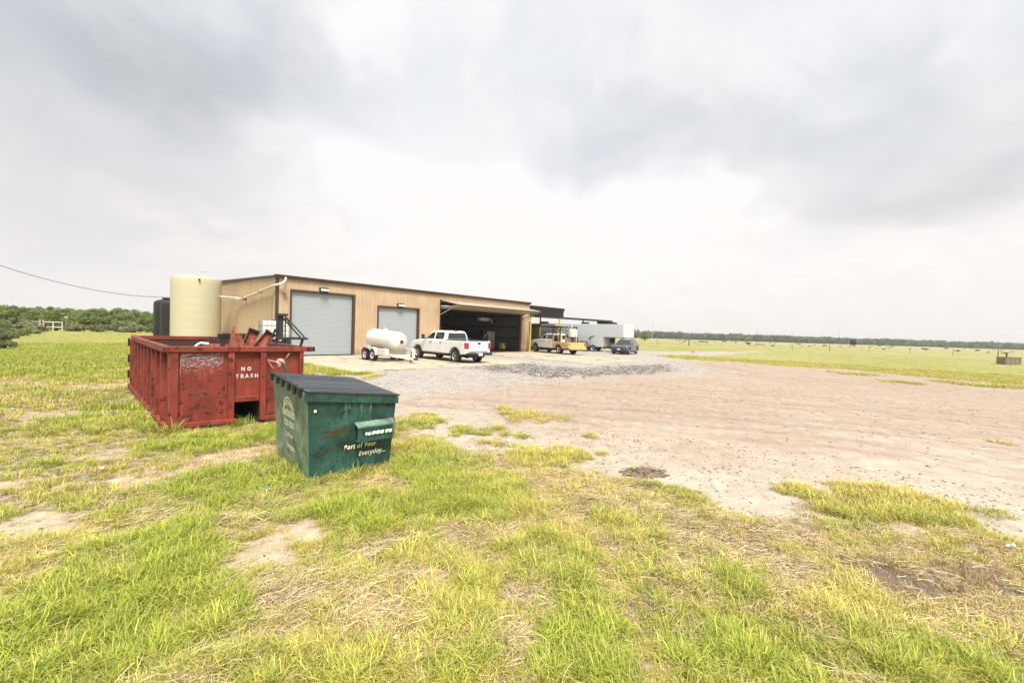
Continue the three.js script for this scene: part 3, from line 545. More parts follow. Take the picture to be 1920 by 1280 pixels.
  mesh('gable_trim', hexa([[-0.075, EAVE - 0.09, 0.03], [-0.04, EAVE - 0.09, 0.03], [-0.04, rise(RIDGE) - 0.09, -RIDGE], [-0.075, rise(RIDGE) - 0.09, -RIDGE]], [[-0.075, EAVE + 0.06, 0.03], [-0.04, EAVE + 0.06, 0.03], [-0.04, rise(RIDGE) + 0.06, -RIDGE], [-0.075, rise(RIDGE) + 0.06, -RIDGE]]), M.brownTrim, shop);
  mesh('end_trim', span(BLEN - 0.1, BLEN + 0.03, 0.02, EAVE - 0.14, 0.036, 0.06), M.tan2, shop);
  // the shutters, each with its frame
  for (const [a, b, h] of openings.slice(0, 2)) {
    const d = sub('rolling_door', shop);
    mesh('curtain', slatted(a + 0.07, b - 0.15, 0.05, h - 0.09, -0.12), M.shutter, d);
    mesh('frame', [span(a - 0.03, a + 0.07, 0.03, h + 0.05, -0.2, 0.045), span(b - 0.15, b + 0.03, 0.03, h + 0.05, -0.2, 0.045), span(a + 0.07, b - 0.15, h - 0.09, h + 0.05, -0.2, 0.044)], M.brownTrim, d);
    mesh('bottom_bar', span(a + 0.07, b - 0.15, 0.03, 0.085, -0.13, -0.075), M.dark, d);
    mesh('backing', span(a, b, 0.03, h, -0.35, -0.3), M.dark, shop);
  }
  for (const [x, y] of [[2.78, 4.24], [8.52, 3.62]]) {
    const l = sub('wall_light', shop);
    mesh('housing', span(x - 0.27, x + 0.27, y, y + 0.2, 0.04, 0.15, 0.012), M.dark, l);
    mesh('lens', hexa([[x - 0.23, y + 0.02, 0.15], [x - 0.23, y + 0.02, 0.27], [x + 0.25, y + 0.02, 0.27], [x + 0.25, y + 0.02, 0.15]], [[x - 0.23, y + 0.17, 0.15], [x - 0.23, y + 0.17, 0.2], [x + 0.25, y + 0.17, 0.2], [x + 0.25, y + 0.17, 0.15]]), mat({ color: lin(0.6, 0.6, 0.55), roughness: 0.25 }), l);
    mesh('hood', span(x - 0.29, x + 0.29, y + 0.2, y + 0.225, 0.04, 0.24), M.dark, l);
  }
  mesh('conduit', [rod([-0.03, 0.1, -0.75], [-0.03, 3.6, -0.75], 0.022), span(0.28, 0.52, 3.92, 3.98, 0.03, 0.28)], mat({ color: lin(0.30, 0.26, 0.19), roughness: 0.6 }), shop);
  mesh('door_jamb', span(12.13, 12.22, 0.03, 4.55, -0.2, 0.05), M.tan3, shop); mesh('door_jamb', span(22.47, 22.56, 0.03, 4.47, -0.2, 0.01), M.tan3, shop);
  mesh('inner_jamb', [span(12.22, 12.4, 0.03, 4.4, -0.3, -0.05), span(22.25, 22.47, 0.03, 4.4, -0.3, -0.05), span(12.4, 22.25, 4.2, 4.46, -0.3, -0.1)], M.brownTrim, shop);
  // the bay's folding door, swung up as an awning: upper leaf out and down, lower leaf folded back under it
  const door = sub('folding_door', shop), D = 2.35, yo = 4.02, yi = 4.42;
  const xa = 12.3, xb = 22.5;
  for (let i = 0; i < 11; i++) {
    const a = mix(xa, xb, i / 11), b = mix(xa, xb, (i + 1) / 11) - 0.012;
    mesh('leaf_panel', hexa([[a, yi - 0.03, 0.07], [b, yi - 0.03, 0.07], [b, yo - 0.03, D], [a, yo - 0.03, D]], [[a, yi + 0.012, 0.07], [b, yi + 0.012, 0.07], [b, yo + 0.012, D], [a, yo + 0.012, D]]), M.creamSheet, door);
    mesh('leaf_panel', hexa([[a, 3.72, 0.25], [b, 3.72, 0.25], [b, yo - 0.13, D - 0.05], [a, yo - 0.13, D - 0.05]], [[a, 3.76, 0.25], [b, 3.76, 0.25], [b, yo - 0.09, D - 0.05], [a, yo - 0.09, D - 0.05]]), M.tan, door);
  }
  for (let x = xa + 0.2; x < xb; x += 0.305) mesh('rib', hexa([[x, yi + 0.012, 0.07], [x + 0.05, yi + 0.012, 0.07], [x + 0.05, yo + 0.012, D], [x, yo + 0.012, D]], [[x + 0.012, yi + 0.034, 0.07], [x + 0.038, yi + 0.034, 0.07], [x + 0.038, yo + 0.034, D], [x + 0.012, yo + 0.034, D]]), M.creamSheet, door);
  mesh('edge_rail', [span(xa, xb, yo - 0.085, yo - 0.034, D - 0.06, D + 0.05), span(xa, xb, 3.64, 3.715, 0.2, 0.3)], M.steel, door);
  for (const x of [xa + 0.05, xb - 0.05]) mesh('arm', [bar([x, 3.2, -0.1], [x, yo - 0.12, D - 0.4], 0.06, 0.07), bar([x, 3.75, -0.1], [x, yo - 0.06, D - 0.15], 0.05, 0.06)], M.grey, door);
  mesh('cable', rod([22.6, 3.0, 0.1], [22.9, 3.75, 1.3], 0.02), M.steel, door);
}
// concrete aprons, cast in panels with open joints
{
  const stains = tex(1024, 1024, (u, v) => {
    const n = loopNoise(u, v, 3, 91, 5), f = loopNoise(u, v, 40, 97, 2), b = loopNoise(u, v, 7, 95, 3);
    let k = 0.86 + 0.10 * n + 0.05 * f; const s = smooth(0.22, 0.48, b); k *= 1 - 0.45 * s;
    return [k, k * (0.985 - 0.01 * s), k * (0.95 - 0.01 * s)];
  });
  const con = mat({ color: lin(0.62, 0.545, 0.44), roughness: 0.9, map: stains });
  const apron = (name, s0, s1, o0, o1, ns, no, label) => {
    const [X, Z] = site(0, 0), g = placed(name, null, null, X, Z, BH); tag(g, null, null, null, 'structure');
    for (let i = 0; i < ns; i++) for (let j = 0; j < no; j++) {
      const a = mix(s0, s1, i / ns), b = mix(s0, s1, (i + 1) / ns) - 0.014, c = mix(o0, o1, j / no), d = mix(o0, o1, (j + 1) / no) - 0.014;
      mesh('slab', metric(span(a, b, -0.12, 0.026, c, d), 0.115, i * 0.31 + j * 0.17, j * 0.23), con, g);
    }
  };
  apron('concrete_apron', -0.25, 12.15, 0.05, 10.6, 4, 4);
  apron('concrete_apron', 15.1, 23.2, 0.05, 13.0, 3, 4);
}
// carport at the right end, roof falling to the back
{
  const [X, Z] = site(23.62, 0), c = placed('dark_carport', 'dark steel carport with purlins joined to the right end of the workshop', 'carport', X, Z, BH);
  M.valance = mat({ color: lin(0.012, 0.009, 0.008), roughness: 0.7 }); const W = 5.75, h0 = 4.72, h1 = 3.95, DP = 11;
  mesh('roof', hexa([[0, h0 - 0.04, 0.1], [W, h0 - 0.04, 0.1], [W, h1 - 0.04, -DP], [0, h1 - 0.04, -DP]], [[0, h0, 0.1], [W, h0, 0.1], [W, h1, -DP], [0, h1, -DP]]), M.steel, c);
  mesh('fascia', [span(0, W + 0.06, h0 - 0.24, h0 + 0.03, 0.101, 0.16), hexa([[W + 0.005, h0 - 0.3, 0.1], [W + 0.06, h0 - 0.3, 0.1], [W + 0.06, h1 - 0.3, -DP], [W + 0.005, h1 - 0.3, -DP]], [[W + 0.005, h0 + 0.02, 0.1], [W + 0.06, h0 + 0.02, 0.1], [W + 0.06, h1 + 0.02, -DP], [W + 0.005, h1 + 0.02, -DP]])], M.valance, c);
  mesh('valance', span(0.01, W + 0.004, 3.74, h0 - 0.241, 0.03, 0.08), M.valance, c); for (const y of [3.9, 4.12, 4.36]) mesh('girt', span(0.01, W - 0.3, y, y + 0.05, 0.081, 0.12), M.steel, c);
  for (let k = 1; k < 9; k++) { const v = k * 1.22, y = mix(h0, h1, v / DP) - 0.05; mesh('purlin', span(0.02, W, y - 0.15, y, -v, -v + 0.07), M.brownTrim, c); }
  mesh('beam', span(0.02, W, 3.78, 4.04, -0.22, -0.02), M.valance, c);
  const post = (x, z, h, r = 0.085) => { const p = sub('post', c); mesh('pipe', rod([x, 0, z], [x, h, z], r, 14), M.yellow, p); mesh('base_plate', span(x - 0.14, x + 0.14, 0, 0.02, z - 0.14, z + 0.14), M.steel, p); };
  post(0.32, -0.1, 3.78); post(5.3, -0.1, 3.78); post(5.3, -9.5, 3.8);
  const [bx, bz] = site(23.28, 0.42), b = placed('bollard', 'short yellow pipe bollard at the right corner of the workshop', 'bollard', bx, bz, 0);
  mesh('pipe', [rod([0, 0, 0], [0, 1.62, 0], 0.08, 14), new THREE.SphereGeometry(0.08, 14, 6, 0, 6.283, 0, 1.57).translate(0, 1.62, 0)], M.yellow, b);
  mesh('footing', new THREE.CylinderGeometry(0.2, 0.22, 0.07, 14).translate(0, 0.03, 0), M.tan2, b);
}
{
  const [X, Z] = site(29.6, -3.6), c = placed('open_canopy', 'low open canopy on thin posts over the parked white trailer', 'canopy', X, Z, BH - 4);
  const W = 15.2, D = 2.6;
  mesh('roof', hexa([[0, 3.95, 0], [W, 3.95, 0], [W, 4.0, -D], [0, 4.0, -D]], [[0, 4.0, 0], [W, 4.0, 0], [W, 4.05, -D], [0, 4.05, -D]]), M.steel, c);
  mesh('fascia', [span(0, W, 3.84, 4.03, 0.01, 0.06), span(W, W + 0.06, 3.45, 4.05, -D, 0.06)], mat({ color: lin(0.04, 0.038, 0.035), roughness: 0.6 }), c);
  for (let k = 1; k < 3; k++) mesh('purlin', span(0.05, W - 0.05, 3.86, 3.945, -k * 0.9, -k * 0.9 + 0.07), M.steel, c);
  for (const x of [0.3, 8.6, W - 0.2]) {
    const p = sub('post', c); mesh('upper_pipe', rod([x, 2.75, -0.12], [x, 3.82, -0.12], 0.09, 12), M.dark, p); mesh('lower_pipe', rod([x, 0, -0.12], [x, 2.75, -0.12], 0.1, 12), x > 14 ? M.steel : M.yellow, p);
  }
}
// rain pipe from the gutter round the corner to the tank
{
  const [X, Z] = site(0, 0), g = placed('rain_pipe', 'white plastic rain pipe running from the gutter along the side wall to the tank', 'pipe', X, Z, BH);
  const pv = mat({ color: lin(0.72, 0.68, 0.58), roughness: 0.4 });
  mesh('pipe', tube([[0.42, 4.86, 0.2], [0.36, 4.68, 0.3], [0.2, 4.5, 0.3], [-0.12, 4.36, 0.12], [-0.2, 4.28, -0.4], [-0.2, 4.03, -3], [-0.2, 3.78, -5.9], [-0.2, 3.74, -6.3], [-0.22, 3.72, -7.2], [-0.45, 3.7, -8.2]], 0.062, 90, 10), pv, g);
  mesh('branch', [tube([[-0.2, 3.74, -7.0], [-0.3, 3.83, -7.6], [-0.9, 3.86, -8.2], [-1.5, 3.86, -8.6]], 0.055, 24, 8)], pv, g);
  mesh('collar', [rod([-0.2, 3.98, -3.55], [-0.2, 3.93, -4.15], 0.075, 12), rod([-0.2, 3.785, -5.85], [-0.2, 3.765, -6.0], 0.075, 12)], pv, g);
  mesh('strap', [span(-0.27, -0.03, 3.62, 3.86, -6.16, -6.12), span(-0.27, -0.03, 4.0, 4.12, -2.72, -2.68)], M.steel, g);
}
// things kept in the open bay
{
  const put = (name, label, cat, s, o, turn = 0, group) => { const [X, Z] = site(s, o); return placed(name, label, cat, X, Z, BH + turn, group); };
  const greyP = mat({ color: lin(0.32, 0.31, 0.3), roughness: 0.6 });
  const rack = (s, o, h, w, label) => {
    const r = put('storage_rack', label, 'rack', s, o);
    for (const x of [-w / 2, w / 2]) for (const z of [-0.3, 0.3]) mesh('upright', span(x - 0.03, x + 0.03, 0.04, h, z - 0.03, z + 0.03), M.steel, r);
    for (let y = 0.5; y < h; y += 0.75) mesh('shelf', span(-w / 2, w / 2, y, y + 0.04, -0.33, 0.33), greyP, r);
    return r;
  };
  rack(16.2, -12.6, 2.6, 2.2, 'tall steel storage rack at the back left of the open bay'); rack(19.9, -12.6, 3.0, 2.4, 'tallest steel storage rack against the back wall of the open bay'); rack(22.9, -6.0, 2.2, 1.6, 'steel storage rack by the right-hand wall of the open bay');
  const RN = rng(5), tones = [[0.3, 0.3, 0.3], [0.06, 0.06, 0.07], [0.4, 0.37, 0.3], [0.22, 0.05, 0.04], [0.12, 0.15, 0.18]];
  let k = 0;
  for (const [s, o, y, l] of [[15.5, -12.6, 0.54, 'low left bin on the back left rack in the bay'], [16.6, -12.6, 1.29, 'bin on the second shelf of the back left rack in the bay'], [19.4, -12.6, 0.54, 'bin on the lowest shelf of the tallest rack in the bay'], [19.9, -12.6, 1.29, 'bin on the second shelf of the tallest rack in the bay'], [20.3, -12.6, 2.04, 'bin on the third shelf of the tallest rack in the bay'], [22.8, -6.2, 0.54, 'bin low on the rack by the right wall of the bay'], [23.0, -5.6, 1.29, 'bin high on the rack by the right wall of the bay']]) {
    const w = 0.4 + RN() * 0.25, h = 0.28 + RN() * 0.22, b = put('storage_bin', l, 'bin', s, o); b.position.y = y;
    const m = mat({ color: lin(...tones[k++ % 5]), roughness: 0.7 });
    mesh('body', hexa([[-w / 2.3, 0, -0.2], [w / 2.3, 0, -0.2], [w / 2.3, 0, 0.2], [-w / 2.3, 0, 0.2]], [[-w / 2, h, -0.24], [w / 2, h, -0.24], [w / 2, h, 0.24], [-w / 2, h, 0.24]]), m, b); mesh('lid', span(-w / 2 - 0.02, w / 2 + 0.02, h + 0.001, h + 0.035, -0.26, 0.26, 0.01), m, b);
  }
  const redb = put('tool_chest', 'red tool chest in the dark left side of the open bay', 'tool chest', 13.9, -6.5); mesh('cabinet', span(-0.5, 0.5, 0.15, 1.5, -0.28, 0.28, 0.02), mat({ color: lin(0.35, 0.02, 0.02), roughness: 0.4 }), redb);
  for (let i = 0; i < 5; i++) mesh('drawer', span(-0.47, 0.47, 0.24 + i * 0.25, 0.46 + i * 0.25, 0.281, 0.3), mat({ color: lin(0.4, 0.03, 0.03), roughness: 0.4 }), redb);
  for (const x of [-0.4, 0.4]) for (const z of [-0.2, 0.2]) mesh('caster', rod([x - 0.02, 0.09, z], [x + 0.02, 0.09, z], 0.055, 12), M.rubber, redb);
  const heater = put('hanging_heater', 'pale unit heater hanging from the roof beam in the open bay', 'heater', 20.4, -3.4); heater.position.y = 3.0;
  mesh('case', span(-0.65, 0.5, 0, 0.34, -0.25, 0.25, 0.03), mat({ color: lin(0.5, 0.48, 0.45), roughness: 0.5 }), heater); mesh('duct', tube([[0.5, 0.2, 0], [0.85, 0.2, 0], [1.1, 0.05, 0], [1.2, -0.2, 0]], 0.11, 16, 10), greyP, heater); mesh('hanger', [rod([-0.4, 0.34, 0], [-0.4, 1.6, 0], 0.02), rod([0.3, 0.34, 0], [0.3, 1.6, 0], 0.02)], M.steel, heater);
  const press = put('drill_press', 'tall dark drill press with a pale dial in the open bay', 'drill press', 20.2, -3.2);
  mesh('cabinet', span(-0.42, 0.42, 0.04, 1.55, -0.35, 0.35, 0.03), M.steel, press); mesh('head', [span(-0.25, 0.25, 1.56, 2.1, -0.25, 0.3, 0.05), rod([0, 1.9, 0.3], [0, 1.9, 0.5], 0.08, 12)], M.black, press); mesh('dial', rod([-0.05, 1.5, 0.351], [-0.05, 1.5, 0.38], 0.085, 18), mat({ color: lin(0.75, 0.75, 0.72), roughness: 0.4 }), press); mesh('handle', [rod([0.25, 1.8, 0.1], [0.6, 2.0, 0.1], 0.02), rod([0.25, 1.8, 0.1], [0.5, 1.5, 0.15], 0.02)], M.steel, press);
  const gen = put('yellow_generator', 'small yellow generator on the floor at the right of the open bay', 'generator', 21.6, -1.8);
  mesh('engine', [span(-0.28, 0.28, 0.22, 0.6, -0.22, 0.22, 0.05)], M.yellow, gen); mesh('tank', span(-0.3, 0.2, 0.62, 0.8, -0.2, 0.2, 0.06), M.yellow, gen);
  mesh('frame', [rod([-0.36, 0.1, 0.27], [-0.36, 0.85, 0.27], 0.02), rod([0.36, 0.1, 0.27], [0.36, 0.85, 0.27], 0.02), rod([-0.36, 0.1, -0.27], [-0.36, 0.85, -0.27], 0.02), rod([0.36, 0.1, -0.27], [0.36, 0.85, -0.27], 0.02), rod([-0.36, 0.85, 0.27], [0.36, 0.85, 0.27], 0.02), rod([-0.36, 0.1, 0.27], [0.36, 0.1, 0.27], 0.02), rod([-0.36, 0.85, -0.27], [0.36, 0.85, -0.27], 0.02)], M.black, gen);
  for (const z of [-0.3, 0.3]) mesh('wheel', rod([-0.3, 0.13, z], [-0.3, 0.13, z + 0.06], 0.1, 14), M.rubber, gen);
  const fr = put('pale_cabinet', 'pale metal cabinet standing at the right side of the open bay', 'cabinet', 21.9, -4.2); mesh('body', span(-0.6, 0.6, 0.1, 1.95, -0.35, 0.35, 0.03), mat({ color: lin(0.55, 0.53, 0.5), roughness: 0.5 }), fr); for (const x of [-0.295, 0.295]) { const d = mesh('door', span(x - 0.285, x + 0.285, 0.16, 1.9, 0.351, 0.375), mat({ color: lin(0.58, 0.56, 0.53), roughness: 0.5 }), fr); mesh('handle', span(x * 0.2 - 0.015, x * 0.2 + 0.015, 0.9, 1.1, 0.376, 0.4), M.steel, d); } mesh('plinth', span(-0.55, 0.55, 0.036, 0.1, -0.3, 0.3), M.black, fr);
  const bench = put('work_bench', 'low cluttered steel workbench across the middle of the open bay', 'workbench', 17.6, -3.6);
  mesh('top', span(-1.4, 1.4, 0.86, 0.93, -0.4, 0.4), mat({ color: lin(0.13, 0.1, 0.07), roughness: 0.7 }), bench); for (const x of [-1.3, 1.3]) for (const z of [-0.33, 0.33]) mesh('leg', span(x - 0.04, x + 0.04, 0.04, 0.86, z - 0.04, z + 0.04), M.steel, bench); mesh('shelf', span(-1.3, 1.3, 0.3, 0.34, -0.35, 0.35), greyP, bench);
  const peg = put('tool_board', 'pale board hung with dark hand tools on the back wall of the open bay', 'tool board', 17.6, -13.3); peg.position.y = 1.5; mesh('board', span(-1.1, 1.1, 0, 1.0, -0.02, 0.02), mat({ color: lin(0.5, 0.47, 0.42), roughness: 0.8 }), peg); for (let i = 0; i < 9; i++) mesh('tool', [span(-0.95 + i * 0.23, -0.9 + i * 0.23, 0.2 + (i % 3) * 0.1, 0.85, 0.021, 0.05), span(-1.0 + i * 0.23, -0.85 + i * 0.23, 0.75, 0.86, 0.021, 0.06)], M.black, peg);
  const hoist = put('engine_hoist', 'red engine hoist with a raised arm left of the workbench in the open bay', 'hoist', 15.3, -4.6, 25), hm = mat({ color: lin(0.25, 0.03, 0.025), roughness: 0.5 }); mesh('leg', bar([-0.2, 0.12, -0.4], [1.3, 0.12, -0.5], 0.08, 0.08), hm, hoist); mesh('leg', bar([-0.2, 0.12, 0.4], [1.3, 0.12, 0.5], 0.08, 0.08), hm, hoist); mesh('mast', [bar([-0.2, 0.1, 0], [-0.1, 1.7, 0], 0.1, 0.1), span(-0.3, -0.1, 0.08, 0.16, -0.45, 0.45)], hm, hoist); mesh('boom', bar([-0.15, 1.68, 0], [1.4, 2.3, 0], 0.09, 0.1), hm, hoist); mesh('ram', rod([0.0, 0.9, 0], [0.5, 1.9, 0], 0.04), M.steel, hoist); mesh('hook', tube([[1.38, 2.28, 0], [1.38, 1.9, 0], [1.44, 1.82, 0], [1.48, 1.9, 0]], 0.018, 20, 6), M.steel, hoist);
  const shelf2 = put('pipe_rack', 'wall rack of pale pipes high on the left inside of the open bay', 'rack', 13.6, -9.5, 90); shelf2.position.y = 2.7; for (const x of [-1.4, 0, 1.4]) mesh('bracket', [bar([x, 0, -0.2], [x, 0, 0.4], 0.04, 0.05)], M.steel, shelf2); for (let i = 0; i < 5; i++) mesh('pipe', rod([-1.8, 0.07 + (i % 2) * 0.03, -0.1 + i * 0.1], [1.9, 0.07 + (i % 2) * 0.03, -0.1 + i * 0.1], 0.035, 8), mat({ color: lin(0.42, 0.38, 0.34), roughness: 0.6 }), shelf2);
  const vise = put('bench_vise', 'steel vise on top of the workbench in the open bay', 'vise', 18.5, -3.5); vise.position.y = 0.931; mesh('body', [span(-0.12, 0.12, 0, 0.08, -0.1, 0.1), span(-0.05, 0.05, 0.08, 0.2, -0.14, 0.06, 0.01), span(-0.08, 0.08, 0.16, 0.25, 0.08, 0.14, 0.01), rod([0, 0.14, -0.1], [0, 0.14, 0.26], 0.025)], greyP, vise);
  const drum = put('steel_drum', 'dark steel drum standing on the floor of the open bay', 'drum', 19.0, -1.9); mesh('shell', lathe([[0, 0.04], [0.29, 0.04], [0.29, 0.3], [0.3, 0.32], [0.29, 0.34], [0.29, 0.6], [0.3, 0.62], [0.29, 0.64], [0.29, 0.92], [0.27, 0.92], [0.27, 0.9], [0, 0.9]], 28), mat({ color: lin(0.05, 0.06, 0.08), roughness: 0.5 }), drum);
  const ladder = put('step_ladder', 'pale aluminium ladder leaning in the left part of the open bay', 'ladder', 15.0, -8.0);
  for (const z of [-0.22, 0.22]) mesh('rail', bar([0, 0.04, z], [0.7, 2.9, z * 0.85], 0.03, 0.07), greyP, ladder); for (let i = 1; i < 9; i++) mesh('rung', rod([0.07 * i + 0.01, 0.32 * i, -0.22], [0.07 * i + 0.01, 0.32 * i, 0.22], 0.016, 8), greyP, ladder);
}

// ------------------------------------------------------------------ the two waste containers
function paint(base, chip, seed, chipAt = 0.34, rustTone) {                          // old paint over steel, worn through in spots
  return tex(1024, 1024, (u, v) => {
    const a = loopNoise(u, v, 3, seed, 4), b = loopNoise(u, v, 14, seed + 20, 4), c = loopNoise(u, v, 60, seed + 40, 2), st = loopNoise(u, v * 0.3, 26, seed + 60, 3);
    let k = 1 + 0.16 * a + 0.07 * c + 0.10 * st; let col = base.map((x) => x * k);
    const fade = smooth(0.05, 0.5, a + 0.4 * st); const gl = smooth(0.1, -0.5, loopNoise(u, v, 5, seed + 80, 3)); col = col.map((x, i) => x * (1 - gl * [0.22, 0.3, 0.3][i])); if (rustTone) { const q = smooth(0.0, 0.45, loopNoise(u, v, 4, seed + 90, 5)); col = col.map((x, i) => mix(x, rustTone[i] * k, q * 0.42)); } col = col.map((x, i) => mix(x, [base[0] * 1.15 + 0.05, base[1] * 1.12 + 0.05, base[2] * 1.12 + 0.05][i], fade * 0.45));
    const w = smooth(chipAt, chipAt + 0.10, b + 0.25 * c + 0.12 * a); col = col.map((x, i) => mix(x, chip[i] * (0.8 + 0.6 * c), w * 0.9));
    return col;
  });
}
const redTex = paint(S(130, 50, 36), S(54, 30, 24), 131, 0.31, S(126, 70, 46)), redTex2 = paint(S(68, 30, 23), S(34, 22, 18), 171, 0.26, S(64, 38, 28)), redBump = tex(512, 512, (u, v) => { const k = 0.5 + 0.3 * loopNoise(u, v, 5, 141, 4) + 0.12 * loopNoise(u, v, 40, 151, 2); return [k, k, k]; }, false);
M.redPaint = mat({ map: redTex, bumpMap: redBump, bumpScale: 0.012, roughness: 0.62 }); M.redPaint2 = mat({ map: redTex2, bumpMap: redBump, bumpScale: 0.01, roughness: 0.7 });  // darker red is the same paint with shade between ribs put into its colour
M.rust = mat({ map: paint(S(158, 92, 68), S(66, 40, 32), 191, 0.3), bumpMap: redBump, bumpScale: 0.006, roughness: 0.85 });
const decal = (w, h, pw, ph, draw) => { const t = canvasTex(pw, ph, draw); return new THREE.Mesh(new THREE.PlaneGeometry(w, h), mat({ map: t, transparent: true, roughness: 0.6 })); };
{
  const R0 = at(317, 808), W = 2.2, L = 6.65, H = 1.54, X = R0.x, Z = -R0.z;
  const g = placed('roll_off_container', 'large rusty red open-top roll-off container with ribbed sides beside the green dumpster', 'container', X, Z, 39);
  const sh = new THREE.Matrix4().set(1, 0, 0.1317, 0, 0, 1, 0, 0, 0, 0, 1, 0, 0, 0, 0, 1);
  const set = (name, list, m = M.redPaint, parent = g) => { const q = metric(join(list), 0.42, 0.13 * (set.n = (set.n ?? 0) + 1), 0.07 * set.n); q.applyMatrix4(sh); q.computeVertexNormals(); return mesh(name, q, m, parent); };
  block2(g, -0.12, W, -L, 0.0, 1500, 1.15);
  const top = H - 0.1, p1 = 0.913, p2 = 1.45;
  // front: sheets with a dark opening low in the middle
  const fp = sub('front_panel', g);
  set('sheet', hexa([[0.05, 0.13, -0.05], [p1, 0.13, -0.05], [p1, 0.13, 0], [0.05, 0.13, 0]], [[0.05, top, -0.05], [p1, top, -0.05], [p1, top, 0], [0.05, top, 0]]), M.redPaint, fp);
  set('sheet', span(p1 + 0.002, p2, 0.53, top, -0.055, -0.005), M.redPaint, fp);
  set('sheet', span(p2 + 0.002, W - 0.05, 0.13, top, -0.05, 0.0), M.redPaint, fp);
  set('lintel', span(p1 + 0.055, p2 - 0.055, 0.45, 0.55, -0.05, 0.045, 0.008), M.redPaint, fp);
  for (const [a, w] of [[0.055, 0.11], [p1, 0.105], [p2, 0.105], [W - 0.05, 0.08]]) set('post', span(a - w / 2, a + w / 2, 0.06, top - 0.002, 0.002, 0.07, 0.01));
  set('sill', [span(-0.02, p1 + 0.1, 0.05, 0.13, -0.06, 0.085, 0.01), span(p1 - 0.2, p1 + 0.05, 0.0, 0.06, -0.02, 0.06, 0.01)]);
  set('sill', span(p2 - 0.05, W, 0.05, 0.13, -0.06, 0.075, 0.01));
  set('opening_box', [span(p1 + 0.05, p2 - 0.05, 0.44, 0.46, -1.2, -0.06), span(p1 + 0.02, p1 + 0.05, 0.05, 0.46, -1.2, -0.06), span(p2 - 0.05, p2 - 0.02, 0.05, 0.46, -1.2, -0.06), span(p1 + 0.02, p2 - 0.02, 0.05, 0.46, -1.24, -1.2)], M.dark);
  // sides, back, floor
  const fl = 0.52;
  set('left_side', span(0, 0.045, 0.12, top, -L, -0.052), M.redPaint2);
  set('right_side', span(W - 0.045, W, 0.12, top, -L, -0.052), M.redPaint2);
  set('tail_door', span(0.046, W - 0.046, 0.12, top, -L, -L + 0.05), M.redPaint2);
  set('floor', span(0.046, W - 0.046, fl - 0.05, fl, -L + 0.05, -0.06), M.rust);
  const liner = mat({ color: lin(0.055, 0.028, 0.02), roughness: 0.9, bumpMap: redBump, bumpScale: 0.01 });
  set('liner', span(0.047, 0.056, fl, top, -L + 0.06, -0.056), liner); set('liner', span(W - 0.056, W - 0.047, fl, top, -L + 0.06, -0.056), liner); set('liner', span(0.058, W - 0.058, fl, top, -L + 0.052, -L + 0.06), liner); set('liner', span(0.058, W - 0.058, fl + 0.03, top, -0.068, -0.06), liner);
  for (let k = 0; k < 10; k++) { const z = -0.36 - k * 0.665; set('side_rib', [span(-0.1, -0.002, 0.16, top, z - 0.045, z + 0.045, 0.008)]); set('side_rib', [span(W + 0.002, W + 0.1, 0.16, top, z - 0.045, z + 0.045, 0.008)]); }
  set('corner_plate', span(-0.03, -0.001, 0.14, top, -0.16, 0.06));
  set('bottom_rail', span(-0.13, 0.02, 0.03, 0.155, -L, -0.02, 0.01)); set('bottom_rail', span(W - 0.02, W + 0.12, 0.03, 0.155, -L, -0.02, 0.01));
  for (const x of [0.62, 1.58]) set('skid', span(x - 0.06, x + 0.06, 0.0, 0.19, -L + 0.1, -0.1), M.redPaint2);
  // top rim: hollow bar all round, bowed a little by use on the left
  const rim = (pts, w, h) => { const out = []; for (let i = 0; i + 1 < pts.length; i++) out.push(bar(pts[i], pts[i + 1], w, h)); return out; };
  set('rim', [...rim([[-0.05, H - 0.05, 0.07], [-0.055, H - 0.05, -2.2], [-0.06, H - 0.05, -4.4], [-0.03, H - 0.03, -6.0], [0.0, H - 0.03, -L]], 0.13, 0.1)]);
  set('rim', [span(-0.115, W + 0.16, H - 0.105, H + 0.002, -0.05, 0.09, 0.012)]);
  set('rim', [span(W - 0.06, W + 0.07, H - 0.1, H, -L, -0.06)]); set('rim', [span(0, W + 0.06, H - 0.1, H, -L - 0.04, -L + 0.08)]);
  set('rim_end', span(W + 0.161, W + 0.2, H - 0.1, H - 0.005, -0.045, 0.085), M.dark);
  for (const y of [0.35, 0.8, 1.28]) set('hinge', [span(-0.1, -0.02, y, y + 0.14, -L - 0.05, -L + 0.06, 0.01), rod([-0.1, y - 0.04, -L], [-0.1, y + 0.18, -L], 0.03)], M.dark);
  // lettering and the torn poster
  const at2 = (o, x, y, z) => { o.position.set(x + 0.1317 * z, y, z); o.castShadow = false; };
  const t = decal(0.43, 0.31, 512, 348, (c, w, h) => {
    c.clearRect(0, 0, w, h); c.fillStyle = 'rgba(238,226,222,0.95)'; c.strokeStyle = c.fillStyle; c.font = 'bold 118px sans-serif'; c.textAlign = 'center';
    c.save(); c.scale(0.98, 1); let x = 178; for (const l of ["N", "O"]) { c.save(); c.translate(x, 140); c.rotate(l === 'N' ? -0.02 : 0.03); c.fillText(l, 0, 0); c.restore(); x += 124; }
    x = 62; 'TRASH'.split('').forEach((l, i) => { c.save(); c.translate(x, 300 - (i === 3 ? 8 : 0)); c.rotate([0.02, -0.03, 0.03, 0, 0.02][i]); c.fillText(l, 0, 0); c.restore(); x += 98; }); c.restore();
    const R = rng(3); c.globalCompositeOperation = 'destination-out'; for (let i = 0; i < 130; i++) { c.globalAlpha = 0.5 + 0.5 * R(); c.fillRect(R() * w, R() * h, 2 + R() * 12, 2 + R() * 4); }
  });
  t.name = 'lettering'; at2(t, 1.185, 1.03, 0.0); g.add(t);
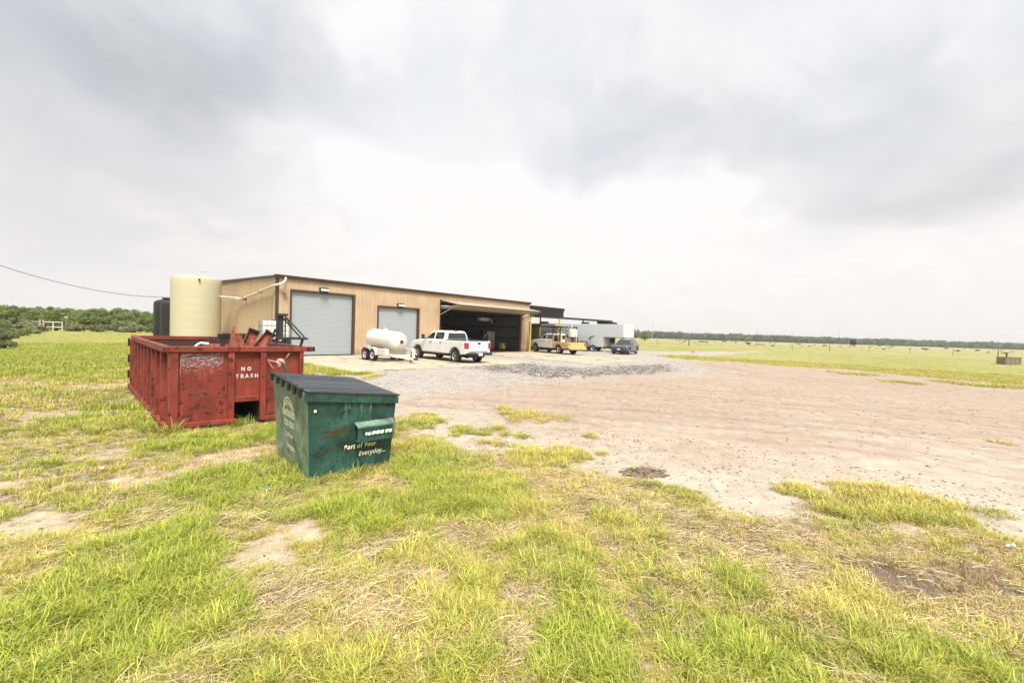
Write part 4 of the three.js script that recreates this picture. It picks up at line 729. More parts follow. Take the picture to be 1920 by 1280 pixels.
  const p = decal(0.66, 0.40, 660, 400, (c, w, h) => {
    const R = rng(8); c.clearRect(0, 0, w, h); c.fillStyle = 'rgba(150,104,108,0.45)'; c.fillRect(20, 30, w * 0.9, h * 0.55);
    for (let i = 0; i < 760; i++) { const x = R() * w, y = Math.pow(R(), 1.6) * h; c.fillStyle = R() < 0.5 - 0.3 * y / h ? `rgba(232,214,212,${0.4 + R() * 0.55})` : R() < 0.5 ? `rgba(120,108,122,${0.25 + R() * 0.45})` : `rgba(172,90,84,${0.2 + R() * 0.4})`; const ww = 6 + R() * 60 * (1 - y / h), hh = 2 + R() * 7; c.save(); c.translate(x, y); c.rotate((R() - 0.5) * 0.8); c.fillRect(0, 0, ww, hh); c.restore(); }
    c.strokeStyle = 'rgba(232,205,200,0.8)'; c.lineWidth = 4; c.beginPath(); c.moveTo(12, h - 10); c.lineTo(22, 20); c.lineTo(w * 0.5, 12); c.stroke(); c.fillStyle = 'rgba(108,112,130,0.8)'; c.fillRect(w * 0.35, 14, w * 0.62, 22); c.fillStyle = 'rgba(236,216,210,0.9)'; for (let i = 0; i < 40; i++) c.fillRect(110 + R() * 320, 50 + R() * 34, 6 + R() * 26, 3 + R() * 5);
  });
  p.name = 'torn_poster'; at2(p, 0.46, 1.20, 0.005); g.add(p);
  const sc = decal(0.8, 0.9, 800, 900, (c, w, h) => {                       // dents, scrapes and bare patches
    const R = rng(15); c.clearRect(0, 0, w, h); const dab = (x, y, a, b, col) => { c.fillStyle = col; for (let i = 0; i < 14; i++) { c.beginPath(); c.ellipse(x + (R() - 0.5) * a, y + (R() - 0.5) * b, 3 + R() * a * 0.16, 2 + R() * b * 0.2, R() * 3, 0, 7); c.fill(); } };
    for (const [x, y, a, b] of [[260, 420, 170, 26], [430, 405, 60, 50], [690, 610, 60, 90], [720, 300, 40, 120], [90, 560, 40, 40], [40, 760, 50, 70], [700, 760, 70, 90], [120, 300, 60, 18], [520, 160, 120, 14], [330, 660, 220, 12]]) dab(x, y, a, b, 'rgba(44,26,22,0.75)');
    c.strokeStyle = 'rgba(58,26,22,0.7)'; c.lineWidth = 6; for (let i = 0; i < 16; i++) { const x = R() * w, y = R() * h; c.beginPath(); c.moveTo(x, y); c.lineTo(x + (R() - 0.5) * 30, y + 20 + R() * 90); c.stroke(); } c.strokeStyle = 'rgba(196,110,92,0.5)'; c.lineWidth = 4; for (let i = 0; i < 26; i++) { const x = R() * w, y = R() * h; c.beginPath(); c.moveTo(x, y); c.lineTo(x + 20 + R() * 110, y + (R() - 0.5) * 18); c.stroke(); }
  });
  sc.name = 'scrapes'; at2(sc, 0.48, 0.60, 0.003); g.add(sc);
  // scrap inside: each piece a thing of its own
  const loc = (x, y, z) => g.localToWorld(V(x + 0.1317 * z, y, z)); g.updateMatrixWorld(true);
  const scrap = (name, label, cat, x, y, z, turn = 0) => { const w = loc(x, y, z); return thing(name, label, cat, [w.x, w.y, w.z], g.rotation.y + turn); };
  const channel = (L2, w, f, t2 = 0.012) => [box(w, L2, t2), box(t2, L2, f, -w / 2 - 0.001, 0, f / 2 + 0.001), box(t2, L2, f, w / 2 + 0.001, 0, f / 2 + 0.001)];
  const ch = scrap('steel_channel', 'long rusty steel channel sloping up to the right out of the red container', 'channel', 1.46, 1.32, -0.75); const chp = mesh('web', metric(join(channel(1.15, 0.2, 0.07)), 1).rotateZ(-0.62).rotateX(-0.12), M.rust, ch); mesh('end_bracket', metric(join([box(0.24, 0.035, 0.05, 0, 0.59, 0.03), rod([-0.07, 0.59, 0.03], [-0.07, 0.59, 0.075], 0.022), rod([0.07, 0.59, 0.03], [0.07, 0.59, 0.075], 0.022)]).rotateZ(-0.62).rotateX(-0.12), 1), M.dark, ch);
  const ch2 = scrap('steel_channel', 'shorter rusty channel standing behind the long one in the red container', 'channel', 1.36, 1.38, -0.98); mesh('web', metric(join(channel(0.95, 0.2, 0.07)), 1).rotateZ(-0.38), M.rust, ch2); mesh('end_bracket', metric(join([box(0.22, 0.05, 0.05, 0, 0.5, 0.03), rod([-0.06, 0.5, 0.03], [-0.06, 0.5, 0.08], 0.02), rod([0.06, 0.5, 0.03], [0.06, 0.5, 0.08], 0.02)]).rotateZ(-0.38), 1), M.dark, ch2);
  const pl = scrap('scrap_plate', 'torn upright rusty plate with a jagged top in the red container', 'plate', 1.1, 1.18, -0.62); mesh('sheet', metric(extrude([[-0.13, -0.5], [0.13, -0.5], [0.15, 0.42], [0.11, 0.5], [0.1, 0.58], [-0.02, 0.62], [-0.035, 0.76], [-0.075, 0.74], [-0.08, 0.62], [-0.1, 0.55]], 0.03, 0.004).rotateZ(-0.06), 1), M.rust, pl); mesh('flange', metric(box(0.03, 0.9, 0.09, 0.155, -0.05, -0.06).rotateZ(-0.06), 1), M.rust, pl);
  const ob = scrap('scrap_bracket', 'short rusty bracket with two holes low in the red container', 'bracket', 0.66, 1.3, -0.55); mesh('sheet', metric(extrude([[-0.16, -0.3], [0.14, -0.3], [0.16, 0.28], [-0.12, 0.26]], 0.04, 0.004, [[[0.02, 0.12], [0.05, 0.12], [0.05, 0.16], [0.02, 0.16]]]).rotateZ(-0.08), 1), M.rust, ob); mesh('edge_bar', metric(box(0.05, 0.6, 0.08, 0.24, 0.02, 0.02).rotateZ(-0.22), 1), M.rust, ob);
  const rb = scrap('scrap_bars', 'dark bent bars behind the upright rusty plate in the red container', 'bars', 0.95, 1.45, -1.0); mesh('bar', [bar([-0.45, 0.12, 0], [-0.02, 0.16, -0.1], 0.05, 0.05)], M.steel, rb); mesh('bar', bar([-0.1, -0.4, 0.05], [-0.05, 0.18, 0.05], 0.06, 0.06), M.steel, rb); mesh('bar', bar([-0.3, -0.4, 0.1], [-0.22, 0.12, 0.1], 0.05, 0.07), M.steel, rb);
  const pp = scrap('plastic_pipe', 'short curved white plastic pipe at the rim of the red container', 'pipe', 0.52, 1.44, -0.4); mesh('pipe', tube([[-0.12, -0.12, 0], [-0.1, 0.06, 0], [-0.02, 0.14, 0], [0.08, 0.13, 0]], 0.026, 24, 8), mat({ color: lin(0.7, 0.68, 0.64), roughness: 0.5 }), pp); mesh('coupling', rod([0.07, 0.13, 0], [0.11, 0.125, 0], 0.034, 12), mat({ color: lin(0.66, 0.64, 0.6), roughness: 0.5 }), pp);
  const wb = scrap('wooden_crate', 'dark wooden block lying at the far rim of the red container', 'block', 1.95, 1.6, -4.6, 0.3); mesh('body', box(0.62, 0.2, 0.4, 0, -0.02, 0, 0.01), M.dark, wb); mesh('cleat', [box(0.64, 0.05, 0.06, 0, 0.08, 0.18), box(0.64, 0.05, 0.06, 0, -0.1, 0.18)], M.steel, wb);
  const pile = scrap('scrap_heap', 'heap of rusty scrap filling the bottom of the red container', 'scrap heap', 1.1, 0.52, -1.9); { const gg = new THREE.PlaneGeometry(2.0, 3.2, 20, 30).rotateX(-Math.PI / 2), q = gg.attributes.position; for (let i = 0; i < q.count; i++) { const x = q.getX(i), z = q.getZ(i); q.setY(i, 0.02 + Math.max(0, 0.38 - 0.18 * (z + 0.2) ** 2) * (0.7 + 0.5 * fbm2(x * 2, z * 2, 4))); } gg.computeVertexNormals(); mesh('heap', metric(gg, 1), M.rust, pile); }
  for (let i = 0; i < 5; i++) { const R = rng(30 + i); mesh('offcut', metric(box(0.1 + R() * 0.5, 0.05, 0.08 + R() * 0.2).rotateY(R() * 3).rotateZ(R() - 0.5).translate(-0.7 + i * 0.34, 0.5, -0.8 + R() * 1.4), 1), i % 2 ? M.rust : M.steel, pile); }
  // black steel frame resting on the rim
  const fr = scrap('steel_stand', 'black triangular steel frame standing on the right rim of the red container', 'frame', 1.98, H, -0.2, -0.1);
  mesh('plate', [span(-0.24, 0.36, 0.16, 0.19, -0.22, 0.06)], M.steel, fr); mesh('post', [span(-0.23, -0.1, 0.191, 0.66, -0.06, -0.03), span(-0.24, -0.21, 0.191, 0.68, -0.06, 0.02), span(-0.08, -0.055, 0.191, 0.62, -0.05, 0.0)], M.steel, fr); mesh('brace', [bar([-0.1, 0.66, 0], [0.3, 0.2, 0.02], 0.05, 0.03), bar([-0.13, 0.62, -0.14], [0.24, 0.19, -0.14], 0.04, 0.03), bar([-0.05, 0.58, 0.01], [0.07, 0.38, 0.01], 0.05, 0.02)], M.steel, fr); mesh('top_bar', span(-0.24, -0.02, 0.64, 0.69, -0.07, 0.03), M.steel, fr);
  mesh('leg', [bar([-0.22, 0.16, 0.0], [-0.25, -0.02, 0.02], 0.07, 0.05)], M.black, fr); mesh('leg', [bar([0.27, 0.16, 0.0], [0.23, 0.0, 0.0], 0.07, 0.05)], M.black, fr); mesh('strip', [bar([-0.26, 0.36, 0.06], [-0.42, -0.06, 0.06], 0.05, 0.02), bar([-0.33, 0.2, 0.05], [-0.2, 0.4, 0.05], 0.02, 0.03)], M.black, fr); mesh('edge', span(-0.25, 0.38, 0.142, 0.161, 0.04, 0.07), M.black, fr);
}

// green dumpster
{
  const w = 1.14, L = 1.54, u = [Math.cos(43 * D2R), Math.sin(43 * D2R)], v = [-u[1], u[0]], A = at(575.5, 905);
  const X = A.x + u[0] * w / 2 + v[0] * L / 2, Z = -A.z + u[1] * w / 2 + v[1] * L / 2;
  const g = placed('green_dumpster', 'dented dark green dumpster with white lettering and a black ribbed lid', 'dumpster', X, Z, 43); block2(g, -w / 2 + 0.02, w / 2 - 0.02, -L / 2 + 0.02, L / 2 - 0.02, 700, 0.8);
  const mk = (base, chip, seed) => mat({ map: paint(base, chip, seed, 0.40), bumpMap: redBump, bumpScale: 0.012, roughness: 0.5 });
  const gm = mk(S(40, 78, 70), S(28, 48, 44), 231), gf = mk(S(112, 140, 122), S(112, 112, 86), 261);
  const hA = 1.155, hB = 1.015, hD = 1.235, hC = 1.095, b = 0.025, t = 0.035;
  const nA = [-w / 2 + b, 0.02, L / 2 - b], nB = [w / 2 - b, 0.02, L / 2 - b], nC = [w / 2 - b, 0.02, -L / 2 + b], nD = [-w / 2 + b, 0.02, -L / 2 + b];
  const tA = [-w / 2 - t, hA - 0.02, L / 2 + t], tB = [w / 2 + t, hB - 0.02, L / 2 + t], tC = [w / 2 + t, hC - 0.02, -L / 2 - t], tD = [-w / 2 - t, hD - 0.02, -L / 2 - t];
  const P = (p) => V(...p), lerp3 = (a, c, k) => P(a).lerp(P(c), k);
  // dented side sheets: subdivided faces pushed in and out
  const sheet = (p, q, r, s, nx, ny, dent, seed) => {                      // p q below, r s above (r over q)
    const pos = [], idx = [], n = P(q).sub(P(p)).cross(P(s).sub(P(p))).normalize();
    for (let j = 0; j <= ny; j++) for (let i = 0; i <= nx; i++) { const a = i / nx, c = j / ny, o = lerp3(p, q, a).lerp(lerp3(s, r, a), c), e = Math.min(a, 1 - a, c, 1 - c) * 6, k = clamp(e) * dent * (fbm2(a * 2.2 + seed, c * 2.4 + seed * 2, 3)); o.addScaledVector(n, k); pos.push(o.x, o.y, o.z); }
    for (let j = 0; j < ny; j++) for (let i = 0; i < nx; i++) { const a = j * (nx + 1) + i, c = a + nx + 1; idx.push(a, a + 1, c, a + 1, c + 1, c); }
    const gg = new THREE.BufferGeometry(); gg.setAttribute('position', new THREE.Float32BufferAttribute(pos, 3)); gg.setIndex(idx); gg.computeVertexNormals();
    return metric(gg, 0.55, seed, seed * 0.7);
  };
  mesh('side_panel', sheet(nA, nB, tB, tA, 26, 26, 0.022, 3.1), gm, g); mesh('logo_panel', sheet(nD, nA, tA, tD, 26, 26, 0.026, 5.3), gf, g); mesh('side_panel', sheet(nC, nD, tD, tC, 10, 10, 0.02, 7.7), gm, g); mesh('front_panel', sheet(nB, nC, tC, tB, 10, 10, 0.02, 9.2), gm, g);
  mesh('base', metric(hexa([[-w / 2 + 0.03, 0.0, L / 2 - 0.03], [w / 2 - 0.03, 0.0, L / 2 - 0.03], [w / 2 - 0.03, 0.0, -L / 2 + 0.03], [-w / 2 + 0.03, 0.0, -L / 2 + 0.03]], [[-w / 2 + 0.03, 0.05, L / 2 - 0.03], [w / 2 - 0.03, 0.05, L / 2 - 0.03], [w / 2 - 0.03, 0.05, -L / 2 + 0.03], [-w / 2 + 0.03, 0.05, -L / 2 + 0.03]]), 1), M.dark, g);
  mesh('corner_edge', [rod([nA[0] - 0.002, nA[1], nA[2] + 0.002], [tA[0] - 0.002, tA[1], tA[2] + 0.002], 0.009, 8)], gf, g); mesh('corner_edge', [rod(nB, tB, 0.01, 8)], gm, g);
  // top band and hinge rail
  const o = 0.03; const band = (p, q, nx, nz) => { const a = P(p), c = P(q), out = V(nx, 0, nz).multiplyScalar(o), dn = V(0, -0.085, 0), up = V(0, 0.015, 0); return hexa([a.clone().add(dn), c.clone().add(dn), c.clone().add(dn).add(out), a.clone().add(dn).add(out)], [a.clone().add(up), c.clone().add(up), c.clone().add(up).add(out), a.clone().add(up).add(out)]); };
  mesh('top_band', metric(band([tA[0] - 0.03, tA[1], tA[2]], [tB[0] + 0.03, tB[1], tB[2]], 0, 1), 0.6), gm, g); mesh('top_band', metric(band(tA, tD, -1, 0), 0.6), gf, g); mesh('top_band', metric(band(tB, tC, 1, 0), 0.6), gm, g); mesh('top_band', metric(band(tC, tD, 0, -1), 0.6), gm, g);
  const hr = mat({ color: lin(0.02, 0.018, 0.016), roughness: 0.7 });
  const hx = tA[0] - 0.045, hinge = [rod([hx, hA + 0.035, tA[2] - 0.06], [hx, hD + 0.035, tD[2] + 0.02], 0.016, 8)];
  mesh('hinge_rod', hinge, hr, g);
  for (const k of [0.05, 0.2, 0.36, 0.55, 0.72, 0.93]) { const z = mix(tA[2] - 0.05, tD[2], k), y = mix(hA, hD, k); mesh('hinge_lug', span(hx - 0.022, hx + 0.035, y - 0.075, y + 0.05, z - 0.035, z + 0.035, 0.008), hr, g); }
  // lid: black plastic with long ribs, sagging a little
  const lm = mat({ color: lin(0.030, 0.040, 0.046), roughness: 0.22, bumpMap: redBump, bumpScale: 0.004 });
  const lid = sub('lid', g), lp = (a, c, up = 0) => { const x = mix(tA[0] - 0.02, tB[0] + 0.045, a), z = mix(tA[2] + 0.035, tD[2] - 0.03, c), y = mix(mix(hA, hB, a), mix(hD, hC, a), c) + 0.022 - 0.012 * Math.sin(a * 3.14) * Math.sin(c * 6.28 * 1 + 0.4) + up; return V(x, y, z); };
  for (const [c0, c1] of [[0, 0.492], [0.508, 1]]) {
    const pos = [], idx = [], nx = 14, nz = 60, prof = (c) => { const q = (c - c0) / (c1 - c0), k = q * 6.5, f = k - Math.floor(k); return q < 0.06 || q > 0.94 ? 0.006 : f > 0.5 ? 0.015 * smooth(0.5, 0.58, f) * smooth(1, 0.92, f) : 0; };
    for (let j = 0; j <= nz; j++) for (let i = 0; i <= nx; i++) { const c = mix(c0, c1, j / nz), a = i / nx, p = lp(a, c, prof(c) * smooth(0, 0.05, a) * smooth(1, 0.9, a)); pos.push(p.x, p.y, p.z); }
    const m = (nx + 1) * (nz + 1); for (let j = 0; j <= nz; j++) for (let i = 0; i <= nx; i++) { const p = lp(i / nx, mix(c0, c1, j / nz), -0.02); pos.push(p.x, p.y, p.z); }
    for (let j = 0; j < nz; j++) for (let i = 0; i < nx; i++) { const a = j * (nx + 1) + i, c = a + nx + 1; idx.push(a, a + 1, c, a + 1, c + 1, c, m + a, m + c, m + a + 1, m + a + 1, m + c, m + c + 1); }
    const edge = (a, c) => idx.push(a, m + a, c, c, m + a, m + c); for (let i = 0; i < nx; i++) { edge(i, i + 1); const q = nz * (nx + 1); edge(q + i + 1, q + i); } for (let j = 0; j < nz; j++) { edge((j + 1) * (nx + 1), j * (nx + 1)); edge(j * (nx + 1) + nx, (j + 1) * (nx + 1) + nx); }
    const gg = new THREE.BufferGeometry(); gg.setAttribute('position', new THREE.Float32BufferAttribute(pos, 3)); gg.setIndex(idx); const e2 = toCreasedNormals(gg, 0.5); mesh('lid_leaf', metric(e2, 1), lm, lid);
  }
  // fork sleeve, open at its left end
  const fx = 0.02, fe = w / 2 + 0.015, fz = L / 2 - 0.01, y0 = 0.46, y1 = 0.69, d = 0.13, tilt = 0.03;
  const sl = sub('fork_sleeve', g), yy = (x) => (x - fx) * -0.0;
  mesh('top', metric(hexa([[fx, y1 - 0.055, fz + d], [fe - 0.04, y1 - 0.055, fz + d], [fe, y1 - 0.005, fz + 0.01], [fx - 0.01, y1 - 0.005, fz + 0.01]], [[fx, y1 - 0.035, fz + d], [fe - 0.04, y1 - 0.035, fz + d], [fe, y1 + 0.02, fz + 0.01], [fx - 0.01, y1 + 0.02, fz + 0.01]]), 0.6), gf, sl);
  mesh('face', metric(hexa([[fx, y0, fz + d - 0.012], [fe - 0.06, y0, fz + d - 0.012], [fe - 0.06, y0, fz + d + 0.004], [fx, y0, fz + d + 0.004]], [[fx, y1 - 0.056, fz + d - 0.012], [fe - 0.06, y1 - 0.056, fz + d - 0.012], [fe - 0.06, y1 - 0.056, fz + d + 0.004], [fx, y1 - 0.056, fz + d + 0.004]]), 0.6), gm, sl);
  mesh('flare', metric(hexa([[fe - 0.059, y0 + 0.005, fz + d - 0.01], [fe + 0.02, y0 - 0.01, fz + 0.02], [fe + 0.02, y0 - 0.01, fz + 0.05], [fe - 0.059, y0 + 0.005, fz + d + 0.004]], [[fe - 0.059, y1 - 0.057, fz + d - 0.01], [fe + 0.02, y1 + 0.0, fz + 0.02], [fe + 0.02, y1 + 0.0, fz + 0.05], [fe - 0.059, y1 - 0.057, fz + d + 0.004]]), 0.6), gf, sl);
  mesh('bottom', metric(span(fx - 0.005, fe - 0.05, y0 - 0.014, y0 - 0.001, fz - 0.03, fz + d + 0.012), 0.6), gm, sl);
  mesh('inside', span(fx + 0.03, fx + 0.05, y0 + 0.002, y1 - 0.06, fz, fz + d - 0.013), M.dark, sl);
  // lettering: planes lying on the two faces, following their lean
  const onFace = (m, name, p, q, s, cx, cy, off) => {                       // p q below, s above p; place from the left foot in metres
    const ex = P(q).sub(P(p)).normalize(), ey = P(s).sub(P(p)); ey.addScaledVector(ex, -ey.dot(ex)).normalize(); const n = ex.clone().cross(ey);
    m.quaternion.setFromRotationMatrix(new THREE.Matrix4().makeBasis(ex, ey, n)); m.position.copy(P(p)).addScaledVector(ex, cx).addScaledVector(ey, cy).addScaledVector(n, off); m.name = name; m.castShadow = false; m.receiveShadow = true; g.add(m); return m;
  };
  const scratchOut = (c, w2, h2, n, seed) => { const R = rng(seed); c.globalCompositeOperation = 'destination-out'; for (let i = 0; i < n; i++) { c.globalAlpha = 0.4 + 0.6 * R(); c.fillRect(R() * w2, R() * h2, 2 + R() * 16, 1 + R() * 4); } c.globalAlpha = 1; c.globalCompositeOperation = 'source-over'; };
  const cream = 'rgb(240,235,208)';
  onFace(decal(0.64, 0.30, 1024, 480, (c, a, h) => {
    c.clearRect(0, 0, a, h); c.fillStyle = cream; c.font = 'bold 140px sans-serif'; c.save(); c.transform(1, 0, -0.2, 1, 60, 0); c.fillText('Part of Your', 0, 160, 730); c.fillText('Everyday...', 370, 345, 640); c.restore(); scratchOut(c, a, h, 90, 4); c.clearRect(20, 120, 90, 30);
  }), 'lettering', nA, nB, tA, 0.72, 0.275, 0.022);
  onFace(decal(1.06, 0.86, 1060, 860, (c, a, h) => {                         // scrapes and rust on the sleeve side
    const R = rng(9); c.clearRect(0, 0, a, h); c.lineCap = 'round';
    c.strokeStyle = 'rgba(58,34,22,0.9)'; c.lineWidth = 15; c.beginPath(); c.moveTo(8, 722); c.quadraticCurveTo(120, 700, 250, 636); c.stroke(); c.lineWidth = 7; c.strokeStyle = 'rgba(120,78,52,0.8)'; c.beginPath(); c.moveTo(60, 712); c.quadraticCurveTo(150, 690, 300, 612); c.stroke();
    for (let i = 0; i < 70; i++) { const y = 395 + R() * 110, x = 90 + R() * 300; c.strokeStyle = R() < 0.5 ? `rgba(112,86,52,${0.3 + R() * 0.5})` : `rgba(70,62,40,${0.3 + R() * 0.4})`; c.lineWidth = 2 + R() * 5; c.beginPath(); c.moveTo(x, y); c.lineTo(x + 60 + R() * 110, y - 8 - R() * 12); c.stroke(); }
    c.fillStyle = 'rgba(10,34,32,0.85)'; for (let i = 0; i < 60; i++) { const x = 180 + R() * 850, y = 20 + R() * 300; c.beginPath(); c.ellipse(x, y, 3 + R() * 8, 4 + R() * 12, R(), 0, 7); c.fill(); } for (let i = 0; i < 22; i++) { c.beginPath(); c.ellipse(R() * a, 560 + R() * 290, 3 + R() * 7, 3 + R() * 8, R(), 0, 7); c.fill(); }
    c.strokeStyle = 'rgba(130,160,124,0.28)'; for (let i = 0; i < 14; i++) { c.lineWidth = 4 + R() * 14; const x = 400 + R() * 400; c.beginPath(); c.moveTo(x, 20); c.lineTo(x + (R() - 0.5) * 30, 120 + R() * 260); c.stroke(); } c.fillStyle = 'rgb(232,226,206)'; c.fillRect(6, 118, 34, 36);
  }), 'scrapes', nA, nB, tA, 0.55, 0.60, 0.018);
  const st = decal(0.40, 0.095, 800, 190, (c, a, h) => {
    c.fillStyle = 'rgb(18,58,52)'; c.fillRect(0, 0, a, h); c.fillStyle = 'rgb(232,230,224)'; const R = rng(41); let x = 26;
    for (const [ww, k] of [[46, 0], [120, 1], [130, 2], [120, 1], [110, 3], [0, 9], [96, 1], [110, 3]]) { if (k === 9) { x += 30; continue; } c.beginPath(); c.moveTo(x, 60 + R() * 20); c.lineTo(x + ww * 0.5, 40 + R() * 20); c.lineTo(x + ww, 50 + R() * 10); c.lineTo(x + ww - 8, 150 - R() * 20); c.lineTo(x + 8, 158 - R() * 10); c.fill(); x += ww + 4; }
    c.strokeStyle = 'rgb(22,62,56)'; c.lineWidth = 7; for (let i = 0; i < 26; i++) { const q = 20 + R() * 740, y = 60 + R() * 70; c.beginPath(); c.moveTo(q, y); c.lineTo(q + 20 + R() * 50, y + (R() - 0.5) * 40); c.stroke(); }
  }); st.name = 'sticker'; st.position.set(0.31, 0.553, fz + d + 0.008); sl.add(st);
  onFace(decal(0.86, 0.86, 1024, 1024, (c, a, h) => {
    c.clearRect(0, 0, a, h); c.fillStyle = cream; c.strokeStyle = cream; c.textAlign = 'center'; c.lineWidth = 17;
    // a bell-shaped outline round two words
    c.beginPath(); c.moveTo(180, 400); c.lineTo(180, 330); c.lineTo(232, 330); c.quadraticCurveTo(250, 120, 512, 96); c.quadraticCurveTo(774, 120, 792, 330); c.lineTo(844, 330); c.lineTo(844, 400); c.closePath(); c.stroke();
    c.font = 'bold 118px sans-serif'; 'SOUTHERN'.split('').forEach((l, i) => { const t2 = (i - 3.5) / 3.5; c.save(); c.translate(512 + t2 * 225, 222 + t2 * t2 * 62); c.rotate(t2 * 0.32); c.fillText(l, 0, 0, 66); c.restore(); });
    c.font = 'bold 128px sans-serif'; c.fillText('Sanitation', 512, 378, 600); c.font = 'bold 132px sans-serif'; c.fillText('723-3333', 512, 580, 560);
    c.font = 'bold 112px sans-serif'; c.save(); c.transform(1, 0, -0.18, 1, 120, 0); c.fillText('Part of Your', 470, 762, 520); c.fillText('Everyday...', 640, 950, 460); c.restore(); scratchOut(c, a, h, 60, 6);
    c.strokeStyle = 'rgba(24,26,22,0.9)'; c.lineCap = 'round'; c.lineWidth = 20; c.beginPath(); c.moveTo(150, 720); c.lineTo(330, 742); c.stroke(); c.lineWidth = 15; c.beginPath(); c.moveTo(690, 742); c.lineTo(1000, 800); c.stroke(); c.lineWidth = 6; c.strokeStyle = 'rgba(60,84,70,0.7)'; c.beginPath(); c.moveTo(20, 880); c.quadraticCurveTo(140, 930, 300, 860); c.stroke();
  }), 'lettering', nD, nA, tD, 0.78, 0.625, 0.024);
}
// strap tied from the red container's post to the dumpster's hinge
{
  const a = at(488, 671, 1.06), k = V(-2.98, 1.38, -7.0);
  const p0 = rayOf(488, 672).multiplyScalar(10.55).add(camera.position), p1 = rayOf(501, 675).multiplyScalar(9.9).add(camera.position), p2 = rayOf(526, 680).multiplyScalar(8.4).add(camera.position), p3 = rayOf(537, 700).multiplyScalar(7.6).add(camera.position), p4 = rayOf(534, 716).multiplyScalar(7.35).add(camera.position);
  const g = thing('tie_strap', 'faded red and white strap knotted between the red container and the dumpster', 'strap', p2.toArray()); const L = (v) => v.clone().sub(p2);
  const pale = mat({ color: lin(0.55, 0.38, 0.33), roughness: 0.9 }), pink = mat({ color: lin(0.42, 0.10, 0.08), roughness: 0.9 });
  mesh('rope', tube([L(p0), L(p1), V(0, 0, 0)], 0.013, 30, 7), pale, g); mesh('rope', tube([L(p1), L(rayOf(513, 690).multiplyScalar(9.1).add(camera.position)), V(0, -0.06, 0)], 0.016, 30, 7), pink, g);
  mesh('hanging_end', tube([L(p0), L(rayOf(486.5, 690).multiplyScalar(10.5).add(camera.position)), L(rayOf(484.5, 716).multiplyScalar(10.45).add(camera.position))], 0.017, 20, 6), mat({ color: lin(0.5, 0.2, 0.17), roughness: 0.9 }), g);
  mesh('knot', [new THREE.TorusKnotGeometry(0.04, 0.018, 60, 8, 2, 3)], pale, g); mesh('tail', tube([V(0, 0, 0), V(0.08, 0.07, 0), V(0.16, 0.17, 0.02)], 0.012, 16, 6), pale, g); mesh('tail', tube([V(0, 0, 0), V(0.06, 0.04, 0), V(0.11, 0.11, 0.02)], 0.014, 16, 6), pink, g);
  mesh('black_band', tube([V(0.02, -0.02, 0), L(rayOf(534, 688).multiplyScalar(7.9).add(camera.position)), L(p3), L(p4)], 0.022, 30, 7), M.black, g);
}

// ------------------------------------------------------------------ vehicles: local x ahead, y up, z to the right-hand side
const shapeOf = (cmds) => { const s = new THREE.Shape(); for (const [k, ...a] of cmds) s[k](...a); return s; };
function pinch(g, y0, k, kx = 0, xc = 0) { const p = g.attributes.position; for (let i = 0; i < p.count; i++) { const d = Math.max(0, p.getY(i) - y0); p.setZ(i, p.getZ(i) * (1 - k * d)); } g.computeVertexNormals(); return g; }
function roundBody(shape, width, bevel, y0, k) { const g = extrude(shape, width, bevel, [], 4); const q = k ? pinch(g, y0, k) : g; return crease(q, 0.55); }
function wheel(root, x, z, R, w, o = {}) {
  const side = Math.sign(z), g = sub('wheel', root, [x, R, z]), r = R * (o.rim ?? 0.62), h = w / 2;
  mesh('tyre', lathe([[r * 0.98, -h * 0.8], [r * 1.08, -h * 0.98], [R * 0.9, -h], [R * 0.985, -h * 0.82], [R, -h * 0.5], [R * 0.99, -h * 0.2], [R, 0], [R * 0.99, h * 0.2], [R, h * 0.5], [R * 0.985, h * 0.82], [R * 0.9, h], [r * 1.08, h * 0.98], [r * 0.98, h * 0.8]], 36).rotateX(Math.PI / 2), M.rubber, g);
  if (o.plain) {
    mesh('rim', [lathe([[0, h * 0.35], [r * 0.3, h * 0.4], [r * 0.34, h * 0.62], [r * 0.6, h * 0.5], [r * 0.84, h * 0.42], [r * 0.92, h * 0.8], [r, h * 0.86], [r, -h * 0.8], [r * 0.9, -h * 0.8], [0, -h * 0.5]], 30).rotateX(side > 0 ? Math.PI / 2 : -Math.PI / 2)], o.plain, g);
    mesh('hub', new THREE.CylinderGeometry(r * 0.2, r * 0.24, h * 0.5, 14).rotateX(Math.PI / 2).translate(0, 0, side * h * 0.66), M.steel, g);
  } else {
    const n = o.spokes ?? 6, parts = [lathe([[r * 0.86, h * 0.55], [r * 0.92, h * 0.8], [r, h * 0.86], [r, -h * 0.8], [r * 0.88, -h * 0.8]], 30).rotateX(side > 0 ? Math.PI / 2 : -Math.PI / 2), new THREE.CylinderGeometry(r * 0.24, r * 0.28, h * 0.3, 16).rotateX(Math.PI / 2).translate(0, 0, side * h * 0.62)];
    for (let i = 0; i < n; i++) { const a = (i / n) * 6.283; parts.push(bar([Math.cos(a) * r * 0.2, Math.sin(a) * r * 0.2, side * h * 0.62], [Math.cos(a) * r * 0.9, Math.sin(a) * r * 0.9, side * h * 0.6], r * 0.2, h * 0.16)); }
    mesh('rim', parts, M.alloy, g); mesh('brake_disc', new THREE.CylinderGeometry(r * 0.8, r * 0.8, 0.02, 24).rotateX(Math.PI / 2).translate(0, 0, side * h * 0.1), M.steel, g);
  }
  return g;
}
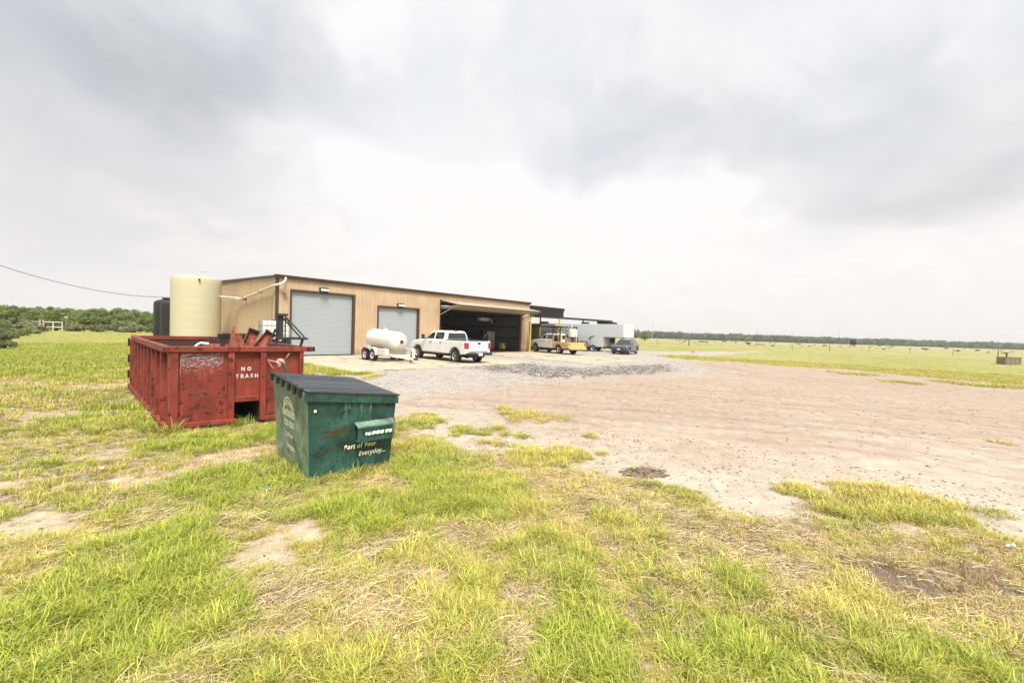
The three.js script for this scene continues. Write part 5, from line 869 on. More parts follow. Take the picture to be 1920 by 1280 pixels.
// glass lying on a side that leans in above y0
function sideGlass(pts, hw, y0, k, side, off = 0.006) {
  const g = new THREE.ExtrudeGeometry(new THREE.Shape(pts.map(([x, y]) => new THREE.Vector2(x, y))), { depth: 0.012, bevelEnabled: false }), p = g.attributes.position;
  for (let i = 0; i < p.count; i++) { const y = p.getY(i), w = hw * (1 - k * Math.max(0, y - y0)); p.setZ(i, side * (w + off - 0.012 + p.getZ(i))); }
  g.computeVertexNormals(); return g;
}
function crewCab(root, o) {
  const hw = o.hw ?? 1.0, bm = o.paint, belt = 1.34, k = 0.36, fx = 1.98;
  const arch = (cx, r, yb) => ['absarc', cx, 0.43, r, Math.asin((yb - 0.43) / r), Math.PI - Math.asin((yb - 0.43) / r), false];
  const rear = o.rear, top = o.bedTop ?? 1.37;
  const low = shapeOf([['moveTo', rear, 0.62], ['lineTo', rear - 0.02, top - 0.05], ['quadraticCurveTo', rear - 0.02, top, rear + 0.05, top], ['lineTo', -1.0, top], ['lineTo', -0.98, belt], ['lineTo', 1.3, belt], ['quadraticCurveTo', 2.3, 1.30, 2.62, 1.18], ['quadraticCurveTo', 2.86, 1.1, 2.88, 0.9], ['lineTo', 2.88, 0.6], ['lineTo', 2.5, 0.52], ['lineTo', fx + 0.49, 0.52], arch(fx, 0.5, 0.52), ...(o.rear < -1.5 ? [['lineTo', -1.47, 0.52], arch(-1.975, 0.5, 0.52), ['lineTo', rear + 0.1, 0.56]] : [['lineTo', rear, 0.52]]), ['lineTo', rear, 0.62]]);
  mesh('body', roundBody(low, hw * 2, 0.075), bm, root);
  const cab = shapeOf([['moveTo', -1.0, belt - 0.06], ['lineTo', -0.94, 1.62], ['quadraticCurveTo', -0.9, 1.9, -0.72, 1.92], ['quadraticCurveTo', -0.1, 1.98, 0.42, 1.91], ['quadraticCurveTo', 0.58, 1.88, 0.74, 1.74], ['lineTo', 1.36, belt - 0.06]]);
  mesh('cab', roundBody(cab, hw * 1.9, 0.05, belt, k), bm, root);
  const gw = hw * 0.95;
  for (const s of [-1, 1]) {
    mesh('window', sideGlass([[0.24, 1.40], [1.08, 1.40], [0.66, 1.70], [0.5, 1.80], [0.24, 1.82]], gw, belt, k, s), M.glass, root);
    mesh('window', sideGlass([[-0.76, 1.40], [0.10, 1.40], [0.10, 1.82], [-0.66, 1.82], [-0.75, 1.72]], gw, belt, k, s), M.glass, root);
    for (const [a, b, hx] of [[0.2, 1.34, 0.36], [-0.86, 0.175, -0.68]]) {
      const d = mesh('door', extrude([[a, 0.60], [b, 0.60], [b, 1.25], [b - 0.04, 1.31], [a, 1.31]], 0.02, 0.006).translate(0, 0, s * (hw + 0.002)), bm, root);
      mesh('handle', span(hx, hx + 0.2, 1.16, 1.20, s * (hw + 0.006), s * (hw + 0.045), 0.012), M.black, d);
    }
    const mi = sub('mirror', root); mesh('arm', bar([1.05, 1.36, s * hw * 0.93], [1.06, 1.42, s * (hw + 0.16)], 0.05, 0.06), M.black, mi); mesh('case', span(0.98, 1.1, 1.36, 1.66, s * (hw + 0.1), s * (hw + 0.32), 0.04), M.black, mi);
    mesh('headlight', span(2.70, 2.885, 0.98, 1.14, s * (hw - 0.34), s * (hw - 0.04), 0.03), mat({ color: lin(0.5, 0.5, 0.5), roughness: 0.1, clearcoat: 1 }), root);
    mesh('sill', span(-1.0, 1.45, 0.44, 0.535, s * (hw - 0.16), s * (hw - 0.03), 0.02), M.black, root);
    mesh('arch_lip', new THREE.TorusGeometry(0.5, 0.022, 8, 24, Math.PI * 0.94).rotateZ(0.1).translate(fx, 0.43, s * (hw - 0.008)), o.lip ?? M.black, root);
  }
  mesh('windshield', hexa([[1.30, belt + 0.02, -gw * 0.9], [1.30, belt + 0.02, gw * 0.9], [0.79, 1.74, gw * 0.78], [0.79, 1.74, -gw * 0.78]], [[1.33, belt + 0.03, -gw * 0.9], [1.33, belt + 0.03, gw * 0.9], [0.81, 1.76, gw * 0.78], [0.81, 1.76, -gw * 0.78]]), M.glass, root);
  mesh('rear_window', hexa([[-1.0, belt + 0.09, -gw * 0.80], [-1.0, belt + 0.09, gw * 0.80], [-0.94, 1.80, gw * 0.7], [-0.94, 1.80, -gw * 0.7]], [[-1.015, belt + 0.09, -gw * 0.80], [-1.015, belt + 0.09, gw * 0.80], [-0.955, 1.80, gw * 0.7], [-0.955, 1.80, -gw * 0.7]]), M.glass, root);
  mesh('grille', span(2.86, 2.91, 0.72, 1.12, -hw + 0.36, hw - 0.36, 0.02), M.black, root);
  mesh('front_bumper', span(2.78, 3.02, 0.46, 0.70, -hw + 0.02, hw - 0.02, 0.05), M.chrome, root);
  mesh('chassis', [span(o.rear + 0.25, 2.6, 0.34, 0.62, -0.55, 0.55), span(o.rear + 0.3, 2.6, 0.52, 0.9, -0.72, 0.72)], M.dark, root);
  return root;
}
// white crew-cab pickup on the apron
{
  const t = placed('pickup_truck', 'clean white crew-cab pickup parked nose-in on the concrete apron beside the tank trailer', 'pickup truck', -4.22, 27.28, 136.5);
  crewCab(t, { paint: M.white, rear: -3.02 });
  for (const x of [1.98, -1.975]) for (const s of [-1, 1]) wheel(t, x, s * 0.86, 0.41, 0.27, { spokes: 6 });
  for (const s of [-1, 1]) {
    mesh('arch_lip', new THREE.TorusGeometry(0.5, 0.022, 8, 24, Math.PI * 0.94).rotateZ(0.1).translate(-1.975, 0.43, s * 0.992), M.black, t);
    mesh('tail_light', span(-3.065, -2.88, 0.90, 1.26, s * 0.78, s * 1.012, 0.03), M.red, t);
    mesh('bed_rail', span(-2.98, -1.04, 1.368, 1.395, s * 0.88, s * 0.99, 0.01), M.black, t);
    mesh('badge', span(-2.62, -2.4, 1.14, 1.165, s * 1.001, s * 1.006), M.grey, t); mesh('badge', span(1.55, 1.75, 0.95, 0.975, s * 1.001, s * 1.006), M.grey, t);
  }
  mesh('bed_cover', span(-2.97, -1.03, 1.372, 1.39, -0.87, 0.87), M.black, t);
  const tg = mesh('tailgate', span(-3.075, -3.03, 0.74, 1.36, -0.765, 0.765, 0.018), M.white, t); mesh('top_cap', span(-3.09, -2.98, 1.362, 1.40, -0.77, 0.77, 0.012), M.black, tg); mesh('handle', span(-3.095, -3.07, 1.16, 1.27, -0.12, 0.12, 0.012), M.black, tg); mesh('emblem', [span(-3.086, -3.07, 1.02, 1.045, -0.09, 0.09), span(-3.088, -3.07, 1.0, 1.065, -0.035, 0.035)], M.grey, tg);
  const bp = mesh('rear_bumper', [span(-3.26, -3.05, 0.50, 0.66, -0.98, -0.3, 0.04), span(-3.26, -3.05, 0.50, 0.66, 0.3, 0.98, 0.04), span(-3.24, -3.05, 0.46, 0.62, -0.31, 0.31, 0.02)], M.black, t); mesh('licence_plate', span(-3.255, -3.245, 0.48, 0.63, -0.16, 0.16), mat({ color: lin(0.7, 0.7, 0.72), roughness: 0.5 }), bp); mesh('tow_hitch', [span(-3.36, -3.1, 0.36, 0.44, -0.05, 0.05), span(-3.05, -2.7, 0.36, 0.46, -0.5, 0.5)], M.black, bp);
  const bg = sub('brush_guard', t); for (const y of [0.55, 0.82, 1.08]) mesh('bar', bar([3.1, y, -0.8], [3.1, y, 0.8], 0.06, 0.06, 0.02), M.black, bg); for (const z of [-0.78, -0.3, 0.3, 0.78]) mesh('upright', bar([3.1, 0.45, z], [3.08, 1.18, z], 0.05, 0.05), M.black, bg);
  mesh('roof_light', span(-0.86, -0.78, 1.885, 1.93, -0.14, 0.14, 0.015), M.red, t); mesh('exhaust', rod([-2.9, 0.38, 0.62], [-2.5, 0.38, 0.62], 0.04, 10), M.steel, t); mesh('axle', rod([-1.975, 0.41, -0.75], [-1.975, 0.41, 0.75], 0.07, 10), M.steel, t); mesh('differential', new THREE.SphereGeometry(0.17, 14, 10).translate(-1.975, 0.41, 0), M.steel, t);
}
// white service truck with a cream-yellow work body and black rack
{
  const t = placed('service_truck', 'white crew-cab work truck with a cream-yellow service body and black overhead rack under the carport', 'service truck', 4.27, 41.85, 121);
  const off = M.white.clone(); off.color = lin(0.74, 0.76, 0.77);
  crewCab(t, { paint: off, rear: -1.02, bedTop: 1.34, hw: 0.98 });
  const cy = mat({ color: lin(0.70, 0.53, 0.235), roughness: 0.55, map: wearTex }), cy2 = mat({ color: lin(0.74, 0.58, 0.30), roughness: 0.55, map: wearTex });
  const arch = ['absarc', -1.975, 0.44, 0.52, 0.2, Math.PI - 0.2, false];
  for (const s of [-1, 1]) {
    const b = shapeOf([['moveTo', -3.55, 0.62], ['lineTo', -3.55, 1.16], ['lineTo', -1.08, 1.16], ['lineTo', -1.08, 0.545], ['lineTo', -1.46, 0.545], arch, ['lineTo', -3.2, 0.56]]);
    const sb = mesh('service_body', extrude(b, 0.42, 0.02).translate(0, 0, s * 0.82), cy, t);
    for (const [a, c, y0, y1] of [[-3.45, -3.0, 0.7, 1.08], [-2.94, -2.55, 0.98, 1.12], [-1.42, -1.12, 0.62, 1.10]]) { const d = mesh('hatch', span(a, c, y0, y1, s * 1.031, s * 1.045, 0.005), cy2, sb); mesh('latch', span((a + c) / 2 - 0.04, (a + c) / 2 + 0.04, (y0 + y1) / 2 - 0.05, (y0 + y1) / 2 + 0.05, s * 1.046, s * 1.06), M.steel, d); }
    const up = sub('upper_locker', t); mesh('frame', [span(-1.16, -1.08, 1.165, 1.86, s * 0.62, s * 1.02), span(-2.06, -1.96, 1.165, 1.86, s * 0.62, s * 1.02), span(-1.96, -1.16, 1.78, 1.86, s * 0.62, s * 1.02), span(-1.96, -1.16, 1.165, 1.22, s * 0.62, s * 1.02), span(-1.96, -1.16, 1.221, 1.779, s * 0.62, s * 0.66)], cy2, up); mesh('contents', [span(-1.94, -1.2, 1.222, 1.44, s * 0.67, s * 0.96), span(-1.7, -1.3, 1.44, 1.66, s * 0.67, s * 0.9)], M.dark, up); mesh('reel', rod([-1.75, 1.58, s * 0.7], [-1.75, 1.58, s * 0.95], 0.12, 16), M.grey, up);
    mesh('tail_light', span(-3.575, -3.55, 0.9, 1.08, s * 0.84, s * 0.94), M.red, t);
  }
  mesh('deck', [span(-3.5, -1.08, 0.86, 0.92, -0.62, 0.62), span(-3.56, -3.5, 0.7, 1.16, -0.62, 0.62)], cy, t); mesh('rear_bumper', span(-3.8, -3.56, 0.5, 0.68, -0.98, 0.98, 0.02), cy, t);
  for (const s of [-1, 1]) { wheel(t, 1.98, s * 0.84, 0.42, 0.27, { plain: M.alloy }); wheel(t, -1.975, s * 0.82, 0.42, 0.34, { plain: M.alloy }); mesh('arch_lip', new THREE.TorusGeometry(0.52, 0.02, 8, 24, Math.PI * 0.9).rotateZ(0.15).translate(-1.975, 0.44, s * 1.028), M.black, t); }
  mesh('frame_rail', span(-3.4, -0.9, 0.42, 0.56, -0.5, 0.5), M.dark, t);
  const rk = sub('overhead_rack', t); for (const s of [-1, 1]) { mesh('post', span(-2.2, -2.1, 1.16, 2.55, s * 0.93, s * 1.02), M.black, rk); mesh('post', span(-1.06, -0.98, 1.3, 2.55, s * 0.93, s * 1.0), M.black, rk); mesh('rail', span(-2.3, 2.1, 2.55, 2.66, s * 0.92, s * 1.02), M.black, rk); mesh('brace', [bar([-1.1, 2.52, s * 0.97], [-1.45, 1.88, s * 0.97], 0.05, 0.05), bar([-2.15, 2.0, s * 0.97], [-1.7, 2.55, s * 0.97], 0.05, 0.05), bar([-1.6, 1.88, s * 0.97], [-1.6, 2.55, s * 0.97], 0.04, 0.04)], M.black, rk); }
  for (const x of [-2.2, -1.0, 0.6, 2.05]) mesh('cross_bar', span(x - 0.04, x + 0.04, 2.56, 2.64, -0.92, 0.92), M.black, rk);
  // loads carried on the deck
  const on = (name, label, cat, x, y, z) => { t.updateMatrixWorld(true); const p = t.localToWorld(V(x, y, z)); return thing(name, label, cat, p.toArray(), t.rotation.y); };
  const cr = on('wooden_crate', 'pale square crate on the deck of the yellow service body', 'crate', -2.85, 0.921, -0.3); mesh('panel', [span(-0.42, 0.42, 0, 0.72, -0.28, 0.28, 0.01)], mat({ color: lin(0.5, 0.43, 0.34), roughness: 0.8 }), cr); for (const x of [-0.38, 0.38]) mesh('batten', span(x - 0.04, x + 0.04, 0, 0.74, -0.3, 0.3), mat({ color: lin(0.45, 0.37, 0.28), roughness: 0.8 }), cr);
  const wt = on('water_tank', 'rounded white plastic tank standing high at the back of the service truck', 'tank', -3.15, 1.64, -0.25); mesh('shell', lathe([[0, 0], [0.36, 0], [0.41, 0.05], [0.42, 0.6], [0.36, 0.74], [0.2, 0.78], [0, 0.79]], 28), mat({ color: lin(0.66, 0.64, 0.56), roughness: 0.5 }), wt); mesh('lid', rod([0, 0.79, 0], [0, 0.86, 0], 0.14, 16), M.dark, wt); mesh('stand', [span(-0.4, 0.4, -0.06, -0.001, -0.4, 0.4)], M.steel, wt); mesh('leg', [span(0.3, 0.36, -0.72, -0.061, 0.3, 0.36), span(-0.36, -0.3, -0.72, -0.061, 0.3, 0.36), span(-0.36, -0.3, -0.72, -0.061, -0.36, -0.3)], M.steel, wt); mesh('hose', tube([[0.1, 0.85, 0], [0.25, 1.08, 0.02], [0.5, 1.06, 0.02], [0.72, 0.75, 0.0]], 0.05, 30, 8), M.whiteFlat, wt); mesh('drain', tube([[-0.42, 0.3, 0], [-0.5, 0.1, 0], [-0.52, -0.4, 0.0]], 0.03, 16, 8), M.whiteFlat, wt);
  const cp = on('compressor', 'dark engine-driven compressor in the middle of the service truck deck', 'compressor', -2.3, 0.921, 0.1); mesh('tank', [rod([-0.4, 0.25, 0], [0.4, 0.25, 0], 0.22, 18)], M.grey, cp); mesh('motor', [span(-0.25, 0.25, 0.48, 0.95, -0.22, 0.22, 0.04), rod([0, 0.75, -0.24], [0, 0.75, -0.34], 0.18, 18)], M.black, cp); mesh('guard', [rod([-0.35, 0.4, -0.3], [-0.35, 1.25, -0.3], 0.02), rod([0.35, 0.4, -0.3], [0.35, 1.25, -0.3], 0.02), rod([-0.35, 1.25, -0.3], [0.35, 1.25, -0.3], 0.02)], M.steel, cp);
}
// blue-grey crossover facing the camera
{
  const t = placed('crossover_car', 'dark blue-grey crossover car facing the camera on the pale gravel', 'car', 12.2, 44.7, 237);
  const hw = 0.9, p = mat({ color: lin(0.050, 0.068, 0.098), roughness: 0.28, metalness: 0.35, clearcoat: 1, clearcoatRoughness: 0.05 });
  const arch = (cx, r) => ['absarc', cx, 0.35, r, 0.12, Math.PI - 0.12, false];
  mesh('body', roundBody(shapeOf([['moveTo', -2.1, 0.42], ['quadraticCurveTo', -2.2, 0.8, -2.08, 1.04], ['lineTo', -1.6, 1.08], ['lineTo', 0.75, 1.0], ['quadraticCurveTo', 1.75, 0.98, 2.02, 0.84], ['quadraticCurveTo', 2.14, 0.74, 2.12, 0.5], ['lineTo', 2.02, 0.30], ['lineTo', 1.31 + 0.4, 0.3], arch(1.3, 0.41), ['lineTo', -0.9, 0.26], arch(-1.3, 0.41), ['lineTo', -2.0, 0.32]]), hw * 2, 0.14), p, t);
  const k = 0.42, y0 = 0.95;
  mesh('cabin', roundBody(shapeOf([['moveTo', -2.0, 0.9], ['quadraticCurveTo', -1.98, 1.2, -1.72, 1.44], ['quadraticCurveTo', -1.5, 1.56, -0.9, 1.6], ['quadraticCurveTo', -0.2, 1.62, 0.1, 1.53], ['quadraticCurveTo', 0.4, 1.42, 1.0, 0.95]]), hw * 1.86, 0.08, y0, k), p, t);
  mesh('windshield', hexa([[0.98, 1.0, -0.72], [0.98, 1.0, 0.72], [0.30, 1.46, 0.58], [0.30, 1.46, -0.58]], [[1.02, 1.01, -0.72], [1.02, 1.01, 0.72], [0.33, 1.49, 0.58], [0.33, 1.49, -0.58]]), M.glass, t);
  mesh('rear_window', hexa([[-2.0, 1.12, -0.62], [-2.0, 1.12, 0.62], [-1.78, 1.42, 0.52], [-1.78, 1.42, -0.52]], [[-2.03, 1.13, -0.62], [-2.03, 1.13, 0.62], [-1.81, 1.43, 0.52], [-1.81, 1.43, -0.52]]), M.glass, t);
  for (const s of [-1, 1]) {
    for (const q of [[[-0.02, 1.05], [0.74, 1.05], [0.24, 1.40], [-0.02, 1.47]], [[-0.86, 1.07], [-0.1, 1.05], [-0.1, 1.48], [-0.86, 1.50]], [[-1.6, 1.14], [-0.94, 1.08], [-0.94, 1.49], [-1.3, 1.45]]]) mesh('window', sideGlass(q, hw * 0.93, y0, k, s), M.glass, t);
    for (const [a, b] of [[-0.04, 0.95], [-0.92, -0.065]]) { const d = mesh('door', extrude([[a, 0.38], [b, 0.38], [b, 0.92], [a, 0.96]], 0.02, 0.006).translate(0, 0, s * (hw - 0.003)), p, t); mesh('handle', span(a + 0.08, a + 0.26, 0.84, 0.87, s * (hw + 0.006), s * (hw + 0.03), 0.008), p, d); }
    mesh('mirror', span(0.68, 0.84, 1.02, 1.18, s * 0.86, s * 1.08, 0.05), p, t); mesh('headlight', hexa([[1.72, 0.76, s * 0.46], [1.98, 0.74, s * 0.46], [1.86, 0.74, s * 0.86], [1.6, 0.77, s * 0.89]], [[1.72, 0.84, s * 0.46], [2.01, 0.83, s * 0.46], [1.88, 0.85, s * 0.87], [1.6, 0.87, s * 0.895]]), mat({ color: lin(0.55, 0.55, 0.55), roughness: 0.1, clearcoat: 1 }), t);
    mesh('sill', span(-0.86, 0.86, 0.24, 0.34, s * 0.74, s * 0.895, 0.02), M.black, t); mesh('arch_lip', [1.3, -1.3].map((x) => new THREE.TorusGeometry(0.41, 0.03, 8, 22, Math.PI * 0.94).rotateZ(0.1).translate(x, 0.35, s * (hw - 0.03))), M.black, t); mesh('tail_light', span(-2.14, -1.9, 0.86, 0.98, s * 0.5, s * 0.86, 0.03), M.red, t); mesh('fog_trim', bar([2.1, 0.36, s * 0.3], [1.98, 0.52, s * 0.74], 0.04, 0.05), M.alloy, t);
    for (const x of [1.3, -1.3]) wheel(t, x, s * 0.79, 0.34, 0.22, { spokes: 5, rim: 0.68 });
  }
  mesh('grille', span(2.08, 2.135, 0.50, 0.74, -0.52, 0.52, 0.02), M.black, t); mesh('grille_bar', span(2.12, 2.15, 0.66, 0.69, -0.5, 0.5, 0.01), M.chrome, t); mesh('lower_intake', span(2.05, 2.12, 0.28, 0.42, -0.62, 0.62, 0.02), M.black, t); mesh('licence_plate', span(2.136, 2.15, 0.46, 0.58, -0.16, 0.16), mat({ color: lin(0.75, 0.75, 0.75), roughness: 0.5 }), t); mesh('underside', span(-1.9, 1.9, 0.18, 0.5, -0.6, 0.6), M.dark, t); mesh('roof_rail', [rod([-1.4, 1.6, 0.56], [-0.1, 1.61, 0.56], 0.018), rod([-1.4, 1.6, -0.56], [-0.1, 1.61, -0.56], 0.018)], M.black, t);
}
// white gas tank on a tandem trailer, its tongue on the ground
{
  const t = placed('tank_trailer', 'white horizontal gas tank on a white tandem-axle trailer in front of the smaller shutter', 'tank trailer', -7.82, 25.42, -42.5);
  const w2 = mat({ color: lin(0.80, 0.765, 0.715), roughness: 0.45, map: wearTex });
  const b = sub('chassis', t, [0, 0.36, 0], [0, 0, -0.055]);
  mesh('frame', [span(-1.55, 2.2, 0.1, 0.24, -0.74, -0.64), span(-1.55, 2.2, 0.1, 0.24, 0.64, 0.74), span(-1.55, -1.45, 0.1, 0.24, -0.64, 0.64), span(0.1, 0.2, 0.1, 0.24, -0.64, 0.64), span(2.1, 2.2, 0.1, 0.24, -0.64, 0.64), bar([2.1, 0.15, -0.62], [3.25, 0.12, -0.02], 0.09, 0.12), bar([2.1, 0.15, 0.62], [3.25, 0.12, 0.02], 0.09, 0.12)], w2, b);
  mesh('coupler', [span(3.2, 3.5, 0.06, 0.18, -0.07, 0.07, 0.02), rod([2.9, -0.15, 0], [2.9, 0.5, 0], 0.035)], M.steel, b);
  const tk = sub('gas_tank', t, [0.2, 1.27, 0], [0, 0, -0.055]), R = 0.57;
  const cap = (s) => { const pts = []; for (let i = 0; i <= 10; i++) { const a = (i / 10) * 1.571; pts.push([R * Math.cos(a), s * (1.35 + 0.34 * Math.sin(a))]); } return pts; };
  mesh('shell', lathe([...cap(-1).reverse(), [R, -1.349], [R, 0], [R, 1.349], ...cap(1)], 44).rotateZ(-Math.PI / 2), w2, tk);
  mesh('weld_band', [-0.62, 0.62].map((x) => new THREE.TorusGeometry(R + 0.001, 0.008, 6, 44).rotateY(Math.PI / 2).translate(x, 0, 0)), w2, tk);
  mesh('gauge', [rod([1.66, 0.02, -0.02], [1.73, 0.02, -0.02], 0.1, 18), ...[[0.28, -0.05], [-0.2, -0.02], [0.03, -0.19], [0.17, 0.14], [-0.1, -0.2]].map(([y, z]) => rod([1.58, y, z], [1.66, y, z], 0.035, 10))], M.steel, tk);
  mesh('top_valve', [rod([-0.1, R - 0.02, 0], [-0.1, R + 0.1, 0], 0.12, 16), rod([-0.25, R, 0.03], [-0.22, R + 0.26, 0.03], 0.015), rod([-0.25, R + 0.2, 0.03], [-0.14, R + 0.24, 0.1], 0.012)], w2, tk);
  for (const x of [-0.95, 0.95]) mesh('saddle', [span(x - 0.05, x + 0.05, -0.84, -0.42, -0.62, -0.5), span(x - 0.05, x + 0.05, -0.84, -0.42, 0.5, 0.62), span(x - 0.05, x + 0.05, -0.84, -0.5, -0.5, 0.5)], w2, tk);
  const hs = sub('hose_set', t); mesh('hose', tube([[-1.35, 1.5, -0.1], [-1.7, 1.5, -0.2], [-1.95, 1.2, -0.35], [-1.95, 0.8, -0.4], [-1.75, 0.62, -0.4], [-1.6, 0.85, -0.4], [-1.6, 1.2, -0.3]], 0.022, 60, 7), M.black, hs); mesh('hose', tube([[-1.5, 1.35, 0.1], [-1.7, 1.1, -0.1], [-1.75, 0.8, -0.2], [-1.6, 0.65, -0.2]], 0.025, 40, 7), M.black, hs); mesh('pump', [span(-1.6, -1.35, 0.85, 1.3, -0.35, -0.05, 0.03), rod([-1.48, 1.3, -0.2], [-1.48, 1.5, -0.2], 0.05), span(-1.75, -1.68, 0.7, 1.35, -0.15, -0.08)], M.steel, hs);
  for (const s of [-1, 1]) {
    for (const x of [-0.44, 0.44]) wheel(t, x, s * 0.93, 0.36, 0.24, { plain: M.whiteFlat, rim: 0.58 });
    const f = sub('fender', t), pts = [], arc = []; for (let i = 0; i <= 12; i++) { const a = Math.PI - (i / 12) * Math.PI; const cx = i < 6.5 ? -0.44 : 0.44; arc.push([cx + 0.43 * Math.cos(a), 0.40 + 0.43 * Math.sin(a)]); }
    const inner = arc.map(([x, y]) => [x * 0.985, y - 0.025]).reverse();
    mesh('guard', extrude([...arc, ...inner], 0.3).translate(0, 0, s * 0.93), w2, f); mesh('toolbox', span(0.92, 1.85, 0.42, 0.78, s * 0.76, s * 1.02, 0.015), w2, f); mesh('skirt', [span(-0.98, -0.9, 0.42, 0.6, s * 0.78, s * 1.0)], w2, f);
  }
  mesh('axle', [rod([-0.44, 0.36, -0.85], [-0.44, 0.36, 0.85], 0.05), rod([0.44, 0.36, -0.85], [0.44, 0.36, 0.85], 0.05)], M.steel, t);
}
// white gooseneck box trailer reaching out from under the canopy
{
  const [X, Z] = site(34.9, 5.4), t = placed('gooseneck_trailer', 'long white gooseneck box trailer with rounded nose sticking out of the open canopy', 'trailer', X, Z, BH - 90);
  const w3 = mat({ color: lin(0.62, 0.645, 0.65), roughness: 0.4 });
  const deck = 1.72, H = 3.15, L = 11.2;
  const sh = new THREE.Shape(); const hw = 1.2; sh.moveTo(-L, -hw); sh.lineTo(-0.35, -hw); sh.quadraticCurveTo(0, -hw, 0, -hw + 0.4); sh.lineTo(0, hw - 0.4); sh.quadraticCurveTo(0, hw, -0.35, hw); sh.lineTo(-L, hw); sh.lineTo(-L, -hw);
  mesh('upper_box', crease(new THREE.ExtrudeGeometry(sh, { depth: H - deck, bevelEnabled: false, curveSegments: 12 }).rotateX(-Math.PI / 2).translate(0, deck, 0), 0.5), w3, t);
  mesh('lower_box', span(-L, -2.7, 0.55, deck - 0.002, -hw + 0.001, hw - 0.001), w3, t);
  mesh('nose_wall', hexa([[-2.7, 0.62, -hw * 0.96], [-2.35, 0.62, -hw * 0.7], [-2.35, 0.62, hw * 0.7], [-2.7, 0.62, hw * 0.96]], [[-2.7, deck - 0.003, -hw * 0.96], [-2.3, deck - 0.003, -hw * 0.75], [-2.3, deck - 0.003, hw * 0.75], [-2.7, deck - 0.003, hw * 0.96]]), mat({ color: lin(0.33, 0.30, 0.27), roughness: 0.6 }), t); mesh('vent', plate([[-2.30, 1.0, -0.6], [-2.30, 1.0, 0.3], [-2.27, 1.55, 0.3], [-2.27, 1.55, -0.6]], -0.03), M.dark, t);
  mesh('under_rail', [span(-2.7, -0.15, deck - 0.05, deck + 0.03, -hw + 0.05, hw - 0.05), span(-0.9, -0.7, 1.35, deck - 0.05, -0.1, 0.1), span(-L, -2.6, 0.42, 0.548, -hw + 0.1, hw - 0.1)], M.dark, t);
  mesh('seam', Array.from({ length: 8 }, (_, i) => span(-1.6 - i * 1.2, -1.585 - i * 1.2, i < 1 ? deck + 0.1 : 0.6, H - 0.12, -hw - 0.006, -hw + 0.0)), M.grey, t); mesh('roof_cap', span(-L, -0.2, H + 0.001, H + 0.05, -hw + 0.12, hw - 0.12, 0.02), w3, t); mesh('top_trim', span(-L, -0.75, H - 0.1, H - 0.04, -hw - 0.012, -hw + 0.06), M.grey, t);
  for (const x of [-2.2, -6.0]) mesh('roof_unit', hexa([[x - 0.45, H, -0.35], [x + 0.45, H, -0.35], [x + 0.45, H, 0.35], [x - 0.45, H, 0.35]], [[x - 0.36, H + 0.28, -0.3], [x + 0.3, H + 0.3, -0.3], [x + 0.3, H + 0.3, 0.3], [x - 0.36, H + 0.28, 0.3]]), M.dark, t);
  const d = sub('side_door', t); mesh('leaf', span(-7.2, -6.4, 0.7, 2.55, -hw - 0.03, -hw - 0.001), w3, d); mesh('awning', span(-7.4, -5.4, 2.28, 2.36, -hw - 0.3, -hw - 0.031), M.black, d);
  for (const s of [-1, 1]) for (const x of [-7.6, -6.6]) wheel(t, x - 1.6, s * 1.05, 0.38, 0.24, { plain: M.whiteFlat });
  for (const s of [-1, 1]) mesh('landing_leg', [span(-2.75, -2.62, 0.02, 0.6, s * 0.9 - 0.06, s * 0.9 + 0.06), span(-2.8, -2.55, 0, 0.03, s * 0.9 - 0.12, s * 0.9 + 0.12)], M.whiteFlat, t);
}
// grey camper under the carport
{
  const [X, Z] = site(31.4, -1.3), t = placed('camper_trailer', 'grey camper trailer with a dark window standing in the shade behind the service truck', 'camper', X, Z, BH - 90);
  const g = mat({ color: lin(0.25, 0.245, 0.23), roughness: 0.55, map: wearTex }), g2 = mat({ color: lin(0.17, 0.165, 0.155), roughness: 0.55, map: wearTex });
  mesh('shell', crease(extrude([[-8, 0.6], [-8, 2.9], [-7.8, 3.08], [-0.5, 3.08], [-0.08, 2.7], [0, 1.6], [-0.3, 0.6]], 2.4, 0.06), 0.5), g, t); mesh('lower_band', span(-7.9, -0.35, 0.62, 1.05, -1.212, -1.2), g2, t); mesh('stripe', span(-7.9, -0.3, 1.96, 2.06, -1.21, -1.2), g2, t);
  for (const [a, b, y0, y1] of [[-6.6, -5.2, 1.3, 2.1], [-3.6, -2.6, 1.5, 2.1]]) { const w = sub('window', t); mesh('pane', span(a, b, y0, y1, -1.225, -1.2), M.glass, w); mesh('frame', [span(a - 0.05, b + 0.05, y0 - 0.05, y0, -1.235, -1.2), span(a - 0.05, b + 0.05, y1, y1 + 0.05, -1.235, -1.2)], M.dark, w); }
  mesh('front_window', plate([[-0.035, 1.85, -0.8], [-0.035, 1.85, 0.8], [-0.06, 2.45, 0.8], [-0.06, 2.45, -0.8]], 0.03), M.glass, t); mesh('roof_unit', [span(-6.4, -5.5, 3.081, 3.36, -0.35, 0.35, 0.08), span(-3.4, -2.5, 3.081, 3.36, -0.35, 0.35, 0.08)], M.dark, t); mesh('awning', rod([-7.4, 2.86, -1.3], [-1.2, 2.86, -1.3], 0.09, 12), M.whiteFlat, t);
  for (const s of [-1, 1]) for (const x of [-4.6, -3.7]) wheel(t, x, s * 1.05, 0.36, 0.22, { plain: M.whiteFlat });
  mesh('frame', [span(-7.8, 0.2, 0.45, 0.6, -0.8, 0.8)], M.dark, t); mesh('tongue', [bar([-0.2, 0.5, -0.7], [1.2, 0.48, 0], 0.09, 0.12), bar([-0.2, 0.5, 0.7], [1.2, 0.48, 0], 0.09, 0.12), rod([1.0, 0, 0], [1.0, 0.8, 0], 0.04)], M.black, t);
}
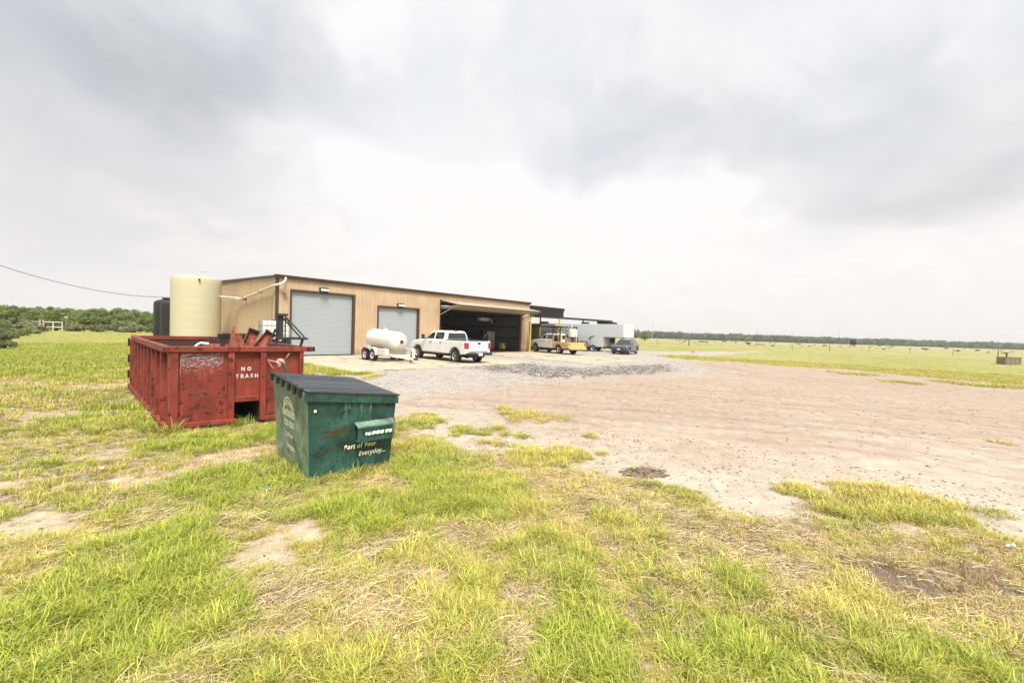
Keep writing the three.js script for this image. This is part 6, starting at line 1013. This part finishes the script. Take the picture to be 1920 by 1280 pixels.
// black utility trailer with a curved fender frame, and a silver box trailer beside it
{
  const t = placed('utility_trailer', 'black utility trailer with an upright curved ramp frame in front of the white trailer', 'trailer', 9.7, 50.0, 150);
  mesh('deck', [span(-1.9, 1.9, 0.42, 0.54, -0.9, 0.9)], M.dark, t); const rf = sub('ramp_frame', t); for (const z of [-0.86, 0.86]) mesh('hoop', tube([[-0.9, 0.55, z], [-0.9, 1.3, z], [-0.75, 1.62, z], [-0.3, 1.75, z], [0.1, 1.5, z], [0.4, 1.05, z], [0.46, 0.55, z]], 0.05, 40, 8), M.black, rf); for (const [x, y] of [[-0.88, 1.25], [-0.3, 1.75], [0.3, 1.2]]) mesh('cross_bar', rod([x, y, -0.86], [x, y, 0.86], 0.035), M.black, rf);
  for (const s of [-1, 1]) for (const x of [-0.4, 0.45]) wheel(t, x, s * 1.02, 0.37, 0.24, { plain: M.alloy }); mesh('tongue', [bar([-1.9, 0.46, -0.5], [-3.2, 0.42, 0], 0.08, 0.1), bar([-1.9, 0.46, 0.5], [-3.2, 0.42, 0], 0.08, 0.1)], M.black, t); mesh('spare_wheel', [new THREE.TorusGeometry(0.3, 0.1, 12, 28).translate(1.2, 0.95, -0.6)], M.rubber, t); mesh('engine', [span(0.7, 1.7, 0.55, 1.25, -0.5, 0.6, 0.06)], M.dark, t);
  const s = placed('silver_box', 'shiny silver chest with rounded lid behind the tail of the service truck', 'chest', 8.35, 48.6, 150); mesh('body', span(-0.75, 0.75, 0.55, 1.1, -0.4, 0.4, 0.04), M.chrome, s); mesh('lid', span(-0.78, 0.78, 1.105, 1.3, -0.43, 0.43, 0.08), M.alloy, s); for (const x of [-0.6, 0.6]) for (const z of [-0.3, 0.3]) mesh('leg', span(x - 0.05, x + 0.05, 0, 0.56, z - 0.05, z + 0.05), M.dark, s);
}

// ------------------------------------------------------------------ tanks and small things about the site
{
  const cream = mat({ color: lin(0.64, 0.585, 0.42), roughness: 0.5, map: tex(512, 512, (u, v) => { const k = 0.95 + 0.02 * loopNoise(u, v, 3, 301, 4); return [k, k, k * 0.98]; }) });
  const t = placed('water_tank', 'tall cream-coloured plastic water tank beside the workshop wall', 'water tank', -22.7, 29.85, 0);
  const R = 1.47, prof = [[0, 0], [R - 0.04, 0], [R, 0.05]]; for (let i = 0; i < 9; i++) { const y = 0.4 + i * 0.52; prof.push([R, y], [R - 0.0015, y + 0.03], [R, y + 0.06]); } prof.push([R, 5.0], [R - 0.02, 5.08], [R - 0.08, 5.13], [0.35, 5.3], [0, 5.31]);
  mesh('shell', crease(lathe(prof, 64), 0.4), cream, t); mesh('manhole', [rod([0, 5.3, 0], [0, 5.36, 0], 0.26, 24), rod([0, 5.36, 0], [0, 5.40, 0], 0.29, 24)], M.whiteFlat, t);
  mesh('vent_pipe', [tube([[0.55, 5.2, 0.4], [0.55, 5.5, 0.4], [0.66, 5.6, 0.42], [0.78, 5.52, 0.44]], 0.04, 24, 8), bar([0.2, 5.55, 0.5], [1.3, 5.25, 0.7], 0.02, 0.03)], M.whiteFlat, t);
  mesh('fitting', [rod([1.0, 4.9, 1.08], [1.08, 4.9, 1.2], 0.06, 12)], M.dark, t); const lb = mesh('label_plate', box(0.62, 0.07, 0.006), mat({ color: lin(0.75, 0.72, 0.55), roughness: 0.5 }), t); lb.position.set(0.28, 0.62, 1.452); lb.rotation.y = 0.19;
  mesh('outlet', [rod([0.5, 0.22, 1.36], [0.58, 0.22, 1.62], 0.06, 12), rod([0.56, 0.14, 1.55], [0.56, 0.34, 1.55], 0.04, 10)], M.steel, t);
  const blk = mat({ color: lin(0.010, 0.011, 0.011), roughness: 0.5 });
  const bt = (label, X, Z, h, r) => { const b = placed('black_tank', label, 'water tank', X, Z, 0, 'black water tanks'); const p = [[0, 0], [r - 0.03, 0], [r, 0.04]]; for (let y = 0.5; y < h - 0.6; y += 0.55) p.push([r, y], [r - 0.003, y + 0.04], [r, y + 0.08]); p.push([r, h - 0.35], [r - 0.06, h - 0.2], [r * 0.7, h - 0.08], [0.3, h], [0, h]); mesh('shell', crease(lathe(p, 48), 0.45), blk, b); mesh('lid', [rod([0, h, 0], [0, h + 0.08, 0], 0.28, 20), rod([0, h + 0.08, 0], [0, h + 0.13, 0], 0.32, 20)], M.black, b); mesh('outlet', rod([0.1, 0.2, r - 0.02], [0.1, 0.2, r + 0.12], 0.05, 10), M.steel, b); };
  bt('left and farther of two black water tanks behind the cream tank', -28.45, 34.2, 3.74, 0.84); bt('right and nearer of two black water tanks, half hidden by the cream tank', -26.3, 32.3, 3.6, 0.84);
}
{
  // white cage tank standing on a steel stand
  const t = placed('cage_tank', 'white plastic bulk tank in a wire cage on a steel stand beyond the red container', 'bulk tank', -11.45, 20.0, 40);
  mesh('stand', [span(-0.6, 0.6, 1.05, 1.12, -0.5, 0.5), ...[[-0.55, -0.45], [0.55, -0.45], [-0.55, 0.45], [0.55, 0.45]].map(([x, z]) => span(x - 0.04, x + 0.04, 0, 1.05, z - 0.04, z + 0.04))], M.steel, t);
  mesh('pallet', [span(-0.6, 0.6, 1.125, 1.17, -0.5, 0.5), span(-0.58, -0.42, 1.17, 1.27, -0.5, 0.5), span(-0.08, 0.08, 1.17, 1.27, -0.5, 0.5), span(0.42, 0.58, 1.17, 1.27, -0.5, 0.5)], M.black, t);
  mesh('bottle', box(1.1, 0.86, 0.92, 0, 1.71, 0, 0.08), mat({ color: lin(0.82, 0.82, 0.80), roughness: 0.4 }), t); mesh('cap', rod([0, 2.14, 0], [0, 2.2, 0], 0.11, 18), M.black, t);
  const cage = mat({ color: lin(0.45, 0.46, 0.46), roughness: 0.4, metalness: 0.6 }), c = [];
  for (const y of [1.3, 1.52, 1.74, 1.96, 2.15]) for (const s of [-1, 1]) { c.push(bar([-0.59, y, s * 0.49], [0.59, y, s * 0.49], 0.018, 0.018), bar([s * 0.59, y, -0.49], [s * 0.59, y, 0.49], 0.018, 0.018)); }
  for (let i = 0; i <= 6; i++) for (const s of [-1, 1]) { const x = -0.585 + i * 0.195, z = -0.485 + i * 0.1617; c.push(bar([x, 1.28, s * 0.485], [x, 2.16, s * 0.485], 0.018, 0.018), bar([s * 0.585, 1.28, z], [s * 0.585, 2.16, z], 0.018, 0.018)); }
  mesh('cage', c, cage, t); mesh('label_plate', span(-0.2, 0.24, 1.55, 1.85, 0.495, 0.502), M.whiteFlat, t); mesh('valve', [rod([0.1, 1.3, 0.46], [0.1, 1.3, 0.62], 0.05, 12), span(0.04, 0.16, 1.34, 1.38, 0.56, 0.66)], M.black, t);
}
{
  // overhead service cable to the workshop
  const a = V(-34, 8.1, -20), [ex, ez] = [BX - bu[0] * 0.05 - bn[0] * 14.2, BZ - bu[1] * 0.05 - bn[1] * 14.2], b = V(ex, 4.35, -ez), pts = [];
  for (let i = 0; i <= 24; i++) { const t = i / 24, p = a.clone().lerp(b, t); p.y -= 4 * 2.05 * t * (1 - t); pts.push(p); }
  const g = thing('power_cable', 'thin overhead cable sagging from the left edge to the cream tank', 'cable', a.toArray()); mesh('wire', tube(pts.map((p) => p.clone().sub(a)), 0.016, 60, 6), M.steel, g);
  const m = b.clone().sub(a); mesh('insulator', [rod(m.clone().add(V(-0.1, 0.02, 0)), m.clone().add(V(0.06, 0.02, 0)), 0.05, 10)], M.grey, g);
}
// right-hand fence, one thing: posts and wires
{
  const p0 = [41.4, 97.2], dir = [58.6, -17.4], L = Math.hypot(...dir), d = [dir[0] / L, dir[1] / L];
  const f = placed('wire_fence', 'long wire fence on thin posts across the far right field', 'fence', p0[0], p0[1], Math.atan2(d[1], d[0]) / D2R);
  const wood = mat({ color: lin(0.16, 0.13, 0.10), roughness: 0.9 });
  for (let s = -21, i = 0; s <= 98; s += 7, i++) if (s) mesh('post', rod([s, -0.1, 0], [s, 1.25 + (i % 3) * 0.08, 0], i % 4 === 3 ? 0.075 : 0.04, 8), wood, f);
  for (const y of [0.35, 0.7, 1.05]) mesh('wire', rod([-21, y, 0.05], [98, y, 0.05], 0.008, 5), M.steel, f);
  mesh('brace_post', rod([0, 0, 0], [0, 1.7, 0], 0.13, 10), wood, f); mesh('brace', [bar([-2.4, 0.15, 0], [0, 1.5, 0], 0.07, 0.07), bar([2.4, 0.15, 0], [0, 1.5, 0], 0.07, 0.07)], wood, f);
}
{
  const cone = (() => { const p = at(1300, 661), c = thing('traffic_cone', 'small orange traffic cone on the grass strip at the right of the yard', 'cone', [p.x, 0, p.z]); const or = mat({ color: lin(0.75, 0.16, 0.04), roughness: 0.5 }); mesh('body', lathe([[0.14, 0.03], [0.03, 0.46], [0, 0.47]], 20), or, c); mesh('base', span(-0.19, 0.19, 0, 0.03, -0.19, 0.19), or, c); mesh('band', lathe([[0.096, 0.2], [0.07, 0.3], [0.069, 0.3], [0.095, 0.2]], 20), M.whiteFlat, c); return c; })();
  const tr = placed('water_trough', 'low weathered grey-brown trough box at the far right of the field', 'trough', 58.4, 48.8, -4); const cb = mat({ color: lin(0.27, 0.225, 0.165), roughness: 0.9, map: wearTex });
  mesh('wall', [span(-0.85, 0.85, 0, 0.8, 0.4, 0.5), span(-0.85, 0.85, 0, 0.8, -0.5, -0.4), span(-0.85, -0.75, 0, 0.8, -0.4, 0.4), span(0.75, 0.85, 0, 0.8, -0.4, 0.4)], cb, tr); for (const x of [-0.7, -0.23, 0.23, 0.7]) mesh('batten', span(x - 0.03, x + 0.03, 0.02, 0.78, 0.5, 0.53), cb, tr); mesh('lip', [span(-0.89, 0.89, 0.8, 0.85, 0.38, 0.53), span(-0.89, 0.89, 0.8, 0.85, -0.53, -0.38)], cb, tr); mesh('floor', span(-0.75, 0.75, 0.3, 0.35, -0.4, 0.4), cb, tr);
  const fp = placed('float_post', 'short dark post with a crossbar behind the trough', 'post', 62.4, 52.4, 0); mesh('upright', rod([0, 0, 0], [0, 1.25, 0], 0.07, 10), M.steel, fp); mesh('crossbar', bar([-0.7, 1.2, 0], [0.5, 1.26, 0], 0.05, 0.04), M.steel, fp);
  const fd = at(1600, 651.5), st = thing('stock_feeder', 'dark barrel feeder on short legs standing alone in the right field', 'feeder', [fd.x, 0, fd.z]); mesh('barrel', lathe([[0, 0.9], [0.5, 1.0], [0.9, 1.5], [0.9, 2.7], [0.7, 2.95], [0, 3.0]], 20), M.dark, st); for (const a of [0, 2.1, 4.2]) mesh('leg', bar([Math.cos(a) * 1.0, 0, Math.sin(a) * 1.0], [Math.cos(a) * 0.6, 1.6, Math.sin(a) * 0.6], 0.08, 0.08), M.dark, st); mesh('chute', span(0.3, 1.1, 1.9, 2.1, -0.2, 0.2), M.dark, st);
  const up = placed('marker_pole', 'thin pale pole with a darker top standing by the trees right of the trailer', 'pole', 50.5, 150, 0); mesh('lower_pipe', rod([0, 0, 0], [0, 3.4, 0], 0.075, 10), M.whiteFlat, up); mesh('upper_pipe', rod([0, 3.4, 0], [0, 7.2, 0], 0.035, 8), M.grey, up); mesh('crossbar', bar([-0.5, 7.0, 0], [0.5, 7.0, 0], 0.05, 0.05), M.grey, up);
  const mg = mat({ color: lin(0.30, 0.31, 0.32), roughness: 0.6 });
  for (const [px, h, label] of [[1420, 17, 'leftmost faint mast on the right horizon'], [1481, 18, 'left mast of the closer pair on the right horizon'], [1488, 17, 'right mast of the closer pair on the right horizon'], [1573, 19, 'faint mast above the brush right of the dark feeder'], [1635, 17, 'left mast of the far right pair on the horizon'], [1643, 18, 'right mast of the far right pair on the horizon']]) {
    const r = rayOf(px, 640), k = 640 / -r.z, m = thing('distant_mast', label, 'mast', [r.x * k, 0, -640], 0, 'masts on the right horizon'); mesh('shaft', rod([0, 0, 0], [0, h, 0], 0.34, 6, 0.12), mg, m); mesh('crossarm', [bar([-1.6, h * 0.9, 0], [1.6, h * 0.9, 0], 0.16, 0.16), bar([-1.2, h * 0.78, 0], [1.2, h * 0.78, 0], 0.16, 0.16)], mg, m);
  }
  // pipe gate by the left scrub
  const gt = placed('pipe_gate', 'pale pipe gate with two stout posts by the scrub at the far left', 'gate', -70.5, 62.3, -8), wp = mat({ color: lin(0.62, 0.58, 0.52), roughness: 0.6 }), pk = mat({ color: lin(0.42, 0.30, 0.24), roughness: 0.8 });
  for (const x of [-0.35, 0.25]) mesh('post', rod([x, 0, 0], [x, 1.6, 0], 0.12, 12), pk, gt); for (const y of [0.5, 1.25]) { mesh('rail', rod([0.45, y, 0], [3.6, y, 0], 0.07, 8), wp, gt); mesh('rail', rod([-3.2, y, 0], [-0.5, y, 0], 0.06, 8), wp, gt); } for (const x of [3.6, 2.0, -3.2]) mesh('upright', rod([x, 0, 0], [x, 1.3, 0], 0.07, 8), wp, gt);
  const sg = placed('small_sign', 'small pale sign on a thin post beyond the pipe gate', 'sign', -68.2, 63.5, -8); mesh('board', span(-0.3, 0.3, 2.0, 2.16, -0.02, 0.02), M.whiteFlat, sg); mesh('post', rod([0, 0, 0], [0, 2.0, 0], 0.04, 8), M.grey, sg);
  // litter
  const lit = (px, py, label, col, s, seed) => { s *= 0.6; const p = at(px, py), o = thing('litter_scrap', label, 'litter', [p.x, 0.03, p.z], seed), g = new THREE.PlaneGeometry(s, s * 0.7, 6, 5).rotateX(-1.4), q = g.attributes.position; for (let i = 0; i < q.count; i++) q.setY(i, q.getY(i) + 0.02 + 0.35 * s * fbm2(q.getX(i) * 9 + seed, q.getZ(i) * 9, 3)); g.computeVertexNormals(); mesh('sheet', g, mat({ color: lin(...col), roughness: 0.5, side: THREE.DoubleSide }), o); mesh('fold', g.clone().rotateY(2).scale(0.6, 1.2, 0.6).translate(s * 0.3, 0.01, 0), mat({ color: lin(...col), roughness: 0.5, side: THREE.DoubleSide }), o); };
  lit(500, 918, 'torn teal plastic scrap in the grass by the dumpster corner', [0.03, 0.30, 0.26], 0.11, 1); lit(191, 884, 'crumpled white paper scrap beside the bare patch at the left', [0.7, 0.68, 0.62], 0.10, 2); lit(257, 757, 'small white scrap in the grass left of the red container', [0.65, 0.62, 0.55], 0.13, 3); lit(279, 913, 'flat white scrap on the bare patch below the red container', [0.7, 0.66, 0.6], 0.08, 4); lit(1896, 1032, 'pale crumpled cup in the dry grass at the right edge', [0.62, 0.6, 0.56], 0.10, 5); lit(740, 1209, 'tiny white scrap on the straw in the foreground', [0.7, 0.7, 0.68], 0.035, 6);
  const am = at(1208, 885), ash = thing('ash_heap', 'low grey-brown heap of burnt grass on the bare yard', 'heap', [am.x, -0.01, am.z]); { const g = new THREE.CircleGeometry(0.42, 40, 0, 6.283).rotateX(-Math.PI / 2), pos = [], idx = []; for (let r = 0; r <= 8; r++) for (let a = 0; a < 36; a++) { const R = r / 8 * (0.34 + 0.1 * noise2(Math.cos(a / 5.73) * 1.5, Math.sin(a / 5.73) * 1.5)), x = Math.cos(a / 5.73) * R, z = Math.sin(a / 5.73) * R * 0.6; pos.push(x, 0.045 * (1 - (r / 8) ** 2) * (1 + 0.6 * noise2(x * 9, z * 9)), z); } for (let r = 0; r < 8; r++) for (let a = 0; a < 36; a++) { const b = (a + 1) % 36; idx.push(r * 36 + a, r * 36 + b, r * 36 + 36 + a, r * 36 + b, r * 36 + 36 + b, r * 36 + 36 + a); } const q = new THREE.BufferGeometry(); q.setAttribute('position', new THREE.Float32BufferAttribute(pos, 3)); q.setIndex(idx); q.computeVertexNormals(); mesh('mound', q, mat({ color: lin(0.17, 0.125, 0.085), roughness: 1, side: THREE.DoubleSide }), ash); const R = rng(6), st = []; for (let i = 0; i < 40; i++) { const a = R() * 6.3, d = R() * 0.3; st.push(box(0.1 + R() * 0.12, 0.005, 0.005).rotateY(R() * 6).translate(Math.cos(a) * d, 0.04, Math.sin(a) * d * 0.6)); } mesh('stalks', st, mat({ color: lin(0.1, 0.075, 0.05), roughness: 1 }), ash); }
}

// ------------------------------------------------------------------ trees and scrub
function crown(seed, n, o) {                                             // leaf sprays spread through uneven clumps
  const R = rng(seed), pos = [], col = [], clumps = [];
  for (let i = 0; i < o.clumps; i++) { const a = R() * 6.283, d = Math.sqrt(R()) * o.rx; clumps.push([Math.cos(a) * d, o.y0 + (o.y1 - o.y0) * (0.15 + 0.85 * R() * (1 - 0.45 * (d / o.rx) ** 2)), Math.sin(a) * d * (o.flat ?? 1), o.r * (0.6 + 0.7 * R()), 0.75 + 0.5 * R()]); }
  for (let i = 0; i < n; i++) {
    const c = clumps[Math.floor(R() * clumps.length)], d = V(R() * 2 - 1, R() * 2 - 1, R() * 2 - 1); if (d.length() > 1) { i--; continue; } d.normalize().multiplyScalar(Math.cbrt(R()) * c[3]); d.y *= 0.75;
    const p = V(c[0] + d.x, Math.max(0.05, c[1] + d.y), c[2] + d.z), s = o.leaf * (0.5 + R()), u = V(R() - 0.5, (R() - 0.5) * 0.7 - 0.1, R() - 0.5).normalize(), w = V(R() - 0.5, R() - 0.5, R() - 0.5).cross(u).normalize();
    const k = c[4] * (0.75 + 0.5 * R()), tone = [o.c[0] * k * (0.85 + 0.3 * R()), o.c[1] * k, o.c[2] * k];
    const a = p.clone().addScaledVector(u, s), b = p.clone().addScaledVector(w, s * 0.32), e = p.clone().addScaledVector(w, -s * 0.32), f = p.clone().addScaledVector(u, -s * 0.6);
    for (const q of [a, b, e, f, e, b]) { pos.push(q.x, q.y, q.z); col.push(...tone); }
  }
  const g = new THREE.BufferGeometry(); g.setAttribute('position', new THREE.Float32BufferAttribute(pos, 3)); g.setAttribute('color', new THREE.Float32BufferAttribute(col, 3)); g.computeVertexNormals(); return g;
}
const leafMat = new THREE.MeshPhysicalMaterial({ color: 0xffffff, vertexColors: true, roughness: 0.75, side: THREE.DoubleSide, transmission: 0.3, thickness: 0, specularIntensity: 0.3 }), barkMat = mat({ color: lin(0.07, 0.055, 0.045), roughness: 0.95 });
function trunks(seed, n, h, spread) { const R = rng(seed), out = []; for (let i = 0; i < n; i++) { const a = i / n * 6.283 + R(), d = spread * (0.5 + R()); out.push(rod([0.1 * Math.cos(a), -0.1, 0.1 * Math.sin(a)], [Math.cos(a) * d * 0.5, h * 0.45, Math.sin(a) * d * 0.5], 0.1, 7, 0.07), rod([Math.cos(a) * d * 0.5, h * 0.44, Math.sin(a) * d * 0.5], [Math.cos(a) * d, h * 0.85, Math.sin(a) * d], 0.07, 6, 0.02), rod([Math.cos(a) * d * 0.5, h * 0.5, Math.sin(a) * d * 0.5], [Math.cos(a + 1) * d, h * 0.8, Math.sin(a + 1) * d], 0.045, 6, 0.015)); } return out; }
function growable(name, cat, geos) {                                      // prototypes; the first use of each is the thing itself
  const protos = geos.map(([c, t]) => { const g = new THREE.Group(); const a = new THREE.Mesh(c, leafMat); a.name = 'crown'; a.castShadow = a.receiveShadow = true; g.add(a); mesh('trunk', t, barkMat, g); return g; });
  let i = 0;
  return (x, z, s, label, group, which) => { const o = protos[which ?? i % protos.length].clone(); i++; o.name = numbered(name); o.position.set(x, -0.05, z); o.rotation.y = (i * 2.399) % 6.283; o.scale.setScalar(s); tag(o, label, cat, group); scene.add(o); return o; };
}
{
  const mes = growable('mesquite_tree', 'tree', [1, 2, 3, 4].map((k) => [crown(400 + k, 5200, { clumps: 30, rx: 1.75, y0: 0.7, y1: 3.6, r: 0.62, leaf: 0.17, c: [0.21, 0.27, 0.065] }), trunks(410 + k, 4, 3.2, 1.2)]));
  const scrub = growable('scrub_bush', 'shrub', [1, 2, 3].map((k) => [crown(430 + k, 1500, { clumps: 14, rx: 0.85, y0: 0.1, y1: 0.85, r: 0.34, leaf: 0.12, c: k === 2 ? [0.27, 0.29, 0.13] : [0.19, 0.23, 0.085] }), trunks(440 + k, 4, 0.7, 0.5)]));
  const R = rng(909), lbl = 'feathery green mesquite tree in the dense brush line at the far left', grp = 'mesquite trees of the left brush line';
  // brush line at the left: rows of trees along a line that runs behind the tanks
  const a = [-98, 61], b = [-46, 84];
  for (let row = 0; row < 5; row++) for (let i = 0; i < 24; i++) { const t = (i + (row % 2) * 0.5 + (R() - 0.5) * 0.5) / 23.5, x = mix(a[0], b[0], t) - row * 1.3 + (R() - 0.5), z = mix(a[1], b[1], t) + row * 2.6 + (R() - 0.5) * 1.2; mes(x, -z, (row ? 1.02 : 0.86) * (0.90 + R() * 0.20) * (t > 0.75 ? 1.15 : 1), lbl, grp); }
  for (let i = 0; i < 26; i++) { const t = i / 25, x = mix(-92, -42, t) + R(), z = mix(54.5, 72, t) + (R() - 0.5) * 1.6; scrub(x, -z, 1.0 + R() * 0.7, 'low grey-green scrub bush in the row in front of the left brush line', 'scrub row at the left'); }
  for (const [px, py, s, w] of [[6, 640, 0.7, 0], [22, 634, 0.7, 0], [38, 629, 0.9, 2], [12, 628, 0.8, 0], [55, 625, 0.9, 1], [72, 622.5, 0.9, 0], [4, 652, 0.6, 2]]) { const p = at(px, py); scrub(p.x, p.z, s, 'dark scrub bush at the left edge in front of the pipe gate', 'scrub at the left edge', w); }
  // right: trees one can tell apart beyond the yard
  for (const [px, py, s, label] of [[1192, 634, 1.35, 'mesquite tree just right of the white trailer nose'], [1210, 634.5, 1.2, 'mesquite tree left of the thin pale pole'], [1243, 633.5, 1.9, 'broad mesquite tree right of the thin pale pole'], [1262, 634, 1.7, 'mesquite tree standing left of the tallest one on the right skyline'], [1276, 634, 2.2, 'tallest mesquite tree on the right skyline'], [1332, 635.5, 1.5, 'dark low mesquite tree in front of the far right brush'], [1209, 639, 0.8, 'small dark mesquite tree near the fence right of the car']]) { const p = at(px, py); mes(p.x, p.z, s * (Math.abs(p.z) > 200 ? 1.3 : 1), label); }
  for (let i = 0; i < 60; i++) { const px = 1255 + R() * 660, h0 = 621.5 + (px - 960) * 0.0314, p = at(px, h0 + 5 + R() * 7); scrub(p.x, p.z, (0.4 + R() ** 2 * 0.6) * (Math.abs(p.z) > 160 ? 1.3 : 0.8), 'low dark bush scattered in the open field at the right', 'bushes in the right field').scale.y *= 0.6; }
  for (const [px, py, s] of [[1312, 641, 1.6], [1318, 641.5, 1.8], [1324, 641.5, 1.7], [1380, 641.5, 1.5], [1286, 638.5, 1.6], [1275, 638.5, 1.5], [1268, 638, 1.3], [1260, 637.5, 1.4]]) { const p = at(px, py); scrub(p.x, p.z, s * 0.6, 'low dark bush scattered in the open field at the right', 'bushes in the right field').scale.y *= 0.6; }
  // far brush on the right skyline: a mass nobody could count
  const far = [1, 2, 3].map((k) => crown(460 + k, 420, { clumps: 16, rx: 3.4, y0: 0.8, y1: 4.6, r: 1.4, leaf: 0.75, c: [0.135, 0.175, 0.075] })), list = [];
  for (let i = 0; i < 2600; i++) { const x = mix(60, 760, R()), z = 395 + R() * 80 + x * 0.05 - 40, n = fbm2(x * 0.02, z * 0.03, 3); list.push({ x, y: -0.3, z: -z, turn: R() * 6.28, s: 0.85 + R() * 0.45 + n * 0.35, c: [0.8 + R() * 0.5, 0.85 + R() * 0.4, 0.8 + R() * 0.5] }); }
  for (let i = 0; i < 900; i++) { const x = mix(-420, 60, R()), z = 330 + R() * 90; list.push({ x, y: -0.3, z: -z, turn: R() * 6.28, s: 0.8 + R() * 0.5, c: [0.8 + R() * 0.5, 0.85 + R() * 0.4, 0.8 + R() * 0.5] }); }
  scatter('distant_brush', 'grey-green far brush along the right skyline', far, leafMat, list);
}

plantGrass();
renderer.render(scene, camera);
